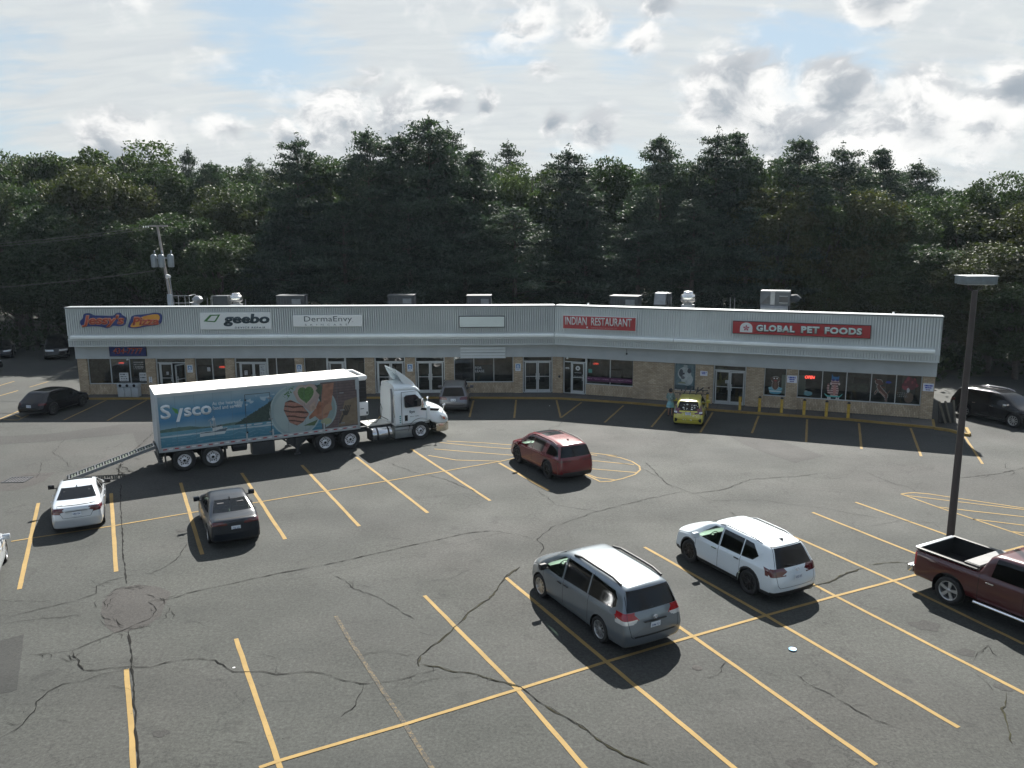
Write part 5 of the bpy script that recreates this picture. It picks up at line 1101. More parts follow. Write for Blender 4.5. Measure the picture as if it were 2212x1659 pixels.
WHEELS = {}
def wheel_mesh(r_, w_, spokes, style, m_rim):
    key = (round(r_, 3), w_, spokes, style, m_rim.name)
    if key in WHEELS: return WHEELS[key]
    rr = r_*(.70 if style != 'truck' else .58); t = MB()
    t.lathe([(rr*.98, -w_*.42), (rr*1.02, -w_*.48), (r_*.86, -w_*.52), (r_*.97, -w_*.46), (r_, -w_*.30), (r_, 0), (r_, w_*.30), (r_*.97, w_*.46), (r_*.86, w_*.52), (rr*1.02, w_*.48), (rr*.98, w_*.42)], 'y', n=30)
    me_t = t.mesh('tyre', M_rub)
    q = MB(); q.lathe([(rr*1.0, w_*.46), (rr*.94, w_*.47), (rr*.90, w_*.40), (rr*.88, -w_*.2)], 'y', n=30)
    if style == 'truck':
        q.lathe([(rr*.90, w_*.30), (rr*.72, w_*.20), (rr*.50, w_*.16), (rr*.42, w_*.30), (rr*.22, w_*.42), (0, w_*.42)], 'y', n=24)
    else:
        for k in range(spokes):
            a = k*2*PI/spokes; hw = .30*rr if spokes <= 5 else (.20*rr if spokes < 8 else .12*rr)
            for sgn in ((-1, 1) if style == 'split' else (0,)):
                c, s_ = math.cos(a), math.sin(a)
                def P(rad, off, y): return (c*rad-s_*off, y, s_*rad+c*off)
                o1 = sgn*hw*.55; o2 = sgn*hw*.9; w1 = hw*(.40 if sgn == 0 else .24); w2 = hw*(.62 if sgn == 0 else .30)
                vs = [P(rr*.16, o1*.4-w1, w_*.36), P(rr*.16, o1*.4+w1, w_*.36), P(rr*.93, o2+w2, w_*.43), P(rr*.93, o2-w2, w_*.43), P(rr*.16, o1*.4-w1, w_*.22), P(rr*.16, o1*.4+w1, w_*.22), P(rr*.93, o2+w2, w_*.30), P(rr*.93, o2-w2, w_*.30)]
                q.add(vs, [(0, 1, 2, 3), (4, 7, 6, 5), (0, 4, 5, 1), (1, 5, 6, 2), (2, 6, 7, 3), (3, 7, 4, 0)])
        q.lathe([(rr*.24, w_*.30), (rr*.22, w_*.38), (rr*.10, w_*.40), (0, w_*.40)], 'y', n=14)
    me_r = q.mesh('rim', m_rim)
    d = MB(); d.lathe([(rr*.9, w_*.05), (rr*.55, w_*.10), (0, w_*.10)], 'y', n=24)
    if style == 'truck':
        for k in range(10):
            a = k*2*PI/10; d.lathe([(.028, w_*.19), (.028, w_*.29), (0, w_*.29)], 'y', (rr*.58*math.cos(a), 0, rr*.58*math.sin(a)), 6)
        for k in range(5): a = k*2*PI/5+.3; d.lathe([(rr*.10, w_*.31), (0, w_*.31)], 'y', (rr*.78*math.cos(a), 0, rr*.78*math.sin(a)), 8)
        d.lathe([(rr*.30, w_*.3), (rr*.20, w_*.45), (0, w_*.46)], 'y', n=12)
    me_d = d.mesh('brake', M_gap if style == 'truck' else M_dsteel)
    WHEELS[key] = (me_t, me_r, me_d); return WHEELS[key]
def put_wheel(root, x, y, r_, w_, spokes, style, m_rim, rot=None):
    e = bpy.data.objects.new('wheel', None); C.objects.link(e); e.empty_display_size = .1; e.parent = root; e.location = (x, y, r_)
    a = random.uniform(0, 2*PI) if rot is None else rot
    e.rotation_euler = (0, 0, (0 if y > 0 else PI)); ms = wheel_mesh(r_, w_, spokes, style, m_rim)
    for nm, me in zip(('tyre', 'rim', 'brake'), ms): link(nm, me, e, None, (0, a, 0))
    return e

def seat(root, x, y, z=.42, w=.50, s=1.):
    b = MB(); b.box(x-.25, x+.27, y-w/2, y+w/2, z, z+.18); b.prism([(x-.28, z+.10), (x-.14, z+.12), (x-.30, z+.72), (x-.42, z+.70)], y-w/2, y+w/2, 'y'); b.box(x-.44, x-.33, y-.12, y+.12, z+.72, z+.90)
    b.build('seat', M_seat, root, .03)

BODY = {}
def car(name, label, cat, sp, paint, pos, head, group='cars parked on the lot'):
    root = empty(name, (pos[0], pos[1], 0), R(head), label, cat, group)
    L_, H_, W_ = sp['L'], sp['H'], sp['W']; kx = L_/sp['nL']; kz = H_/sp['nH']; hw = W_/2
    bm = car_shell(sp); names = {0: ('body', paint, None), -1: None}; nid = [0]
    def T(nm, m_, par=None): nid[0] += 1; names[nid[0]] = (nm, m_, par); return nid[0]
    def sc(poly): return [(x*kx, z*kz) for x, z in poly]
    def ez(poly): return [(y*hw, z*kz) for y, z in poly]
    xr, xf = sp['axles'][0]*kx, sp['axles'][1]*kx; rw = sp['rw']
    # lower cladding, hood, doors, lid, bumper
    if sp.get('clad'):
        t = T('cladding', sp.get('cladm', M_blk))
        for s_ in (-1, 1): cut(bm, 'side', s_, [(-L_/2-.2, 0), (L_/2+.2, 0), (L_/2+.2, sp['clad']), (-L_/2-.2, sp['clad'])], t)
        for s_ in (-1, 1): cut(bm, 'end', s_, [(-hw, 0), (hw, 0), (hw, sp['clad']+.02), (-hw, sp['clad']+.02)], t, .2)
        for s_ in (-1, 1):
            for x in (xr, xf): cut(bm, 'side', s_, circ(x, rw, rw+.115), t, .15)
    hd = sp['hood']
    t = T('hood', paint); cut(bm, 'top', 1, [(hd[0]*kx, -hw*.86), (hd[1]*kx, -hw*.80), (hd[1]*kx, hw*.80), (hd[0]*kx, hw*.86)], t, .4)
    doors = {}
    for s_ in (-1, 1):
        for j, d in enumerate(sp['doors']):
            t = T('door', paint); doors[(s_, j)] = t; cut(bm, 'side', s_, sc(d), t, .2)
    if sp.get('lid'):
        t = T(sp.get('lidname', 'tailgate'), paint); cut(bm, 'end', -1, ez(sp['lid']), t, .12)
    if sp.get('sunroof'):
        for rct in sp['sunroof']: t = T('sunroof', mat('sunroof_glass', (.012, .014, .015), .12, 0, .1, 3, coat=.4)); cut(bm, 'top', 1, [(rct[0]*kx, -rct[2]*hw), (rct[1]*kx, -rct[2]*hw), (rct[1]*kx, rct[2]*hw), (rct[0]*kx, rct[2]*hw)], t, .6)
    # glass
    t = T('windshield', sp.get('gf', M_glsc)); cut(bm, 'end', 1, ez(sp['ws']), t, .15, lambda c: c.z > sp['wsz']*kz)
    t = T('rear_window', sp.get('gr', M_glsd)); cut(bm, 'end', -1, ez(sp['rg']), t, .10, lambda c: c.z > .8*kz)
    for s_ in (-1, 1):
        for j, w_ in enumerate(sp['dlo']):
            par = doors.get((s_, j))
            t = T('window', sp.get('gf', M_glsc) if j == 0 else sp.get('gr', M_glsd), par)
            for piece in (w_ if isinstance(w_[0][0], tuple) else [w_]): cut(bm, 'side', s_, sc(piece), t, .2, lambda c: c.z > .8*kz)
    # lamps
    for s_ in (-1, 1):
        t = T('tail_light', sp.get('tlm', M_red))
        for pl in sp.get('tls', []): cut(bm, 'side', s_, sc(pl), t, .1)
        for pl in sp.get('tle', []): cut(bm, 'end', -1, ez([(y*s_, z) for y, z in pl]), t, .1)
        if sp.get('tlc'):
            t = T('reversing_light', M_clr)
            for pl in sp['tlc']: cut(bm, 'end', -1, ez([(y*s_, z) for y, z in pl]), t, .1)
            for pl in sp.get('tlcs', []): cut(bm, 'side', s_, sc(pl), t, .1)
        t = T('headlight', M_clr)
        for pl in sp.get('hls', []): cut(bm, 'side', s_, sc(pl), t, .05)
    if sp.get('dark_end'):
        for pl in sp['dark_end']: t = T('bumper_insert', M_blk); cut(bm, 'end', -1, ez(pl), t, .1)
    # shut lines
    t = T('shut_line', M_gap); gw = .013
    for s_ in (-1, 1):
        for x, za, zb_ in sp['lines']: cut(bm, 'side', s_, [(x*kx-gw/2, za*kz), (x*kx+gw/2, za*kz), (x*kx+gw/2, zb_*kz), (x*kx-gw/2, zb_*kz)], t, .2)
    if sp.get('lid'):
        P_ = ez(sp['lid'])
        for a, b in zip(P_, P_[1:]+P_[:1]):
            v = Vector((b[0]-a[0], b[1]-a[1]))
            if v.length < .02: continue
            n_ = Vector((-v.y, v.x)).normalized()*gw/2; cut(bm, 'end', -1, [(a[0]+n_.x, a[1]+n_.y), (a[0]-n_.x, a[1]-n_.y), (b[0]-n_.x, b[1]-n_.y), (b[0]+n_.x, b[1]+n_.y)], t, .1, (lambda c: c.z < sp.get('lidtop', 9)*kz))
    for s_ in (-1, 1):
        for x in (xr, xf): cut(bm, 'side', s_, circ(x, rw, rw+.055), -1, .02, lambda c: abs(c.y) > hw*.55)
    bm.verts.index_update(); shell = split_shell(bm, names, root)
    dl = bm.verts.layers.float_vector['nrm']; bm.free()
    # wheel housings, floor and wheels
    b = MB()
    for s_ in (-1, 1):
        for x in (xr, xf):
            ra = rw+.06; arc = [(x+ra*math.cos(a), rw+ra*math.sin(a)) for a in [-.5+i*(PI+1.0)/14 for i in range(15)]]
            vs = [(a_, s_*(hw-.03), c) for a_, c in arc]+[(a_, s_*(hw-.36), c) for a_, c in arc]
            b.add(vs, [(i, i+1, i+16, i+15) for i in range(14)]); b.add([(a_, s_*(hw-.36), c) for a_, c in arc], [tuple(range(15))])
    b.box(xr+rw+.1, xf-rw-.1, -hw+.15, hw-.15, .16, .19); b.build('wheel_housing', M_gap, root)
    for s_ in (-1, 1):
        for x in (xr, xf): put_wheel(root, x, s_*(hw-.125), rw, .22, sp.get('spokes', 5), sp.get('style', 'plain'), sp.get('rim', M_alloy))
    # cabin
    for x in sp.get('seats', (.35, -.55)):
        for y in (-.36, .36): seat(root, x*kx, y*W_/1.9, .36*kz)
    b = MB(); b.box(sp['dash'][0]*kx, sp['dash'][1]*kx, -hw*.78, hw*.78, .6*kz, sp['dash'][2]*kz); b.build('dashboard', M_blk, root, .03)
    b = MB(); cx_, cz_ = sp['dash'][0]*kx-.12, sp['dash'][2]*kz-.02; ring_ = [(cx_-.06*math.sin(a), .36*W_/1.9+.17*math.cos(a), cz_+.17*math.sin(a)*.95) for a in [i*2*PI/16 for i in range(17)]]; b.tube(ring_, .014, 6, caps=False); b.box(cx_-.01, cx_+.12, .33*W_/1.9, .39*W_/1.9, cz_-.03, cz_+.03); b.build('steering_wheel', M_blk, root)
    # mirrors, handles
    mx, mz = sp['mirror']; mx *= kx; mz *= kz
    for s_ in (-1, 1):
        b = MB(); y0 = s_*(hw-.07); b.prism([(mx-.04, mz-.085), (mx+.05, mz-.09), (mx+.12, mz-.01), (mx+.09, mz+.075), (mx-.02, mz+.085), (mx-.05, mz+.05)], min(y0+s_*.06, y0+s_*.27), max(y0+s_*.06, y0+s_*.27), 'y')
        b.box(mx-.01, mx+.07, min(y0-s_*.03, y0+s_*.08), max(y0-s_*.03, y0+s_*.08), mz-.09, mz-.05); b.build('mirror', sp.get('mirm', paint), root, .025)
    for s_ in (-1, 1):
        for j, (hx, hz) in enumerate(sp['handles']):
            b = MB(); yy = s_*(hw-.004); b.box(hx*kx-.10, hx*kx+.10, min(yy, yy+s_*.022), max(yy, yy+s_*.022), hz*kz-.016, hz*kz+.016); o = b.build('handle', sp.get('handm', paint), root, .008)
            if (s_, j) in doors and doors[(s_, j)] in shell: o.parent = shell[doors[(s_, j)]]
    # number plate, badge
    px, pz = sp['plate']; tilt = sp.get('ptilt', 0)
    e = link('number_plate', MB().box(-.004, .004, -.15, .15, -.075, .075).mesh('number_plate', M_plate), root, (px*kx, 0, pz*kz), (0, tilt, 0))
    link('plate_lettering', text_mesh(sp.get('ptext', 'GKR 482'), .23, .065, M_ink, .01, 0, .002), e, (-.0045, 0, -.008), (R(90), 0, R(-90)))
    if sp.get('badge'):
        bx, bz = sp['badge']; b = MB()
        for ry, rz in ((.065, .045), (.022, .04), (.045, .018)):
            pts = [(0, ry*math.cos(a), rz*math.sin(a)+(.018 if ry == .045 else 0)) for a in [i*2*PI/20 for i in range(21)]]; b.tube(pts, .006, 5, caps=False)
        b.build('badge', M_chr, root, loc=(bx*kx, 0, bz*kz), rot=(0, sp.get('btilt', 0), 0))
    if sp.get('rails'):
        x0, x1, yy, zz0, zz1, mm = sp['rails']; 
        for s_ in (-1, 1):
            n = 7; pts = []
            zz = gauss_interp(np.linspace(x0*kx, x1*kx, n), [(x*kx, z*kz) for x, z in sp['top']], .06)
            for i in range(n): f = i/(n-1); pts.append(((x0+(x1-x0)*f)*kx, s_*(yy+(sp.get('railin', -.02))*abs(f-.5))*hw, zz[i]-sp.get('raild', .03)+(.055 if 0 < i < n-1 else .0)))
            b = MB(); b.tube(pts, sp.get('railr', .02), 6)
            b.build('roof_rail', mm, root)
    if sp.get('fin'):
        x, z = sp['fin']; zt_ = gauss_interp(np.array([x*kx]), [(a*kx, c*kz) for a, c in sp['top']], .06)[0]
        b = MB(); b.add([(-.09, -.022, 0), (.09, -.012, 0), (.09, .012, 0), (-.09, .022, 0), (-.075, 0, .075)], [(0, 1, 4), (1, 2, 4), (2, 3, 4), (3, 0, 4), (0, 3, 2, 1)]); b.build('antenna', M_blk, root, loc=(x*kx, 0, zt_-.005))
    if sp.get('wiper'):
        x0, x1, z0, z1 = sp['wiper']; b = MB(); b.tube([(x0*kx-.01, -.02, z0*kz), (x1*kx-.012, .32, z1*kz)], .009, 5); b.build('wiper', M_blk, root)
    return root, shell

SUV = dict(nL=4.7, nH=1.70, L=4.65, H=1.70, W=1.84, top=[(-2.35, 1.60), (-2.1, 1.64), (-1.2, 1.685), (-.1, 1.70), (.45, 1.66), (.75, 1.55), (1.38, 1.13), (1.55, 1.07), (2.05, 1.00), (2.28, .92), (2.35, .86)],
           belt=[(-2.35, 1.04), (-1.6, 1.03), (0, .99), (1.3, .96), (2.0, .88), (2.35, .80)], plan=[(-2.35, .93), (-1.9, .98), (-1.2, 1.0), (1.3, 1.0), (1.9, .96), (2.35, .86)], tumble=.33,
           rear=[(0, .06), (.35, -.0), (.62, -.04), (1.0, .06), (1.62, .42), (1.8, .44)], front=[(0, .05), (.4, 0), (.9, .10), (1.2, .3)], axles=(-1.34, 1.37), rw=.365, hood=(1.42, 2.22), clad=.36,
           doors=[[(.02, .38), (1.05, .38), (1.12, 1.02), (.98, 1.14), (.46, 1.60), (.02, 1.63)], [(-.98, .62), (-.80, .38), (.0, .38), (.0, 1.63), (-1.0, 1.60)]],
           dlo=[[(.04, 1.04), (1.02, 1.05), (.90, 1.16), (.40, 1.53), (.04, 1.56)], [(-.92, 1.07), (-.03, 1.05), (-.03, 1.56), (-.92, 1.55)], [(-1.52, 1.19), (-1.42, 1.10), (-.96, 1.07), (-.96, 1.55), (-1.32, 1.52)]],
           ws=[(-.76, 1.10), (-.62, 1.61), (.62, 1.61), (.76, 1.10)], wsz=1.06, rg=[(-.74, 1.06), (-.58, 1.56), (.58, 1.56), (.74, 1.06)], lid=[(-.76, .60), (-.80, 1.0), (-.62, 1.58), (.62, 1.58), (.80, 1.0), (.76, .60), (.66, .50), (-.66, .50)],
           lines=[(1.06, .38, 1.0), (.01, .38, 1.62), (-.95, .60, 1.04)], handles=[(.18, .93), (-.82, .95)], mirror=(.92, 1.10), plate=(-2.36, .80), dash=(.98, 1.3, 1.0), seats=(.28, -.62),
           tls=[[(-2.6, .98), (-1.92, 1.0), (-2.05, .86), (-2.6, .84)]], tle=[[(.60, .86), (.66, 1.00), (1.1, 1.0), (1.1, .86)]], hls=[[(1.95, .86), (2.4, .80), (2.4, .68), (2.1, .72)]])
def V_(base, **k): d = dict(base); d.update(k); return d

P_white = mat('white_car_paint', (.60, .655, .68), .28, 0, .02, 1, coat=1.); P_silver = mat('silver_blue_car_paint', (.15, .175, .195), .30, .45, .04, 2, coat=1.)
P_wine = mat('wine_red_car_paint', (.13, .0012, .006), .26, 0., .06, 2, coat=1.); P_maroon = mat('dark_maroon_car_paint', (.050, .0008, .003), .28, 0., .06, 2, coat=1.)
P_black = mat('black_car_paint', (.004, .004, .006), .22, 0, .1, 2, coat=.25, spec=.3); P_char = mat('charcoal_car_paint', (.009, .013, .020), .30, .2, .06, 2, coat=.35, spec=.35)
P_grey = mat('grey_car_paint', (.13, .13, .14), .35, .6, .05, 2, coat=1.); P_yel = mat('lime_yellow_car_paint', (.52, .46, .06), .3, 0, .05, 2, coat=1.)
P_wh2 = mat('pale_silver_car_paint', (.55, .59, .63), .26, .35, .03, 1, coat=1.)

# white compact SUV
car('white_suv', 'white SUV with black wheels and dark tail lights parked right of the silver minivan', 'car', V_(SUV, L=4.62, H=1.68, W=1.83, rim=M_dalloy, spokes=9, tlm=M_dred, rails=(-1.55, .25, .66, 0, 0, M_steel), raild=.065, fin=(-1.65, 0), mirm=P_white, handm=M_blk, badge=(-2.36, 1.0), btilt=R(10),
    tls=[[(-2.6, .99), (-1.86, 1.06), (-1.98, .92), (-2.2, .84), (-2.6, .82)]], tle=[[(.36, .95), (.46, 1.06), (1.1, 1.06), (1.1, .82), (.56, .86)]], plate=(-2.415, .80), ptilt=R(-3), ptext='GPZ 157', wiper=(-2.27, -2.24, 1.10, 1.14),
    dlo=[[(.04, 1.04), (1.02, 1.05), (.90, 1.16), (.40, 1.53), (.04, 1.56)], [(-.92, 1.07), (-.03, 1.05), (-.03, 1.56), (-.92, 1.55)], [(-1.60, 1.26), (-1.42, 1.10), (-.96, 1.07), (-.96, 1.55), (-1.30, 1.53)]]), P_white, (7.08, 23.76), 117.2)
# wine red SUV
r_, _ = car('red_suv', 'wine red SUV with dark sunroof parked on the hatched island', 'car', V_(SUV, L=4.72, H=1.68, W=1.84, nH=1.70, rim=M_dalloy, spokes=6, tlm=M_dred, rails=(-1.75, .35, .72, 0, 0, M_blk), raild=.085, fin=(-1.55, 0), axles=(-1.33, 1.36), rw=.38, sunroof=[(.08, .50, .50), (-.62, .02, .50)],
    tls=[[(-2.6, .97), (-2.0, .99), (-2.05, .90), (-2.6, .88)]], tle=[[(.30, .89), (.34, .97), (1.1, .98), (1.1, .90)]], plate=(-2.35, .56), ptext='FZN 086', rear=[(0, .08), (.35, .0), (.62, -.02), (1.0, .03), (1.62, .22), (1.8, .24)], dark_end=[[(-.8, .22), (.8, .22), (.72, .44), (-.72, .44)]],
    dlo=[[(.04, 1.04), (1.02, 1.05), (.90, 1.16), (.40, 1.53), (.04, 1.56)], [(-.82, 1.06), (-.03, 1.05), (-.03, 1.56), (-.98, 1.55)], [(-2.1, 1.10), (-1.16, 1.07), (-1.34, 1.55), (-1.9, 1.50)]], wiper=(-2.30, -2.29, 1.14, 1.20), lid=[(-.76, .50), (-.80, 1.0), (-.72, 1.58), (.72, 1.58), (.80, 1.0), (.76, .50)], rg=[(-.82, 1.10), (-.68, 1.54), (.68, 1.54), (.82, 1.10)]), P_wine, (1.66, 35.30), 117.9)
# silver minivan
VAN = V_(SUV, nL=5.08, nH=1.78, L=5.08, H=1.76, W=1.97, top=[(-2.54, 1.68), (-2.3, 1.72), (-1.4, 1.765), (0, 1.78), (.55, 1.74), (.85, 1.62), (1.62, 1.16), (1.85, 1.06), (2.3, .98), (2.48, .86), (2.54, .80)],
    belt=[(-2.54, 1.04), (-1.6, 1.04), (0, 1.00), (1.5, .96), (2.1, .86), (2.54, .74)], plan=[(-2.54, .92), (-2.1, .97), (-1.4, 1.0), (1.3, 1.0), (1.9, .95), (2.54, .78)], tumble=.30, clad=None, fcurve=.34, axles=(-1.46, 1.55), rw=.345, hood=(1.70, 2.40),
    rear=[(0, .10), (.35, .0), (.60, -.05), (.95, .04), (1.12, .10), (1.70, .36), (1.9, .38)], doors=[[(.30, .36), (1.32, .36), (1.44, .96), (1.20, 1.22), (.62, 1.66), (.30, 1.68)], [(-.92, .36), (.28, .36), (.28, 1.68), (-.92, 1.68)]],
    dlo=[[(.40, 1.03), (1.30, 1.03), (1.38, 1.06), (1.06, 1.26), (.58, 1.58), (.40, 1.62)], [(-.82, 1.09), (.32, 1.05), (.32, 1.63), (-.82, 1.62)], [(-2.02, 1.20), (-1.90, 1.13), (-.88, 1.09), (-.88, 1.62), (-1.86, 1.55), (-2.0, 1.40)]],
    ws=[(-.78, 1.16), (-.64, 1.66), (.64, 1.66), (.78, 1.16)], wsz=1.12, rg=[(-.78, 1.14), (-.66, 1.62), (.66, 1.62), (.78, 1.14)], lid=[(-.74, .56), (-.80, 1.0), (-.70, 1.66), (.70, 1.66), (.80, 1.0), (.74, .56), (.66, .50), (-.66, .50)], lidtop=1.5,
    lines=[(1.36, .36, .98), (.29, .36, 1.68), (-.93, .36, 1.66)], handles=[(.46, .90), (.12, .92)], mirror=(1.16, 1.12), mirm=M_blk, handm=M_blk, plate=(-2.565, .76), ptilt=R(-4), ptext='EVM 713', badge=(-2.55, .96), btilt=R(8), dash=(1.30, 1.65, 1.04), seats=(.62, -.35),
    tls=[[(-2.8, 1.16), (-2.22, 1.12), (-2.04, 1.02), (-2.2, .92), (-2.8, .88)]], tle=[[(.46, .94), (.60, 1.10), (1.1, 1.16), (1.1, .90)]], tlc=[[(.56, .88), (.50, .96), (1.1, .93), (1.1, .84)]], tlcs=[[(-2.8, .92), (-2.12, .98), (-2.26, .86), (-2.8, .84)]], rails=(-1.95, .18, .66, 0, 0, M_blk), raild=.025, railr=.034, fin=None, wiper=(-2.40, -2.37, 1.18, 1.20),
    hls=[[(2.0, .86), (2.6, .82), (2.6, .70), (2.2, .72)]], spokes=5, style='split', rim=M_alloy, dark_end=[[(-.62, .50), (.62, .50), (.66, .545), (-.66, .545)]])
rv, _ = car('silver_minivan', 'silver minivan with black roof rails parked over a stall line', 'minivan', VAN, P_silver, (2.37, 21.15), 118.6)
zr_ = lambda xx, yy: float(gauss_interp(np.array([xx]), VAN['top'], .06)[0])*1.76/1.78-.006-.03*(abs(yy)/.6)**2
for y in (-.44, -.22, 0, .22, .44):
    b = MB(); xs_ = [-1.9+i*.23 for i in range(10)]; b.add([(x, y+d, zr_(x, y)+.004) for x in xs_ for d in (-.009, .009)], [(2*i, 2*i+2, 2*i+3, 2*i+1) for i in range(9)]); b.build('roof_groove', mat('roof_groove_shade', (.16, .18, .19), .4, .3), rv)
b = MB(); b.box(-2.575, -2.54, -.34, .34, .86, .885); b.build('chrome_strip', M_blk, rv)
# sedans
SED = dict(nL=4.6, nH=1.42, L=4.5, H=1.40, W=1.76, top=[(-2.3, 1.00), (-2.15, 1.04), (-1.72, 1.07), (-1.55, 1.12), (-.80, 1.36), (-.40, 1.41), (.10, 1.42), (.42, 1.37), (1.20, 1.00), (1.35, .95), (1.95, .88), (2.2, .78), (2.3, .70)], sig=.05,
           belt=[(-2.3, .93), (-1.6, .95), (0, .92), (1.2, .88), (2.0, .78), (2.3, .66)], plan=[(-2.3, .90), (-1.8, .96), (-1.1, 1.0), (1.3, 1.0), (1.9, .95), (2.3, .82)], tumble=.46, crown=.05, zbot=.19,
           rear=[(0, .10), (.3, .02), (.55, -.03), (.8, -.0), (1.05, .03)], front=[(0, .05), (.4, 0), (.8, .12)], axles=(-1.38, 1.35), rw=.33, hood=(1.28, 2.15), clad=None,
           doors=[[(-.02, .30), (.98, .30), (1.06, .92), (.90, 1.05), (.36, 1.34), (-.02, 1.36)], [(-1.02, .58), (-.84, .30), (-.04, .30), (-.04, 1.36), (-.70, 1.34), (-1.15, 1.08)]],
           dlo=[[(.02, .96), (1.0, .95), (.86, 1.05), (.34, 1.30), (.02, 1.32)], [(-.86, 1.00), (-.06, .96), (-.06, 1.32), (-.62, 1.28)], [(-1.22, 1.05), (-.90, 1.01), (-.66, 1.27)]],
           ws=[(-.78, .98), (-.60, 1.35), (.60, 1.35), (.78, .98)], wsz=.97, rg=[(-.74, 1.10), (-.58, 1.345), (.58, 1.345), (.74, 1.10)], lid=[(-.50, .62), (-.66, .90), (-.70, 1.03), (.70, 1.03), (.66, .90), (.50, .62)], lidname='trunk_lid',
           lines=[(1.0, .30, .92), (-.03, .30, 1.33), (-.97, .5, .96)], handles=[(.14, .84), (-.80, .87)], mirror=(.82, 1.0), plate=(-2.33, .80), dash=(.86, 1.15, .92), seats=(.20, -.62), fin=(-.75, 0),
           tls=[[(-2.5, .98), (-1.98, .97), (-2.06, .84), (-2.5, .80)]], tle=[[(.56, .78), (.66, .94), (1.1, .98), (1.1, .80)]], hls=[[(1.75, .80), (2.4, .72), (2.4, .62), (2.0, .66)]], gr=M_glsd, spokes=7, rim=M_alloy)
e_, _ = car('white_sedan', 'white sedan with sunroof parked at the foot of the loading ramp', 'car', V_(SED, L=4.42, H=1.40, W=1.74, sunroof=[(-.02, .32, .56)], mirm=M_blk, ptext='HBD 204', tle=[[(.58, .76), (.62, .90), (1.1, .96), (1.1, .80)]], plate=(-2.32, .76), tlm=M_dred), P_wh2, (-16.43, 29.33), 115.5)
b = MB(); b.box(-2.24, -2.215, -.36, .36, .835, .86); b.build('chrome_strip', M_steel, e_)
car('charcoal_sedan', 'charcoal sedan with thin red tail lights parked beside the trailer shadow', 'car', V_(SED, L=4.36, H=1.38, W=1.74, tlm=M_dred, tle=[[(.30, .84), (.34, .92), (1.1, .94), (1.1, .84)], [(.86, .80), (.86, .98), (1.1, 1.0), (1.1, .80)]], tls=[[(-2.5, .98), (-2.10, .96), (-2.14, .86), (-2.5, .84)]], plate=(-2.31, .72), ptext='GSK 631', dark_end=[[(-.9, .18), (.9, .18), (.84, .32), (-.84, .32)]], gr=M_glsc, mirm=P_char), P_char, (-10.33, 27.93), 116.3)
car('pale_edge_sedan', 'pale silver sedan cut off by the left edge of the view', 'car', V_(SED, L=4.4, H=1.42, W=1.74, ptext='DTA 395'), P_wh2, (-16.72, 23.35), 115.5)
car('black_coupe', 'black hatchback in the shade outside the left end of the plaza', 'car', V_(SUV, L=4.30, H=1.42, W=1.78, nH=1.70, rw=.33, clad=.30, rear=[(0, .06), (.35, -.0), (.62, -.04), (1.0, .10), (1.62, .75), (1.8, .8)], spokes=5, tlm=M_dred, ptext='FLW 528', gf=M_glsd, rim=M_dalloy), P_black, (-27.75, 48.05), 80)
car('grey_suv', 'grey SUV parked nose-in at the kerb behind the truck cab', 'car', V_(SUV, L=4.35, H=1.62, W=1.80, tlm=M_dred, rails=(-1.6, .3, .70, 0, 0, M_blk), tle=[[(.40, .92), (.50, 1.02), (1.1, 1.06), (1.1, .88)]], ptext='FRC 906', gr=M_glsd, gf=M_glsd, plate=(-2.40, .86)), P_grey, (-3.50, 48.72), 91)
ey, _ = car('yellow_hatchback', 'lime yellow hatchback with stickers and a loaded roof rack outside the pet store', 'car', V_(SUV, nL=4.7, nH=1.70, L=4.0, H=1.50, W=1.66, rw=.30, clad=None, tlm=M_dred, rear=[(0, .08), (.35, 0), (.6, -.06), (1.0, .02), (1.62, .42), (1.8, .44)], tle=[[(.66, .84), (.70, 1.1), (.66, 1.40), (.82, 1.42), (1.1, 1.0), (1.1, .84)]], tls=[[(-2.6, 1.05), (-2.0, 1.25), (-1.95, 1.15), (-2.15, .9), (-2.6, .84)]], tlc=[[(.70, .92), (.72, 1.02), (.92, 1.02), (.90, .92)]],
    ptext='HCH 340', fin=(-1.8, 0), dark_end=[[(-.86, .36), (-.70, .40), (-.66, .56), (-.84, .62)], [(.86, .36), (.70, .40), (.66, .56), (.84, .62)]], gr=M_glsd, gf=M_glsd, plate=(-2.42, .92), ), P_yel, (10.10, 44.62), 73.6)
# stickers
def fn_stick(X, Z):
    u, v = X/X.max(), Z/Z.max(); im = np.zeros(X.shape+(3,)); al = np.zeros(X.shape); r0 = np.random.default_rng(5)
    for k in range(15):
        cx, cz, rr = r0.random(), r0.random()*.8+.1, .03+.04*r0.random(); m_ = (np.hypot((u-cx)*2.2, v-cz) < rr*1.6) & (np.sin((u+v)*60+k) > -.8); paint(im, m_, (.62, .66, .60) if k % 3 else (.85, .85, .8), al)
    return im, al
me = print_mesh('sticker', 1.0, .38, 60, 26, fn_stick); o = link('sticker', me, ey, (-1.945, .50, .98), (R(-30), 0, R(-90)))
o = link('sticker', me, ey, (-2.045, .52, .42), (R(-4), 0, R(-90)))
b = MB(); b.box(-2.075, -2.04, -.42, .42, .86, .885); b.build('chrome_strip', M_chr, ey)
rk = empty('roof_rack', wp('R', 0)[:2]+(0,), 0, 'dark roof rack loaded with black bars on the yellow hatchback', 'roof rack')
rk.location = (10.17, 44.85, 1.47); rk.rotation_euler = (0, 0, R(73.6))
for x in (-.55, .55): b = MB(); b.tube([(x, -.88, .12), (x, .88, .12)], .022, 6); b.tube([(x, -.6, 0), (x, -.6, .12)], .03, 6); b.tube([(x, .6, 0), (x, .6, .12)], .03, 6); b.build('crossbar', M_blk, rk)
for y in (-.3, .05, .35): b = MB(); b.tube([(-.95, y, .17), (.9, y, .20)], .035, 6); b.build('tray', M_blk, rk)
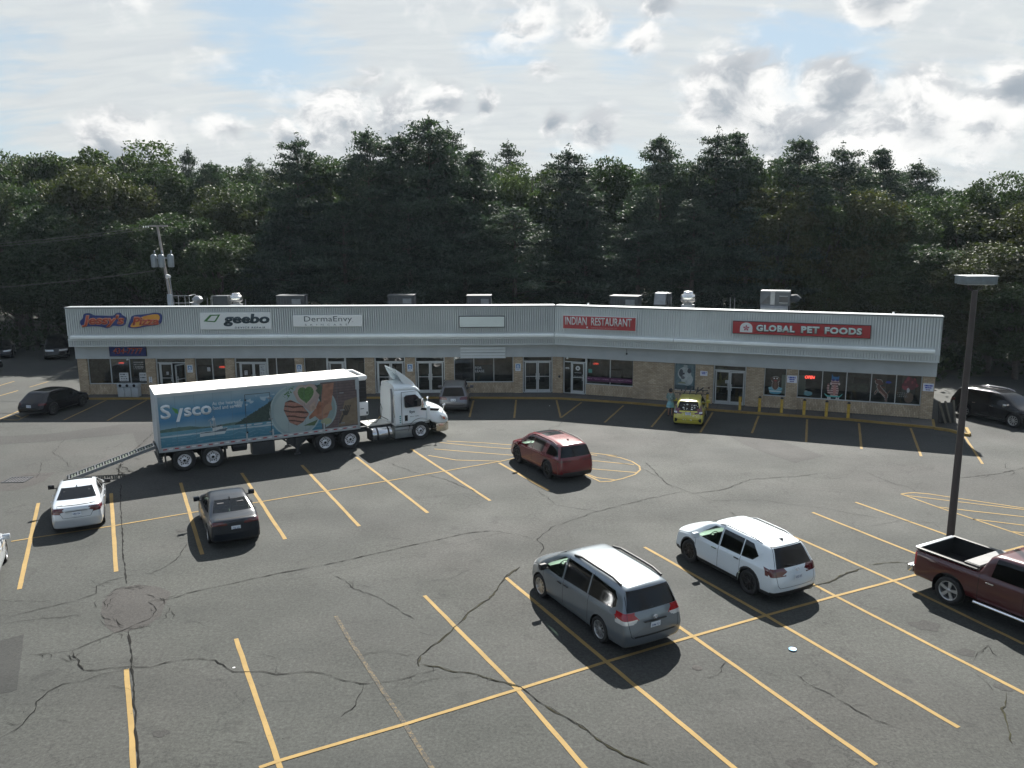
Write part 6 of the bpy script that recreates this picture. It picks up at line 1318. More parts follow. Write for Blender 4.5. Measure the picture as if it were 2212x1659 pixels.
b = MB(); b.tube([(-.6, -.3, .2), (-.7, -.52, .38), (-.5, -.66, .46)], .035, 6); b.build('fork_arm', M_blk, rk)
SUVB = V_(SUV, L=4.85, H=1.74, W=1.92, rw=.38, rim=M_alloy, spokes=10, tlm=M_dred, rails=(-1.5, .4, .70, 0, 0, M_chr), gf=M_glsd, ptext='EXP 719', handm=M_chr, mirm=M_chr)
car('black_suv', 'glossy black SUV with chrome trim beside the right end of the plaza', 'car', SUVB, P_black, (27.25, 44.15), -63.8)
car('shaded_black_suv', 'black SUV in the tree shade far left behind the pizza shop end', 'car', V_(SUV, L=5.0, H=1.85, W=1.95, rim=M_dalloy, gf=M_glsd), P_black, (-39.9, 70.2), -62)
car('shaded_dark_car', 'dark car in the tree shade at the far left edge', 'car', V_(SED, L=4.6, gf=M_glsd), P_black, (-44.9, 70.6), -62)
car('far_left_black_car', 'black car just entering the left edge on the sunlit side lot', 'car', V_(SED, L=4.5, H=1.5, gf=M_glsd), P_black, (-41.9, 61.6), 62)

# maroon pickup
def pickup():
    root = empty('maroon_pickup', (14.06, 20.45, 0), R(-61.0), 'dark maroon crew-cab pickup with open bed and chrome wheels at the right edge', 'pickup', 'cars parked on the lot')
    W_, hw = 1.98, .99
    sp = dict(nL=5.8, nH=1.9, L=5.8, H=1.88, W=W_, top=[(-2.9, 1.30), (-.95, 1.30), (-.93, 1.30), (-.72, 1.80), (-.5, 1.87), (.3, 1.90), (.75, 1.86), (1.35, 1.36), (1.5, 1.26), (2.4, 1.20), (2.8, 1.10), (2.9, 1.0)], sig=.03,
              belt=[(-2.9, 1.18), (1.3, 1.18), (2.3, 1.08), (2.9, .95)], plan=[(-2.9, .94), (-2.3, .99), (-1.5, 1.0), (1.6, 1.0), (2.3, .97), (2.9, .90)], tumble=.24, crown=.05, zbot=.42, rcurve=.02, fcurve=.12)
    bm = car_shell(sp); names = {0: ('body', P_maroon, None)}; n = 0
    def T(nm, m_, par=None): names[len(names)] = (nm, m_, par); return len(names)-1
    for s_ in (-1, 1):
        for d in ([(.32, .50), (1.22, .50), (1.30, 1.16), (.32, 1.16)], [(-.68, .50), (.30, .50), (.30, 1.16), (-.72, 1.16)]): cut(bm, 'side', s_, d, T('door', P_maroon), .2)
        for d in ([(.36, 1.24), (1.24, 1.24), (.78, 1.72), (.36, 1.76)], [(-.60, 1.24), (.28, 1.24), (.28, 1.76), (-.52, 1.74)]): cut(bm, 'side', s_, d, T('window', M_glsd), .2)
    cut(bm, 'end', 1, [(-.76, 1.28), (-.62, 1.80), (.62, 1.80), (.76, 1.28)], T('windshield', M_glsc), .15, lambda c: c.z > 1.24 and c.x < 1.6)
    cut(bm, 'end', -1, [(-.66, 1.36), (-.58, 1.72), (.58, 1.72), (.66, 1.36)], T('rear_window', M_glsd), .15, lambda c: c.z > 1.3)
    for s_ in (-1, 1):
        t = T('tail_light', M_red); cut(bm, 'end', -1, [(s_*.82, .80), (s_*1.0, .80), (s_*1.0, 1.16), (s_*.84, 1.16)] if s_ > 0 else [(-1.0, .80), (-.82, .80), (-.84, 1.16), (-1.0, 1.16)], t, .1); cut(bm, 'side', s_, [(-3.0, .82), (-2.78, .84), (-2.78, 1.14), (-3.0, 1.16)], t, .1)
    cut(bm, 'end', -1, [(-.80, .62), (.80, .62), (.80, 1.22), (-.80, 1.22)], T('tailgate', P_maroon), .15)
    # open the bed
    cut(bm, 'top', 1, [(-2.80, -hw+.13), (-1.0, -hw+.13), (-1.0, hw-.13), (-2.80, hw-.13)], -1, .3, lambda c: c.z > 1.0)
    t = T('shut_line', M_gap)
    for s_ in (-1, 1):
        for x in (-.90, .31, 1.26): cut(bm, 'side', s_, [(x-.008, .45), (x+.008, .45), (x+.008, 1.22), (x-.008, 1.22)], t, .2)
    for s_ in (-1, 1):
        for x in (-1.72, 1.85): cut(bm, 'side', s_, circ(x, .42, .50), -1, .02, lambda c: abs(c.y) > hw*.5)
    bm.verts.index_update(); names[-1] = None; split_shell(bm, names, root); bm.free()
    b = MB(); i0, i1, yy = -2.80, -1.0, hw-.13   # bed liner
    b.add([(i0, -yy, 1.29), (i1, -yy, 1.29), (i1, yy, 1.29), (i0, yy, 1.29), (i0, -yy, .78), (i1, -yy, .78), (i1, yy, .78), (i0, yy, .78)], [(0, 4, 5, 1), (1, 5, 6, 2), (2, 6, 7, 3), (3, 7, 4, 0), (4, 7, 6, 5)]); b.build('bed_liner', M_blk, root)
    for s_ in (-1, 1): b = MB(); b.box(-2.84, -1.0, min(s_*(hw-.16), s_*(hw-.05)), max(s_*(hw-.16), s_*(hw-.05)), 1.285, 1.325); b.build('bed_rail', M_blk, root, .012)
    b = MB(); b.box(-2.89, -2.76, -yy, yy, 1.285, 1.32); b.build('bed_rail', M_steel, root, .01)
    b = MB(); b.box(-1.42, -.98, -yy+.02, yy-.02, 1.30, 1.38); b.build('folded_bed_cover', M_blk, root, .015); b = MB(); b.box(-1.40, -1.0, -yy+.05, yy-.05, 1.381, 1.395); b.build('cover_panel', mat('cover_vinyl', (.12, .12, .12), .5, 0, .2, 4), root)
    b = MB(); b.tube([(-2.3, -yy+.02, .85), (-2.45, -yy+.25, 1.1), (-2.15, -yy+.35, 1.12)], .014, 6); b.tube([(-2.15, -yy+.35, 1.12), (-2.3, -yy+.02, .85)], .014, 6); b.build('tie_strap', M_steel, root)
    b = MB(); b.box(-3.08, -2.88, -.90, .90, .50, .72); b.build('bumper', M_chr, root, .04)
    for s_ in (-1, 1): b = MB(); b.tube([(-.95, s_*(hw+.03), .40), (1.35, s_*(hw+.03), .40)], .05, 8); b.build('side_step', M_chr, root)
    for s_ in (-1, 1):
        for x in (.50, -.58): b = MB(); b.box(x-.11, x+.11, min(s_*hw, s_*(hw+.025)), max(s_*hw, s_*(hw+.025)), 1.04, 1.08); b.build('handle', M_chr, root, .008)
        b = MB(); b.box(1.0, 1.14, min(s_*(hw+.02), s_*(hw+.28)), max(s_*(hw+.02), s_*(hw+.28)), 1.22, 1.50); b.build('mirror', M_blk, root, .04)
    b = MB()
    for s_ in (-1, 1):
        for x in (-1.72, 1.85):
            ra = .50; arc = [(x+ra*math.cos(a), .42+ra*math.sin(a)) for a in [-.4+i*(PI+.8)/14 for i in range(15)]]
            b.add([(a_, s_*(hw-.03), c) for a_, c in arc]+[(a_, s_*(hw-.40), c) for a_, c in arc], [(i, i+1, i+16, i+15) for i in range(14)]); b.add([(a_, s_*(hw-.40), c) for a_, c in arc], [tuple(range(15))])
    b.box(-2.4, 2.3, -.5, .5, .40, .46); b.build('wheel_housing', M_gap, root)
    for s_ in (-1, 1):
        for x in (-1.72, 1.85): put_wheel(root, x, s_*(hw-.14), .40, .27, 5, 'plain', M_alloy)
    for x in (.6, -.3):
        for y in (-.4, .4): seat(root, x, y, .62)
pickup()

# ------------------------------------------------------------------ semi trailer and tractor
TD = R(28.6); TO = (-14.71, 34.94)
def tp(s, n, z=0): return (TO[0]+s*math.cos(TD)-n*math.sin(TD), TO[1]+s*math.sin(TD)+n*math.cos(TD), z)   # n: away from the camera
tr = empty('refrigerated_trailer', tp(0, 0), TD, 'white-roofed refrigerated semi trailer with a printed food and fishing-boat scene on its side', 'trailer')
X0, X1, WT, ZB, ZT = -.98, 8.18, 2.42, 1.03, 3.60
b = MB(); b.box(X0, X1, .012, WT-.012, ZB, ZT-.02); b.build('box_body', mat('trailer_skin', (.42, .47, .50), .45, .1, .05, 1), tr)
b = MB(); rp = []
for i in range(14):
    xa = X0-.01+i*(X1-X0+.02)/14; xb_ = X0-.01+(i+1)*(X1-X0+.02)/14
    rb = MB(); rb.box(xa+.004, xb_-.004, -.01, WT+.01, ZT-.03+random.uniform(0, .006), ZT+.015+random.uniform(0, .006)); rb.build('roof_panel', mat('trailer_roof_white', (.78, .77, .72), .55, 0, .08, .8), tr, .004)
for z0, z1, m_, nm in ((ZT-.16, ZT-.03, mat('trailer_rail', (.38, .42, .45), .4, .5, .08, 2), 'top_rail'), (ZB-.04, ZB+.17, mat('trailer_rail', ()), 'bottom_rail')) if False else ((ZT-.13, ZT-.035, mat('trailer_rail', (.36, .40, .43), .4, .5, .08, 2), 'top_rail'), (ZB-.05, ZB+.16, MATS.get('trailer_rail') or M_steel, 'bottom_rail')):
    b = MB(); b.box(X0, X1, -.02, .01, z0, z1); b.build(nm, m_, tr)
for x0, x1 in ((X0-.015, X0+.09), (X1-.10, X1+.015)): b = MB(); b.box(x0, x1, -.03, .05, ZB-.05, ZT-.02); b.build('corner_post', MATS['trailer_rail'], tr, .01)
b = MB(); b.box(X1-.16, X1+.02, -.045, .0, ZT-.62, ZT-.14); b.build('corner_gusset', MATS['trailer_rail'], tr)
k = 0; x = X0+.15
while x < X1-.15:
    b = MB(); b.box(x, x+.17, -.026, -.020, ZB+.05, ZB+.10); b.build('reflector', mat('reflector_red', (.30, .02, .03), .3), tr) if k % 2 == 0 else b.build('reflector', mat('reflector_white', (.62, .62, .62), .3), tr); x += .24; k += 1
Z0m, Z1m = ZB+.16, ZT-.13
def fn_mural(X, Z):
    Wm, Hm = X.max(), Z.max(); u, v = X/Wm, Z/Hm; N1 = vnoise(u*3.6, v, 6, 31); N2 = vnoise(u*3.6, v, 22, 32); N3 = vnoise(u*3.6, v, 55, 33)
    def lerp(a, b, t): t = np.clip(t, 0, 1)[..., None]; return np.array(a)*(1-t)+np.array(b)*t
    im = lerp((.22, .34, .38), (.05, .19, .34), (v-.30)/.22)
    im = np.where((v > .52)[..., None], lerp((.05, .19, .34), (.09, .24, .36), (v-.52)/.22), im); im = np.where((v > .76)[..., None], lerp((.10, .25, .36), (.27, .36, .40), (v-.76)/.2), im)
    im += ((N1-.5)*.035)[..., None]
    # far snowy ridge and headland
    rid = .66+.20*np.clip((u-.22)/.25, 0, 1)-.05*np.abs(np.sin(u*34))*1.0; m_ = (u > .24) & (u < .62) & (v < rid) & (v > .55); im[m_] = (im*.75+np.array((.10, .22, .34))*.25)[m_]
    m_ = (u > .36) & (u < .60) & (v < rid+.01) & (v > rid-.06-.05*N2) & (N2 > .42); im[m_] = (.34, .45, .52)
    m_ = (v > .285) & (v < .335+.03*N1+.02*np.sin(u*19)); im[m_] = (np.stack([.05+.05*N2, .11+.06*N2, .10+.04*N2], -1))[m_]
    top = np.interp(u, [.355, .40, .46, .52, .60, .66], [.31, .40, .53, .66, .86, .95])+.03*N3; m_ = (u > .355) & (v > .30) & (v < top); im[m_] = np.stack([.014+.02*N3, .035+.035*N3, .032+.025*N3], -1)[m_]
    # water
    m_ = v <= .30; w_ = lerp((.03, .16, .24), (.10, .26, .34), v/.3); st = (np.sin(v*90+N1*6) > .75) & (N2 > .35); w_[st] = w_[st]+.06; im[m_] = w_[m_]
    m_ = (np.abs(v-(.215+.03*(u-.2)-.08*np.clip(u-.42, 0, 1))) < .016) & (u < .62); im[m_] = (.36, .46, .50); m_ = (v > .255) & (v < .28) & (u > .38) & (u < .58) & (N2 > .4); im[m_] = (.40, .48, .52)
    # fishing boat
    px = lambda c: X-c*Wm
    h_ = inpoly(u, v, [(.182, .135), (.302, .15), (.318, .275), (.30, .265), (.25, .215), (.185, .225)]); im[h_] = (.48, .54, .55); im[h_ & (v > .20) & (v < .215+.4*(u-.2))] = (.08, .12, .15)
    im[inpoly(u, v, [(.245, .22), (.295, .26), (.292, .31), (.245, .285)])] = (.52, .56, .56); im[inpoly(u, v, [(.245, .285), (.292, .31), (.291, .325), (.245, .305)])] = (.10, .13, .15)
    for c in (.250, .262, .274, .285): im[(abs(u-c) < .003) & (v > .292+(c-.245)*.5) & (v < .318+(c-.245)*.5)] = (.03, .04, .05)
    for a in ((.252, .30, .252, .52), (.252, .50, .228, .44), (.262, .30, .256, .47), (.240, .30, .236, .42)):
        t = np.clip(((u-a[0])*(a[2]-a[0])+(v-a[1])*(a[3]-a[1]))/((a[2]-a[0])**2+(a[3]-a[1])**2), 0, 1); im[np.hypot((u-a[0]-t*(a[2]-a[0]))*3.6, v-a[1]-t*(a[3]-a[1])) < .007] = (.34, .38, .40)
    im[(abs(u-.252) < .007) & (v > .44) & (v < .49)] = (.5, .54, .55); im[(abs(u-.25) < .012) & (v > .35) & (v < .37)] = (.3, .34, .36)
    # plate with steak, potato heart and herbs
    pl = ((u-.665)/.135)**2+((v-.46)/.56)**2; m_ = pl < 1; im[m_] = (.25, .34, .35); im[(pl < 1) & (pl > .90)] = (.33, .42, .42); im[(pl < .72)] = (.30, .38, .38)
    # brick and board background right of the plate
    m_ = (u > .80) & (pl > 1) | (u > .86); brk = np.stack([.10+.04*N2, .075+.03*N2, .075+.03*N2], -1); im[m_] = brk[m_]; im[m_ & (np.mod(v*17, 1) < .14)] = (.055, .045, .05)
    m_ = inpoly(u, v, [(.89, .03), (.93, .56), (1.0, .62), (1.0, .03)]); im[m_] = np.stack([.17+.05*N2, .13+.04*N2, .085+.03*N2], -1)[m_]
    pl2 = ((u-.80)/.085)**2+((v-.44)/.42)**2; m_ = (pl2 < 1) & (u > .82); im[m_] = (.28, .37, .37); im[(pl2 < .8) & (u > .83)] = (.21, .29, .29)
    for c in range(4): m_ = (np.abs(u-(.925+c*.009)-.10*(v-.36)) < .0028) & (v > .32) & (v < .46); im[m_] = (.03, .03, .03)
    im[inpoly(u, v, [(.915, .34), (.955, .34), (.94, .24), (.92, .24)])] = (.035, .03, .03); im[(np.abs(u-.905-.12*(v-.14)) < .006) & (v > .08) & (v < .26)] = (.05, .045, .04)
    st_ = inpoly(u, v, [(.602, .50), (.612, .66), (.64, .70), (.70, .56), (.735, .36), (.70, .20), (.668, .14), (.63, .22)]); im[st_] = np.stack([.28+.10*N3, .13+.07*N3, .10+.05*N3], -1)[st_]; im[st_ & (np.mod(v*9.5+u*7+N1*.5, 1) < .32)] = (.07, .028, .02)
    bo = inpoly(u, v, [(.655, .86), (.70, .98), (.77, .98), (.80, .80), (.775, .52), (.74, .40), (.715, .50), (.675, .66)]); im[bo] = (.34, .27, .25)
    hh = lambda s: ((u-.722)/(.048*s))**2+((v-.75-.9*np.abs(u-.722))/(.15*s))**2
    def heart(s): x_ = (u-.722)/(.044*s); y_ = (v-.735)/(.165*s); return (x_**2+(y_-.62*np.sqrt(np.abs(x_)+1e-6))**2) < 1
    im[heart(1.22)] = (.40, .33, .29); hm = heart(.95); im[hm] = np.stack([.05+.05*N3, .12+.09*N3, .035+.03*N3], -1)[hm]
    for p_, c_ in (([(.765, .30), (.80, .55), (.815, .96), (.875, .98), (.865, .72), (.85, .40), (.83, .24), (.79, .20)], (.30, .15, .10)), ([(.735, .24), (.80, .36), (.815, .55), (.79, .62), (.765, .44), (.732, .30)], (.28, .12, .07)), ([(.735, .52), (.765, .62), (.775, .46), (.745, .40)], (.38, .29, .23))):
        m_ = inpoly(u, v, p_); im[m_] = (np.array(c_)*(1+.5*(N2[..., None]-.5)))[m_]
    m_ = inpoly(u, v, [(.80, .30), (.86, .40), (.855, .56), (.82, .50)]); im[m_] = (.34, .19, .12)
    m_ = ((u-.825)/.03)**2+((v-.16)/.07)**2 < 1; im[m_] = (.30, .34, .22)
    m_ = inpoly(u, v, [(.60, .80), (.65, .98), (.672, .97), (.625, .72)]) & (N3 > .5); im[m_] = (.06, .16, .06); m_ = inpoly(u, v, [(.775, .84), (.80, .98), (.812, .9), (.80, .72)]); im[m_] = (.05, .09, .05); m_ = inpoly(u, v, [(.70, .12), (.78, .22), (.76, .10)]); im[m_] = (.07, .12, .05)
    im *= (.80+.09*N1)[..., None]; 
    return np.clip(im, .004, 1), np.ones(X.shape)
me = print_mesh('side_print', X1-X0-.16, Z1m-Z0m, 520, 150, fn_mural); link('side_print', me, tr, (X0+.08, -.004, Z0m))
M_tw = mat('decal_white', (.55, .60, .63), .45, 0, .04, 2); M_tg = mat('decal_green', (.06, .22, .05), .45, 0, .1, 2)
def ttxt(s, x, z, W_, H_, m_, bold, shear=0., y=-.010, ex=.002): return link('lettering', text_mesh(s, W_, H_, m_, bold, shear, ex), tr, (x, y, z), UPR)
ttxt('S', -.60, 2.80, .42, .64, M_tw, .022); ttxt('sco', .74, 2.70, 1.16, .42, M_tw, .03)
b = MB(); b.prism([(-.20, 2.30), (-.06, 2.30), (.13, 2.90), (.0, 2.90)], -.012, -.006, 'y'); b.build('lettering', M_tw, tr); b = MB(); b.prism([(-.34, 2.98), (-.20, 2.70), (-.08, 2.66), (-.10, 2.86)], -.012, -.006, 'y'); b.build('leaf_mark', M_tg, tr)
ttxt('At the heart of', 1.98, 2.96, 1.24, .155, M_tw, .0); ttxt('food and service', 2.0, 2.76, 1.28, .175, M_tw, .008)
# side door outline with hinges, panel seams
b = MB()
for x0, x1, z0, z1 in ((2.78, 2.80, 1.18, 3.24), (3.90, 3.92, 1.18, 3.24), (2.78, 3.92, 3.22, 3.24)): b.box(x0, x1, -.014, -.003, z0, z1)
b.build('side_door_frame', M_dsteel, tr)
for z in (1.35, 1.95, 2.95): b = MB(); b.box(3.80, 4.0, -.03, -.004, z, z+.05); b.build('hinge', M_steel, tr)
for z in (1.35, 2.0, 2.85): b = MB(); b.box(7.22, 7.42, -.03, -.004, z, z+.05); b.build('hinge', M_steel, tr)
for x0 in (-.2, .6, 1.4, 2.2, 4.7, 5.5, 6.33, 7.1): b = MB(); b.box(x0, x0+.008, -.0085, -.0045, Z0m, Z1m); b.build('panel_seam', mat('seam_shadow', (.09, .13, .15), .6), tr)
b = MB(); b.box(2.76, 2.84, -.05, -.004, 2.95, 3.02); b.box(2.76, 2.84, -.05, -.004, 1.42, 1.5); b.build('door_hook', M_dsteel, tr)
for x in (2.74, 3.93, 6.36): b = MB(); b.box(x, x+.07, -.035, -.018, ZB-.06, ZB+.45); b.build('strap_plate', MATS['trailer_rail'], tr)
# chassis, landing gear, boxes, mudflaps
b = MB(); b.box(X0, X1, .1, WT-.1, ZB-.14, ZB-.04); b.box(X0, 2.0, .7, .85, .62, ZB-.14); b.box(X0, 2.0, WT-.85, WT-.7, .62, ZB-.14); b.build('chassis', M_gap, tr)
b = MB(); b.box(X0-.05, X0+.12, .1, WT-.1, .45, .60); b.box(X0, X0+.07, .35, .45, .5, ZB); b.box(X0, X0+.07, WT-.45, WT-.35, .5, ZB); b.box(X0-.06, X0-.02, .0, WT, ZB-.22, ZB); b.build('rear_guard', M_dsteel, tr)
b = MB(); b.box(3.02, 4.05, .15, .75, .28, .93); b.build('equipment_box', M_dsteel, tr, .03)
b = MB(); b.lathe([(.28, 0), (.30, .04), (.30, .60), (.28, .64), (0, .64)], 'x', (2.15, .45, .82), 16); b.build('air_tank', M_dsteel, tr)
for n_ in (.28, WT-.28): b = MB(); b.box(5.05, 5.19, n_-.07, n_+.07, .10, ZB-.12); b.box(4.98, 5.26, n_-.14, n_+.14, .03, .08); b.build('landing_leg', M_dsteel, tr)
b = MB(); b.tube([(4.4, .3, ZB-.12), (5.1, .3, .35)], .045, 6); b.tube([(5.8, .3, ZB-.12), (5.1, .3, .35)], .045, 6); b.prism([(4.55, ZB-.12), (5.7, ZB-.12), (5.25, .45), (4.98, .45)], .34, .37, 'y'); b.build('leg_brace', M_dsteel, tr)
b = MB(); b.box(-.75, -.72, .05, .60, .22, .95); b.build('mudflap', M_blk, tr); b = MB(); b.box(1.80, 1.83, .05, .60, .25, .95); b.build('mudflap', M_blk, tr)
b = MB(); b.box(-.75, -.72, WT-.6, WT-.05, .22, .95); b.build('mudflap', M_blk, tr)
M_tr_ = mat('white_steel_wheel', (.62, .62, .63), .35, .2, .06, 4)
def axle(root, x, dual=True):
    for n_, sgn in ((.14, -1), (WT-.14, 1)):
        e = bpy.data.objects.new('wheel', None); C.objects.link(e); e.parent = root; e.location = (x, n_, .50); e.rotation_euler = (0, 0, PI if sgn < 0 else 0)
        for nm, me in zip(('tyre', 'rim', 'brake'), wheel_mesh(.50, .27, 10, 'truck', M_tr_)): link(nm, me, e)
        if dual:
            e = bpy.data.objects.new('wheel', None); C.objects.link(e); e.parent = root; e.location = (x, n_-sgn*.31, .50); e.rotation_euler = (0, 0, PI if sgn < 0 else 0); link('tyre', wheel_mesh(.50, .27, 10, 'truck', M_tr_)[0], e)
    b = MB(); b.tube([(x, .4, .5), (x, WT-.4, .5)], .07, 8); b.build('axle', M_gap, root)
axle(tr, 0.02); axle(tr, 1.24)
# refrigeration unit on the nose
b = MB(); b.box(X1, X1+.46, .15, WT-.15, 2.28, 3.42); b.build('cooling_unit', M_blk, tr, .05)
b = MB(); b.box(X1, X1+.52, .13, WT-.13, 1.58, 2.28); b.build('unit_base', M_white, tr, .07)
b = MB(); b.prism([(X1-.0, 3.36), (X1+.40, 3.36), (X1+.50, 3.44), (X1+.50, 3.56), (X1+.44, 3.60), (X1, 3.60)], .12, .34, 'y'); b.prism([(X1-.0, 3.36), (X1+.40, 3.36), (X1+.50, 3.44), (X1+.50, 3.56), (X1+.44, 3.60), (X1, 3.60)], WT-.34, WT-.12, 'y'); b.box(X1+.38, X1+.50, .3, WT-.3, 3.42, 3.58); b.build('unit_top', M_white, tr, .03)
b = MB(); b.box(X1+.02, X1+.38, .36, WT-.36, 3.42, 3.47); b.build('top_grille', M_gap, tr)
for k in range(5): b = MB(); b.box(X1+.03, X1+.42, .140, .149, 2.42+k*.19, 2.44+k*.19); b.build('grille_slat', M_dsteel, tr)
b = MB(); b.box(X1+.10, X1+.28, .118, .13, 1.93, 1.96); b.box(X1+.40, X1+.47, .118, .13, 1.66, 1.78); b.build('unit_mark', M_gap, tr)

# tractor
tc_ = empty('truck_tractor', tp(6.4, 0), TD, 'white day-cab truck tractor with tall roof air deflector coupled to the trailer', 'truck')
X6 = 6.4
def tx(x): return x-X6
M_cab = mat('truck_white_paint', (.68, .74, .76), .28, 0, .03, 1, coat=1.)
b = MB(); b.box(-.6, 5.9, .72, .84, .62, .88); b.box(-.6, 5.9, WT-.84, WT-.72, .62, .88); b.box(-.6, 5.0, .84, WT-.84, .66, .72); b.build('frame_rails', M_dsteel, tc_)
b = MB(); b.box(tx(8.75), tx(10.0), .62, WT-.62, .89, .93); b.build('deck_plate', mat('deck_alu', (.50, .50, .48), .35, .7, .1, 4), tc_); b = MB(); b.lathe([(0, .96), (.45, .96), (.45, .90)], o=(.4, WT/2, 0), n=16); b.build('fifth_wheel', M_gap, tc_)
axle(tc_, 0.02); axle(tc_, 1.28)
# cab shell lofted side profile, rounded
def loft(name, secs, m_, parent):
    """secs: list of (x, half width low, half width high, z0, z1, roundness)"""
    V0 = []; n = 20
    for x, wl, wh, z0, z1, r_ in secs:
        K = [(-wl, z0), (-wl, z0+(z1-z0)*.35), (-(wl+wh)/2-.0, z0+(z1-z0)*.7), (-wh, z1-r_), (-wh+r_, z1), (0, z1+.03), (wh-r_, z1), (wh, z1-r_), ((wl+wh)/2, z0+(z1-z0)*.7), (wl, z0+(z1-z0)*.35), (wl, z0)]
        P_ = chaikin([np.array(k) for k in K], 1); V0.append([(x, WT/2+p[0], p[1]) for p in P_])
    m = len(V0[0]); b = MB(); b.add([v for r__ in V0 for v in r__], [(i*m+k, i*m+(k+1) % m, (i+1)*m+(k+1) % m, (i+1)*m+k) for i in range(len(V0)-1) for k in range(m)], True)
    b.add(V0[0], [tuple(range(m))]); b.add(V0[-1], [tuple(range(m))[::-1]]); return b.build(name, m_, parent)
hwc = 1.10
loft('cab', [(tx(10.08), hwc, hwc-.06, .84, 2.70, .16), (tx(10.25), hwc+.01, hwc-.05, .84, 2.74, .16), (tx(11.2), hwc+.01, hwc-.05, .84, 2.70, .16), (tx(11.42), hwc+.01, hwc-.06, .84, 2.52, .16), (tx(11.78), hwc, hwc-.10, .84, 1.98, .12), (tx(11.95), hwc-.02, hwc-.14, .84, 1.74, .10)], M_cab, tc_)
loft('hood', [(tx(11.97), hwc-.03, hwc-.20, 1.0, 1.76, .16), (tx(12.12), hwc-.02, hwc-.22, .84, 1.74, .16), (tx(12.4), hwc-.02, hwc-.26, .74, 1.66, .18), (tx(12.75), hwc-.05, hwc-.32, .74, 1.52, .20), (tx(12.96), hwc-.12, hwc-.40, .74, 1.38, .20), (tx(13.08), hwc-.24, hwc-.50, .74, 1.20, .16)], M_cab, tc_)
b = MB(); b.prism([(.10, tx(12.30)), (.10, tx(12.85)), (.34, tx(13.10)), (.75, tx(13.20)), (WT-.75, tx(13.20)), (WT-.34, tx(13.10)), (WT-.10, tx(12.85)), (WT-.10, tx(12.30)), (WT-.3, tx(12.30)), (.3, tx(12.30))], .30, .74, 'z') if False else b.prism([(tx(12.30), .10), (tx(12.85), .10), (tx(13.10), .34), (tx(13.20), .75), (tx(13.20), WT-.75), (tx(13.10), WT-.34), (tx(12.85), WT-.10), (tx(12.30), WT-.10), (tx(12.30), WT-.3), (tx(12.30), .3)], .28, .73, 'z'); b.build('bumper', mat('ground_tinted_chrome', (.66, .60, .50), .22, .9, .08, 3), tc_, .05)  # golden reflection of the ground is put into the chrome colour
b = MB(); b.box(tx(13.06), tx(13.12), .55, WT-.55, .80, 1.14); b.build('grille', M_gap, tc_)
for n_ in (.10, WT-.10): b = MB(); b.prism([(tx(12.56), 1.16), (tx(12.82), 1.08), (tx(12.98), .92), (tx(12.84), .86), (tx(12.64), .98)], n_-.04, n_+.10, 'y'); b.build('headlight', M_clr, tc_, .02)
for n_ in (.06, WT-.06): b = MB(); b.prism([(tx(12.66), 1.08), (tx(12.78), 1.02), (tx(12.78), .93), (tx(12.68), .97)], n_-.03, n_+.05, 'y'); b.build('turn_light', mat('amber_red', (.5, .10, .03), .2), tc_)
# windshield and side windows
ws = [(tx(11.46), 2.46), (tx(11.83), 1.86)]
b = MB(); b.add([(ws[0][0]+.03, .22, ws[0][1]), (ws[0][0]+.03, WT-.22, ws[0][1]), (ws[1][0]+.06, WT-.18, ws[1][1]), (ws[1][0]+.06, .18, ws[1][1])], [(0, 1, 2, 3)]); b.build('windshield', mat('truck_windshield', (.10, .17, .16), .04, 0, .2, 1, coat=1.), tc_)
for n_, s_ in ((.075, -1), (WT-.075, 1)):
    b = MB(); b.prism([(tx(10.62), 1.76), (tx(10.58), 1.84), (tx(10.56), 2.30), (tx(10.66), 2.40), (tx(11.16), 2.40), (tx(11.30), 2.28), (tx(11.62), 1.84), (tx(11.55), 1.76)], n_-.03, n_+.012, 'y'); b.build('side_window', mat('truck_side_glass', (.02, .022, .025), .04, 0, .3, 2, coat=1.), tc_)
for x0, x1, z0, z1 in ((10.42, 10.436, .90, 2.58), (10.42, 11.30, 2.56, 2.576), (11.93, 11.95, .95, 1.70), (10.42, 11.93, .905, .92)): b = MB(); b.box(tx(x0), tx(x1), .085, .105, z0, z1); b.build('shut_line', M_gap, tc_)
for x0, x1, z0, z1, nm in ((10.58, 10.74, 1.06, 1.36, 'grab_plate'),): b = MB(); b.box(tx(x0), tx(x1), .085, .108, z0, z1); b.build(nm, M_gap, tc_, .01)
b = MB(); b.prism([(tx(11.52), 1.66), (tx(11.45), 1.56), (tx(12.42), 1.40), (tx(12.52), 1.52), (tx(11.97), 1.60)], .085, .12, 'y'); b.build('side_vent', M_gap, tc_)
b = MB(); b.box(tx(11.78), tx(11.97), .07, .11, 1.0, 1.72); b.build('fender_seam_panel', M_cab, tc_, .01)
def cabtxt(s, x, z, W_, H_, bold, m_=None): link('lettering', text_mesh(s, W_, H_, m_ or M_navy, bold, 0, .003), tc_, (tx(x), .093, z), UPR)
cabtxt('Sys', 10.98, 1.50, .30, .17, .02); cabtxt('Sysco  Halifax', 11.12, 1.26, .50, .06, .01)
for k in range(4): b = MB(); b.box(tx(10.30), tx(10.38), .095, .108, 1.0+k*.10, 1.06+k*.10); b.build('decal_square', mat('teal_decal', (.05, .25, .25), .5), tc_)
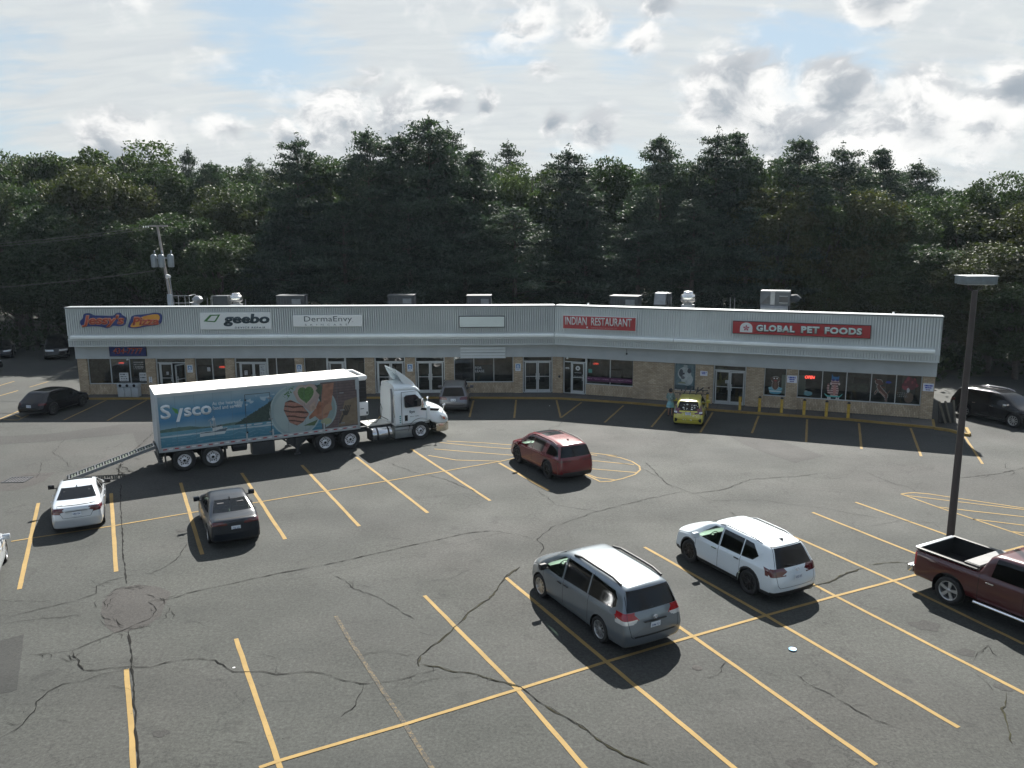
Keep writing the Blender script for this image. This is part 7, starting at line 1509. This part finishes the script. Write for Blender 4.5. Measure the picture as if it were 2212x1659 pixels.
# roof fairing and tall deflector
loft('roof_cap', [(tx(10.10), .98, .90, 2.66, 2.92, .10), (tx(10.8), 1.0, .90, 2.66, 2.94, .12), (tx(11.25), .98, .86, 2.64, 2.86, .12), (tx(11.50), .94, .80, 2.46, 2.64, .08)], M_cab, tc_)
dv = MB()   # curved air shield: a shell leaning back, with side fins
pr = [(11.36, 2.74), (11.20, 2.98), (10.95, 3.20), (10.62, 3.46), (10.27, 3.72)]
for i in range(len(pr)-1):
    (xa, za), (xb_, zb_) = pr[i], pr[i+1]; ya, yb = .40+.02*i, .42+.02*i
    dv.add([(tx(xa), ya, za), (tx(xb_), yb, zb_), (tx(xb_), WT-yb, zb_), (tx(xa), WT-ya, za)], [(0, 1, 2, 3)], True)
    dv.add([(tx(xa)-.05, ya, za-.05), (tx(xb_)-.05, yb, zb_-.05), (tx(xb_)-.05, WT-yb, zb_-.05), (tx(xa)-.05, WT-ya, za-.05)], [(3, 2, 1, 0)], True)
dv.build('deflector', M_cab, tc_)
for n_ in (.40, WT-.43): b = MB(); b.prism([(tx(11.36), 2.74), (tx(11.20), 2.98), (tx(10.95), 3.20), (tx(10.62), 3.46), (tx(10.27), 3.72), (tx(10.36), 3.46), (tx(10.55), 3.10), (tx(10.78), 2.84), (tx(10.98), 2.72)], n_-.0, n_+.03, 'y'); b.build('deflector_fin', M_cab, tc_, .008)
for n_, s_ in ((-.10, -1), (WT+.10, 1)):
    b = MB(); b.box(tx(11.36), tx(11.50), n_-.14, n_+.14, 1.74, 2.20); b.build('mirror', M_chr if s_ < 0 else M_cab, tc_, .04); b = MB(); b.tube([(tx(11.50), n_, 2.10), (tx(11.62), n_-s_*.22, 2.05)], .02, 6); b.tube([(tx(11.50), n_, 1.84), (tx(11.66), n_-s_*.22, 1.84)], .02, 6); b.build('mirror_arm', M_blk, tc_)
for n_, xx in ((.22, 12.72), (WT-.22, 12.72)):
    b = MB(); b.tube([(tx(xx), n_, 1.26), (tx(xx)+.05, n_-(.12 if n_ < 1 else -.12), 1.62)], .018, 6); b.lathe([(0, -.06), (.07, -.03), (.08, .04), (0, .07)], o=(tx(xx)+.05, n_-(.12 if n_ < 1 else -.12), 1.68), n=10); b.build('hood_mirror', M_chr, tc_)
b = MB(); b.lathe([(.30, 0), (.325, .03), (.325, 1.02), (.30, 1.05), (0, 1.05)], 'x', (tx(8.86), .40, .50), 20); b.build('fuel_tank', mat('tank_aluminium', (.55, .56, .57), .22, .9, .1, 3), tc_)
for x in (9.08, 9.66): b = MB(); b.lathe([(.33, 0), (.335, .02), (.335, .07), (.33, .09)], 'x', (tx(x), .40, .50), 20); b.build('tank_strap', M_blk, tc_)
b = MB(); b.box(tx(10.05), tx(11.06), .10, .62, .20, .76); b.build('step_box', mat('step_aluminium', (.30, .33, .34), .35, .7, .12, 3), tc_, .02)
b = MB(); b.box(tx(10.02), tx(11.09), .06, .16, .60, .66); b.build('step_tread', M_steel, tc_)
b = MB()
for n_, s_ in ((.05, -1), (WT-.05, 1)):
    arc = [(tx(11.42)+.66*math.cos(a), .48+.66*math.sin(a)) for a in [.1+i*(PI-.2)/12 for i in range(13)]]; b.add([(a_, n_, c) for a_, c in arc]+[(a_, n_-s_*.5, c) for a_, c in arc], [(i, i+1, i+14, i+13) for i in range(12)])
b.build('fender_liner', M_gap, tc_)
b = MB(); b.box(tx(11.10), tx(12.9), .35, WT-.35, .45, 1.0); b.build('engine_bay', M_gap, tc_)
axle_f = [(tx(11.42), .10), (tx(11.42), WT-.10)]
for x, n_ in axle_f:
    e = bpy.data.objects.new('wheel', None); C.objects.link(e); e.parent = tc_; e.location = (x, n_+(.08 if n_ < 1 else -.08), .48); e.rotation_euler = (0, 0, PI if n_ < 1 else 0)
    for nm, me in zip(('tyre', 'rim', 'brake'), wheel_mesh(.48, .27, 10, 'truck', M_tr_)): link(nm, me, e)
b = MB(); pts = [(tx(8.75), .9, 1.35), (tx(8.95), .85, 1.05), (tx(9.3), .85, .98), (tx(9.62), .95, 1.25), (tx(9.70), 1.0, 1.65), (tx(9.62), 1.0, 1.95), (tx(9.5), 1.05, 1.75), (tx(9.55), 1.1, 1.3), (tx(10.05), 1.1, 1.0)]; b.tube(pts, .018, 6); b.build('air_hose', M_blk, tc_)
b = MB(); b.tube([(tx(10.0), .35, 1.0), (tx(10.0), .35, 2.35), (tx(10.0), .42, 2.75)], [.06, .06, .05], 10); b.build('exhaust_stack', M_steel, tc_)
b = MB(); b.tube([(tx(10.05), .15, 1.3), (tx(10.0), .12, 1.6), (tx(10.0), .12, 2.3), (tx(10.05), .15, 2.5)], .018, 6); b.build('grab_rail', M_chr, tc_)
b = MB(); b.box(tx(8.7), tx(8.76), .1, .55, .30, .9); b.build('mudflap', M_blk, tc_)

# loading ramp from the trailer floor to the asphalt
ra, rb_ = Vector(tp(X0-.05, 1.2, 1.10)), Vector(tp(X0-3.68, 1.2, .06)); v = rb_-ra; L__ = v.length
rp = bpy.data.objects.new('loading_ramp', None); C.objects.link(rp); tag(rp, 'long narrow slatted aluminium ramp sloping from the trailer rear to the asphalt', 'ramp')
rp.matrix_world = Matrix.Translation(ra) @ v.to_track_quat('X', 'Z').to_matrix().to_4x4()
for y in (-.36, .33): b = MB(); b.box(0, L__, y, y+.03, -.10, .03); b.build('side_rail', M_steel, rp)
me_sl = MB().box(-.035, .035, -.33, .33, -.02, .0).mesh('slat', mat('ramp_slat_alu', (.16, .18, .15), .4, .5, .2, 6)); me_s2 = MB().box(-.02, .02, -.33, .33, -.002, .02).mesh('slat', M_alloy)
for k in range(int(L__/.12)): link('slat', me_sl if k % 3 else me_s2, rp, (.08+k*.12, 0, 0))

# person at the hatchback door
def person():
    x, y = 9.15, 45.62
    root = empty('person', (x, y, 0), R(60), 'person in patterned top, dark mask and light blue skirt, standing beside the yellow hatchback', 'person')
    k = .95
    J_ = {'pel': (0, 0, .92), 'bel': (0, 0, 1.06), 'chest': (0, 0, 1.28), 'neck': (.0, 0, 1.44), 'head': (.02, 0, 1.56), 'top': (.02, 0, 1.68),
          'hl': (0, .09, .88), 'kl': (.03, .10, .48), 'al': (0, .11, .08), 'tl': (.14, .12, .03), 'hr': (0, -.09, .88), 'kr': (.02, -.10, .48), 'ar': (-.02, -.11, .08), 'tr': (.12, -.12, .03),
          'sl': (0, .17, 1.36), 'el': (.04, .24, 1.10), 'wl': (.22, .16, 1.02), 'hdl': (.29, .12, 1.03), 'sr': (0, -.17, 1.36), 'er': (.04, -.24, 1.10), 'wr': (.20, -.14, 1.04), 'hdr': (.27, -.10, 1.06)}
    Rd = {'pel': .145, 'bel': .125, 'chest': .14, 'neck': .055, 'head': .095, 'top': .075, 'hl': .09, 'kl': .058, 'al': .038, 'tl': .035, 'hr': .09, 'kr': .058, 'ar': .038, 'tr': .035, 'sl': .06, 'el': .042, 'wl': .03, 'hdl': .028, 'sr': .06, 'er': .042, 'wr': .03, 'hdr': .028}
    E_ = [('pel', 'bel'), ('bel', 'chest'), ('chest', 'neck'), ('neck', 'head'), ('head', 'top'), ('pel', 'hl'), ('hl', 'kl'), ('kl', 'al'), ('al', 'tl'), ('pel', 'hr'), ('hr', 'kr'), ('kr', 'ar'), ('ar', 'tr'), ('chest', 'sl'), ('sl', 'el'), ('el', 'wl'), ('wl', 'hdl'), ('chest', 'sr'), ('sr', 'er'), ('er', 'wr'), ('wr', 'hdr')]
    names = list(J_); vs = [tuple(c*k for c in J_[n_]) for n_ in names]; es = [(names.index(a), names.index(b_)) for a, b_ in E_]; rs = [Rd[n_]*k for n_ in names]
    for s_, hd_ in ((1, 'hdl'), (-1, 'hdr')):
        hx, hy, hz = J_[hd_]
        for q, (dy, ln) in enumerate(((-.028, .065), (-.010, .075), (.010, .072), (.026, .058))):
            i = len(vs); vs += [tuple(c*k for c in (hx+.03, hy+dy, hz)), tuple(c*k for c in (hx+.03+ln*.55, hy+dy*1.2, hz-.01)), tuple(c*k for c in (hx+.03+ln, hy+dy*1.2, hz-.035))]; rs += [.011, .0095, .0085]; es += [(names.index(hd_), i), (i, i+1), (i+1, i+2)]
        i = len(vs); vs += [tuple(c*k for c in (hx-.01, hy-s_*.035, hz+.01)), tuple(c*k for c in (hx+.025, hy-s_*.055, hz+.005))]; rs += [.013, .010]; es += [(names.index(hd_), i), (i, i+1)]
    me = bpy.data.meshes.new('body'); me.from_pydata(vs, es, []); o = link('body', me)
    md = o.modifiers.new('s', 'SKIN'); sv = me.skin_vertices[0].data
    for i, r__ in enumerate(rs): sv[i].radius = (r__, r__)
    sv[0].use_root = True; o.modifiers.new('u', 'SUBSURF').levels = 1; o.modifiers['u'].render_levels = 1
    dg = bpy.context.evaluated_depsgraph_get(); m2 = bpy.data.meshes.new_from_object(o.evaluated_get(dg)); bpy.data.objects.remove(o)
    m2.materials.clear(); m2.materials.append(mat('skin', (.34, .17, .11), .5, 0, .08, 6)); m2.polygons.foreach_set('use_smooth', [True]*len(m2.polygons)); link('body', m2, root)
    b = MB(); b.lathe([(.16, 1.44*k), (.178, 1.34*k), (.165, 1.12*k), (.155, 1.00*k), (.175, .88*k), (.17, .87*k)], n=20)
    sh_ = b.build('blouse', mat('pale_patterned_cloth', (.30, .38, .36), .85, 0, .8, 14, col2=(.10, .17, .15)), root); sh_.scale = (.80, 1.05, 1)
    for s_ in (-1, 1): b = MB(); b.tube([(0, s_*.155*k, 1.37*k), (.03, s_*.235*k, 1.14*k), (.10, s_*.215*k, 1.06*k)], [.075, .062, .055], 10); b.build('sleeve', MATS['pale_patterned_cloth'], root)
    b = MB(); n = 28; rows = []
    for (r__, z) in ((.150, .95), (.175, .85), (.215, .70), (.235, .56)):
        rows.append([((r__+.012*math.cos(a*9)*(1 if z < .9 else 0))*math.cos(a)*.9, (r__+.012*math.cos(a*9)*(1 if z < .9 else 0))*math.sin(a), z*k) for a in [i*2*PI/n for i in range(n)]])
    b.add([v for r__ in rows for v in r__], [(i*n+j, i*n+(j+1) % n, (i+1)*n+(j+1) % n, (i+1)*n+j) for i in range(3) for j in range(n)], True); b.build('skirt', mat('light_blue_cloth', (.20, .40, .45), .85, 0, .25, 5), root)
    b = MB(); c_ = (.005, 0, 1.60*k); prof = [(0, .125), (.06, .115), (.10, .07), (.115, .0), (.105, -.06), (.08, -.10)]
    b.lathe(prof, o=(-.015, 0, 1.60*k), n=16); b.build('hair', mat('dark_hair', (.018, .012, .010), .6, 0, .3, 20), root)
    b = MB(); b.lathe([(0, -.085), (.035, -.08), (.07, -.045), (.088, .0), (.088, .05), (.07, .085), (0, .1)], o=(.03, 0, 1.575*k), n=18); b.build('face', MATS['skin'], root)
    b = MB(); b.lathe([(0, -.075), (.04, -.07), (.072, -.03), (.080, .0), (.06, .02), (0, .03)], o=(.045, 0, 1.555*k), n=16); b.build('face_mask', M_blk, root)
    for s_ in (-1, 1): b = MB(); b.lathe([(0, -.01), (.01, 0), (0, .01)], o=(.112, s_*.032, 1.605*k), n=8); b.build('eye', M_gap, root); b = MB(); b.lathe([(0, -.025), (.014, 0), (0, .025)], o=(.02, s_*.088, 1.58*k), n=8); b.build('ear', MATS['skin'], root)
    b = MB(); b.add([(.108, -.012, 1.595*k), (.108, .012, 1.595*k), (.128, 0, 1.575*k), (.112, 0, 1.61*k)], [(0, 1, 2), (0, 2, 3), (1, 3, 2), (0, 3, 1)]); b.build('nose', MATS['skin'], root)
    b = MB(); b.box(.22, .34, -.10, .12, .98*k, 1.06*k); b.build('white_bag', M_sw, root, .02)
    for s_ in (-1, 1): b = MB(); b.box(-.07, .20, s_*.115-.045, s_*.115+.045, 0.0, .05); b.build('shoe', M_blk, root, .02)
person()

# ================================================================== trees
M_pine = leaf_mat('pine_needles', (.019, .032, .028), (.042, .062, .045), (.030, .048, .042), .22)
M_decid = leaf_mat('broad_leaves', (.018, .031, .017), (.039, .060, .027), (.046, .055, .025), .27)
M_olive = leaf_mat('olive_leaves', (.023, .029, .014), (.048, .055, .024), (.053, .048, .023), .27)
def leaf_cards(name, P, size, tone, m, flat=.0, seed=0, asp=.42):
    r0 = np.random.default_rng(seed); n = len(P)
    nrm = r0.normal(size=(n, 3)); nrm[:, 2] += flat; nrm /= np.linalg.norm(nrm, axis=1)[:, None]
    t = np.cross(nrm, r0.normal(size=(n, 3))); t /= np.linalg.norm(t, axis=1)[:, None]; b = np.cross(nrm, t)
    s = size*(.6+.8*r0.random(n))[:, None]; a = asp+.3*r0.random(n)[:, None]
    V = np.stack([P-t*s, P-b*s*a+nrm*s*.12, P+t*s, P+b*s*a+nrm*s*.12], 1).reshape(-1, 3)
    me = bpy.data.meshes.new(name); me.vertices.add(n*4); me.vertices.foreach_set('co', V.astype(np.float32).ravel())
    me.loops.add(n*4); me.loops.foreach_set('vertex_index', np.arange(n*4, dtype=np.int32)); me.polygons.add(n); me.polygons.foreach_set('loop_start', np.arange(0, n*4, 4, dtype=np.int32)); me.polygons.foreach_set('loop_total', np.full(n, 4, np.int32))
    at = me.attributes.new('leaf', 'FLOAT', 'FACE'); at.data.foreach_set('value', tone.astype(np.float32)); me.materials.append(m); me.update(calc_edges=True); return me
def pine_crown(seed, low=.10, n_tuft=1500):
    r0 = np.random.default_rng(seed); P = []; T = []; limbs = []; H_ = 17.
    z = H_*low
    while z < H_*.985:
        f = z/H_; prof = min(1., 1.5*(1-f)**.78+.05)*(.62+.38*math.sin(min(1, (f-low+.12)/.3)*PI/2)); nb = r0.integers(4, 7); a0 = r0.random()*6.28
        for k in range(nb):
            if r0.random() < .10: continue
            L_ = 5.0*prof*(.55+.60*r0.random()); a = a0+k*6.283/nb+r0.normal()*.25; rise = .10+.35*f+.10*r0.normal()
            nt = max(3, int(L_*5.5)); tt = .22+.78*np.sqrt(r0.random(nt)); sway = r0.normal()*.12
            cx = np.cos(a+sway*tt)*L_*tt; cy = np.sin(a+sway*tt)*L_*tt; cz = z+L_*tt*rise-.35*L_*tt**2*(.25+.2*(1-f))
            cen = np.stack([cx, cy, cz], 1)+r0.normal(size=(nt, 3))*np.array([.22, .22, .06])
            spread = (.20+.26*np.minimum(1, L_*(1-.3*tt)/3))
            m = 26
            q = np.repeat(cen, m, 0)+r0.normal(size=(nt*m, 3))*np.repeat(spread, m)[:, None]*np.array([1.1, 1.1, .42])
            P.append(q); T.append(np.clip(np.repeat(r0.random(nt), m)*.7+r0.random(nt*m)*.3, 0, 1)); limbs.append((a, L_, z, rise))
        z += (1.0-.5*f)*(.8+.4*r0.random())
    q = np.array([[0, 0, H_-.5]])+r0.normal(size=(90, 3))*np.array([.13, .13, .40]); P.append(q); T.append(r0.random(90))
    P = np.concatenate(P); T = np.concatenate(T); return P, T, limbs
def decid_crown(seed, low=.16, lean=0.):
    r0 = np.random.default_rng(seed); H_ = 15.; P = []; T = []; nl = 56; limbs = []
    for i in range(nl):
        f = (i+.5)/nl; th = r0.random()*6.283; zz = low+(1-low)*(.08+.86*r0.random()**.85); rad = 4.7*math.sqrt(max(0.05, 1-((zz-.55)/.50)**2))*(.55+.45*math.sqrt(r0.random()))*.80
        c = np.array([math.cos(th)*rad, math.sin(th)*rad, zz*H_]); R_ = .70+1.15*r0.random(); n = int(760*R_)
        d = r0.normal(size=(n, 3)); d /= np.linalg.norm(d, axis=1)[:, None]; rr = R_*(.72+.36*r0.random(n)); keep = (d[:, 2] > -.75) | (r0.random(n) < .4)
        bump = 1+.22*np.sin(d[:, 0]*5+seed)*np.cos(d[:, 1]*6+i)+.15*np.sin(d[:, 2]*8+i)
        q = c+d*(rr*bump)[:, None]*np.array([1, 1, .78]); P.append(q[keep]); T.append(np.clip(.25+.35*d[keep, 2]*0+.5*r0.random()+.35*r0.random(keep.sum()), 0, 1)); limbs.append(c)
        k = int(40*R_); dd = r0.normal(size=(k, 3)); dd /= np.linalg.norm(dd, axis=1)[:, None]; P.append(c+dd*R_*(r0.random(k)**.5)[:, None]*.9); T.append(r0.random(k))
    return np.concatenate(P), np.concatenate(T), limbs
def trunk_mesh(limbs, H_, kind, seed):
    r0 = random.Random(seed); b = MB(); b.tube([(0, 0, 0), (.10, .05, H_*.3), (-.08, .1, H_*.62), (0, 0, H_*.97)], [.30, .23, .13, .03], 8)
    if kind == 'p':
        for a, L_, z, rise in limbs[::2]:
            b.tube([(0, 0, z), (math.cos(a)*L_*.5, math.sin(a)*L_*.5, z+L_*.5*rise), (math.cos(a)*L_*.85, math.sin(a)*L_*.85, z+L_*.85*rise-.2*L_*.3)], [.05, .035, .012], 4, caps=False)
    else:
        for c in limbs[::3]: b.tube([(0, 0, max(1.5, c[2]*.45)), (c[0]*.5, c[1]*.5, c[2]*.75), (c[0], c[1], c[2])], [.11, .06, .02], 5, caps=False)
    return b.mesh('trunk', M_bark)
VAR = {}
for i in range(5):
    P, T, lb = pine_crown(100+i, (.08, .12, .10, .30, .10)[i]); VAR['p', i] = (leaf_cards('crown', P, .13, T, M_pine, .8, i, .22), trunk_mesh(lb, 17., 'p', i))
for i in range(5):
    P, T, lb = decid_crown(200+i); VAR['d', i] = (leaf_cards('crown', P, .115, T, M_decid, .25, i), trunk_mesh(lb, 15., 'd', i)); VAR['o', i] = (VAR['d', i][0].copy(), VAR['d', i][1]); VAR['o', i][0].materials[0] = M_olive
for i in range(2):   # sparse top, wispy
    P, T, lb = pine_crown(300+i, .45); k = np.random.default_rng(i).random(len(P)) < .55; VAR['w', i] = (leaf_cards('crown', P[k], .13, T[k], M_pine, .5, i, .22), trunk_mesh(lb, 17., 'p', i))
def top_z(px, py, Y): d = ray(px, py); t = Y/d.y; return d.x*t, CH+d.z*t
NV = {'p': 5, 'd': 5, 'o': 5, 'w': 2}; HB = {'p': 17., 'w': 17., 'd': 15., 'o': 15.}; NM = {'p': 'pine_tree', 'w': 'pine_tree', 'd': 'broadleaf_tree', 'o': 'broadleaf_tree'}
cnt = [0]
def tree(px, py, Y, kind, rad, label, group='trees standing behind the plaza'):
    x, h = top_z(px, py, Y); i = cnt[0] % NV[kind]; cnt[0] += 1; hb = HB[kind]; f = 1.03 if kind in 'do' else 1.0
    rr = random.Random(cnt[0]*13)
    e = empty(NM[kind], (x, Y, -.02), rr.uniform(0, 6.28), label, 'tree', group); e.scale = (rad/5., rad/5.*rr.uniform(.9, 1.1), h/hb/f)
    cr, tk = VAR[kind, i]; link('trunk', tk, e); link('crown', cr, e); return e
FRONT = [
 (22, 322, 86, 'd', 6.5, 'broad leafy tree at the far left edge of the skyline'), (95, 330, 90, 'd', 6, 'leafy tree second from the left edge of the skyline'), (168, 322, 88, 'd', 6.5, 'leafy tree with a domed crown left of the utility pole'),
 (262, 306, 88, 'd', 7.5, 'large domed leafy tree above and left of the utility pole'), (212, 356, 79, 'o', 6, 'yellow-green leafy tree in front of the large domed one'), (60, 385, 80, 'd', 6.5, 'dark leafy tree over the shaded cars at the left'), (10, 400, 78, 'd', 5, 'dark leafy tree reaching out of the left edge'),
 (330, 352, 84, 'd', 5, 'leafy tree at the dip right of the large domed one'), (405, 322, 96, 'p', 3, 'small pointed conifer top in the skyline dip above the utility pole'), (455, 352, 86, 'p', 4.5, 'dark rounded conifer above the pizza shop'), (540, 336, 98, 'w', 4, 'sparse airy tree in the skyline dip left of the tall pines'),
 (392, 452, 73, 'd', 4.6, 'rounded leafy tree just right of the utility pole'), (300, 470, 75, 'd', 5, 'dark leafy tree directly behind the utility pole'), (500, 400, 78, 'o', 5, 'yellow-green leafy tree above the geebo sign'), (560, 395, 80, 'd', 5, 'leafy tree left of the first tall pine'),
 (150, 440, 76, 'd', 6, 'dark leafy tree above the left end of the fascia'), (640, 296, 72, 'p', 5.2, 'first tall pine left of the pine group, above the geebo sign'), (712, 330, 76, 'd', 5, 'leafy crown between the first tall pine and the pine group'), (792, 282, 72, 'p', 5.5, 'tall pine at the left of the central group'),
 (862, 292, 73, 'p', 5, 'tall pine in the middle of the central group'), (926, 255, 71.5, 'p', 6.2, 'tallest pine, with a ragged spire at the centre of the skyline'), (968, 274, 75, 'p', 4.5, 'tall pine just right of the tallest spire'), (1022, 330, 74, 'p', 5, 'pine on the right shoulder of the central group'),
 (1098, 312, 88, 'w', 4.5, 'sparse see-through conifer right of the central pines'), (1062, 376, 78, 'd', 5, 'leafy tree below the sparse conifer'), (1150, 352, 80, 'd', 5, 'leafy tree above the empty fascia sign'), (1228, 322, 75, 'p', 5, 'bushy pine above the bend of the plaza'), (1310, 338, 79, 'd', 5.5, 'leafy tree above the restaurant sign'),
 (1270, 400, 72, 'p', 5, 'lower dark pine above the bend of the plaza'), (1428, 296, 73, 'p', 4.6, 'layered pine with a separate top above the exhaust fan'), (1500, 345, 76, 'd', 4.6, 'leafy crown between the layered pine and the twin-spired pines'), (1552, 284, 72, 'p', 4.5, 'left pine of the twin-spired pair'), (1590, 290, 74, 'p', 4.8, 'right pine of the twin-spired pair'),
 (1640, 318, 76, 'd', 4.5, 'feathery crown right of the twin-spired pair'), (1730, 300, 73, 'p', 4.8, 'pine with a pointed top above the pet store sign'), (1690, 400, 70, 'o', 4.5, 'yellowish leafy tree above the pet store sign'), (1822, 316, 75, 'p', 5, 'rounded pine above the right part of the pet store sign'), (1905, 325, 80, 'p', 4.6, 'pine on the right slope of the skyline'),
 (1985, 352, 82, 'p', 5, 'flat-topped pine furthest down the right slope of the skyline'), (1780, 420, 71, 'd', 4.5, 'leafy tree with pale shining leaves below the rounded pine'), (1870, 410, 71, 'o', 4.5, 'brownish leafy tree above the right end of the fascia'), (1930, 440, 69, 'd', 4.5, 'dark leafy tree beyond the right end of the fascia'),
 (2035, 405, 74, 'd', 4.5, 'leafy tree left of the tall lacy one near the lamp post'), (2132, 372, 70, 'd', 4.2, 'tall lacy tree above the lamp head at the right'), (2185, 432, 66, 'o', 5.0, 'olive leafy tree at the right edge above the lamp head'), (2160, 520, 60, 'o', 5.0, 'low spreading olive tree right of the lamp post'), (2050, 520, 64, 'd', 4.5, 'dark leafy tree behind the black SUV'),
 (2260, 430, 62, 'o', 5, 'olive tree leaning in from the right edge'), (1960, 540, 66, 'd', 4, 'small dark tree beyond the right plaza corner'), (2215, 610, 57, 'd', 3.6, 'low leafy tree at the right edge over the side lot'),
 (620, 440, 70, 'p', 4.6, 'low dark pine above the skincare sign'), (740, 430, 69.5, 'p', 5, 'low dark pine with spreading boughs left of centre'), (1110, 450, 69, 'p', 5, 'low dark pine above the for-lease windows'), (1380, 440, 69, 'p', 5, 'low dark pine above the restaurant windows'), (1500, 430, 69, 'p', 5, 'low dark pine above the poster window'), (880, 420, 69, 'p', 5, 'low dark pine beneath the tallest spire'), (470, 500, 70, 'd', 4.2, 'low leafy tree with bare twigs above the geebo sign'), (1620, 450, 69, 'p', 4.8, 'low dark pine above the pet store doors'), (1000, 440, 70, 'p', 4.8, 'low dark pine right of the skincare sign'),
]
for a in FRONT: tree(*a)
# the rest of the wood, seen only as slivers between the named trees
rr = random.Random(3); sky_ = [(-200, 330), (0, 335), (262, 330), (340, 362), (540, 352), (640, 350), (930, 330), (1060, 362), (1330, 352), (1600, 345), (1900, 352), (2000, 380), (2050, 415), (2212, 420), (2400, 420)]
for Y, step in ((95, 84), (110, 96)):
    px = -160
    while px < 2380:
        q = px+rr.uniform(-18, 18); py = float(np.interp(q, *zip(*sky_)))+rr.uniform(2, 20)
        tree(q, py, Y+rr.uniform(-3, 3), rr.choice('ddpdo'), rr.uniform(5.5, 7), 'half-hidden tree of the wood, only its upper crown showing behind the nearer trees', 'farther trees of the wood'); px += step
# unseen continuation of the wood to either side, so the place holds up from a step aside
for px, py, Y, lb in ((-120, 360, 84, 'leafy tree just outside the left of the skyline'), (-60, 400, 80, 'leafy tree half cut by the left edge above the shaded cars'), (-190, 380, 80, 'leafy tree farthest out to the left'), (2330, 430, 66, 'leafy tree just outside the right edge'), (2400, 430, 64, 'leafy tree farthest out to the right')): tree(px, py, Y, 'd', 6, lb, 'trees beyond the frame edges')
for side, lb in ((-1, 'leafy tree of an added row along the far left side of the lot, outside the view'), (1, 'leafy tree of an added row along the far right side of the lot, outside the view')):  # rows added out of view so car glass reflects trees, not bright sky
    for k in range(8):
        e = empty('broadleaf_tree', ((-62 if side < 0 else 66)+rr.uniform(-3, 3), 2+k*8.5, -.02), rr.uniform(0, 6.28), lb, 'tree', 'added unseen rows of trees beside the lot'); q = rr.uniform(.85, 1.1); e.scale = (1.25*q, 1.25*q, .85*q)
        cr, tk = VAR['d', k % 5]; link('trunk', tk, e); link('crown', cr, e)
# undergrowth along the wood's edge
r0 = np.random.default_rng(9); P = []; T = []
def clumps(n, x0, x1, y0, y1, h):
    c = np.stack([r0.uniform(x0, x1, n), r0.uniform(y0, y1, n)], 1); hh = h*(.5+r0.random(n))
    q = np.repeat(np.column_stack([c, hh*.5]), 60, 0)+r0.normal(size=(n*60, 3))*np.column_stack([np.repeat(hh*.45, 60)]*3); q[:, 2] = np.abs(q[:, 2]); P.append(q); T.append(np.repeat(r0.random(n), 60)*.6+.4*r0.random(n*60))
clumps(70, -60, -29, 74, 80, 1.8); clumps(60, -30, 30, 65.5, 69, 2.2); clumps(46, 28, 52, 58, 66, 2.0); clumps(14, 27, 30, 56, 62, 1.8)
clumps(80, -60, 50, 76, 96, 4.0)
P = np.concatenate(P); T = np.concatenate(T); ug = link('undergrowth', leaf_cards('undergrowth', P, .22, T, M_decid, .2, 77)); tag(ug, 'dark tangled undergrowth along the edge of the wood', None, None, 'stuff')

# thin moist air that lifts the dark wood a little
hb = MB(); hb.box(-150, 150, -60, 190, -1.2, 24.)
hz_ = hb.build('haze', None) if False else link('haze', hb.mesh('haze'))
hm = bpy.data.materials.new('haze_air'); hm.use_nodes = True; nt = hm.node_tree; nt.nodes.clear(); pv = nt.nodes.new('ShaderNodeVolumePrincipled'); pv.inputs['Color'].default_value = (.74, .88, 1, 1); pv.inputs['Density'].default_value = .00010; pv.inputs['Anisotropy'].default_value = .25
oo = nt.nodes.new('ShaderNodeOutputMaterial'); nt.links.new(pv.outputs[0], oo.inputs['Volume']); hz_.data.materials.append(hm); tag(hz_, 'thin pale air between the camera and the wood', None, None, 'stuff')
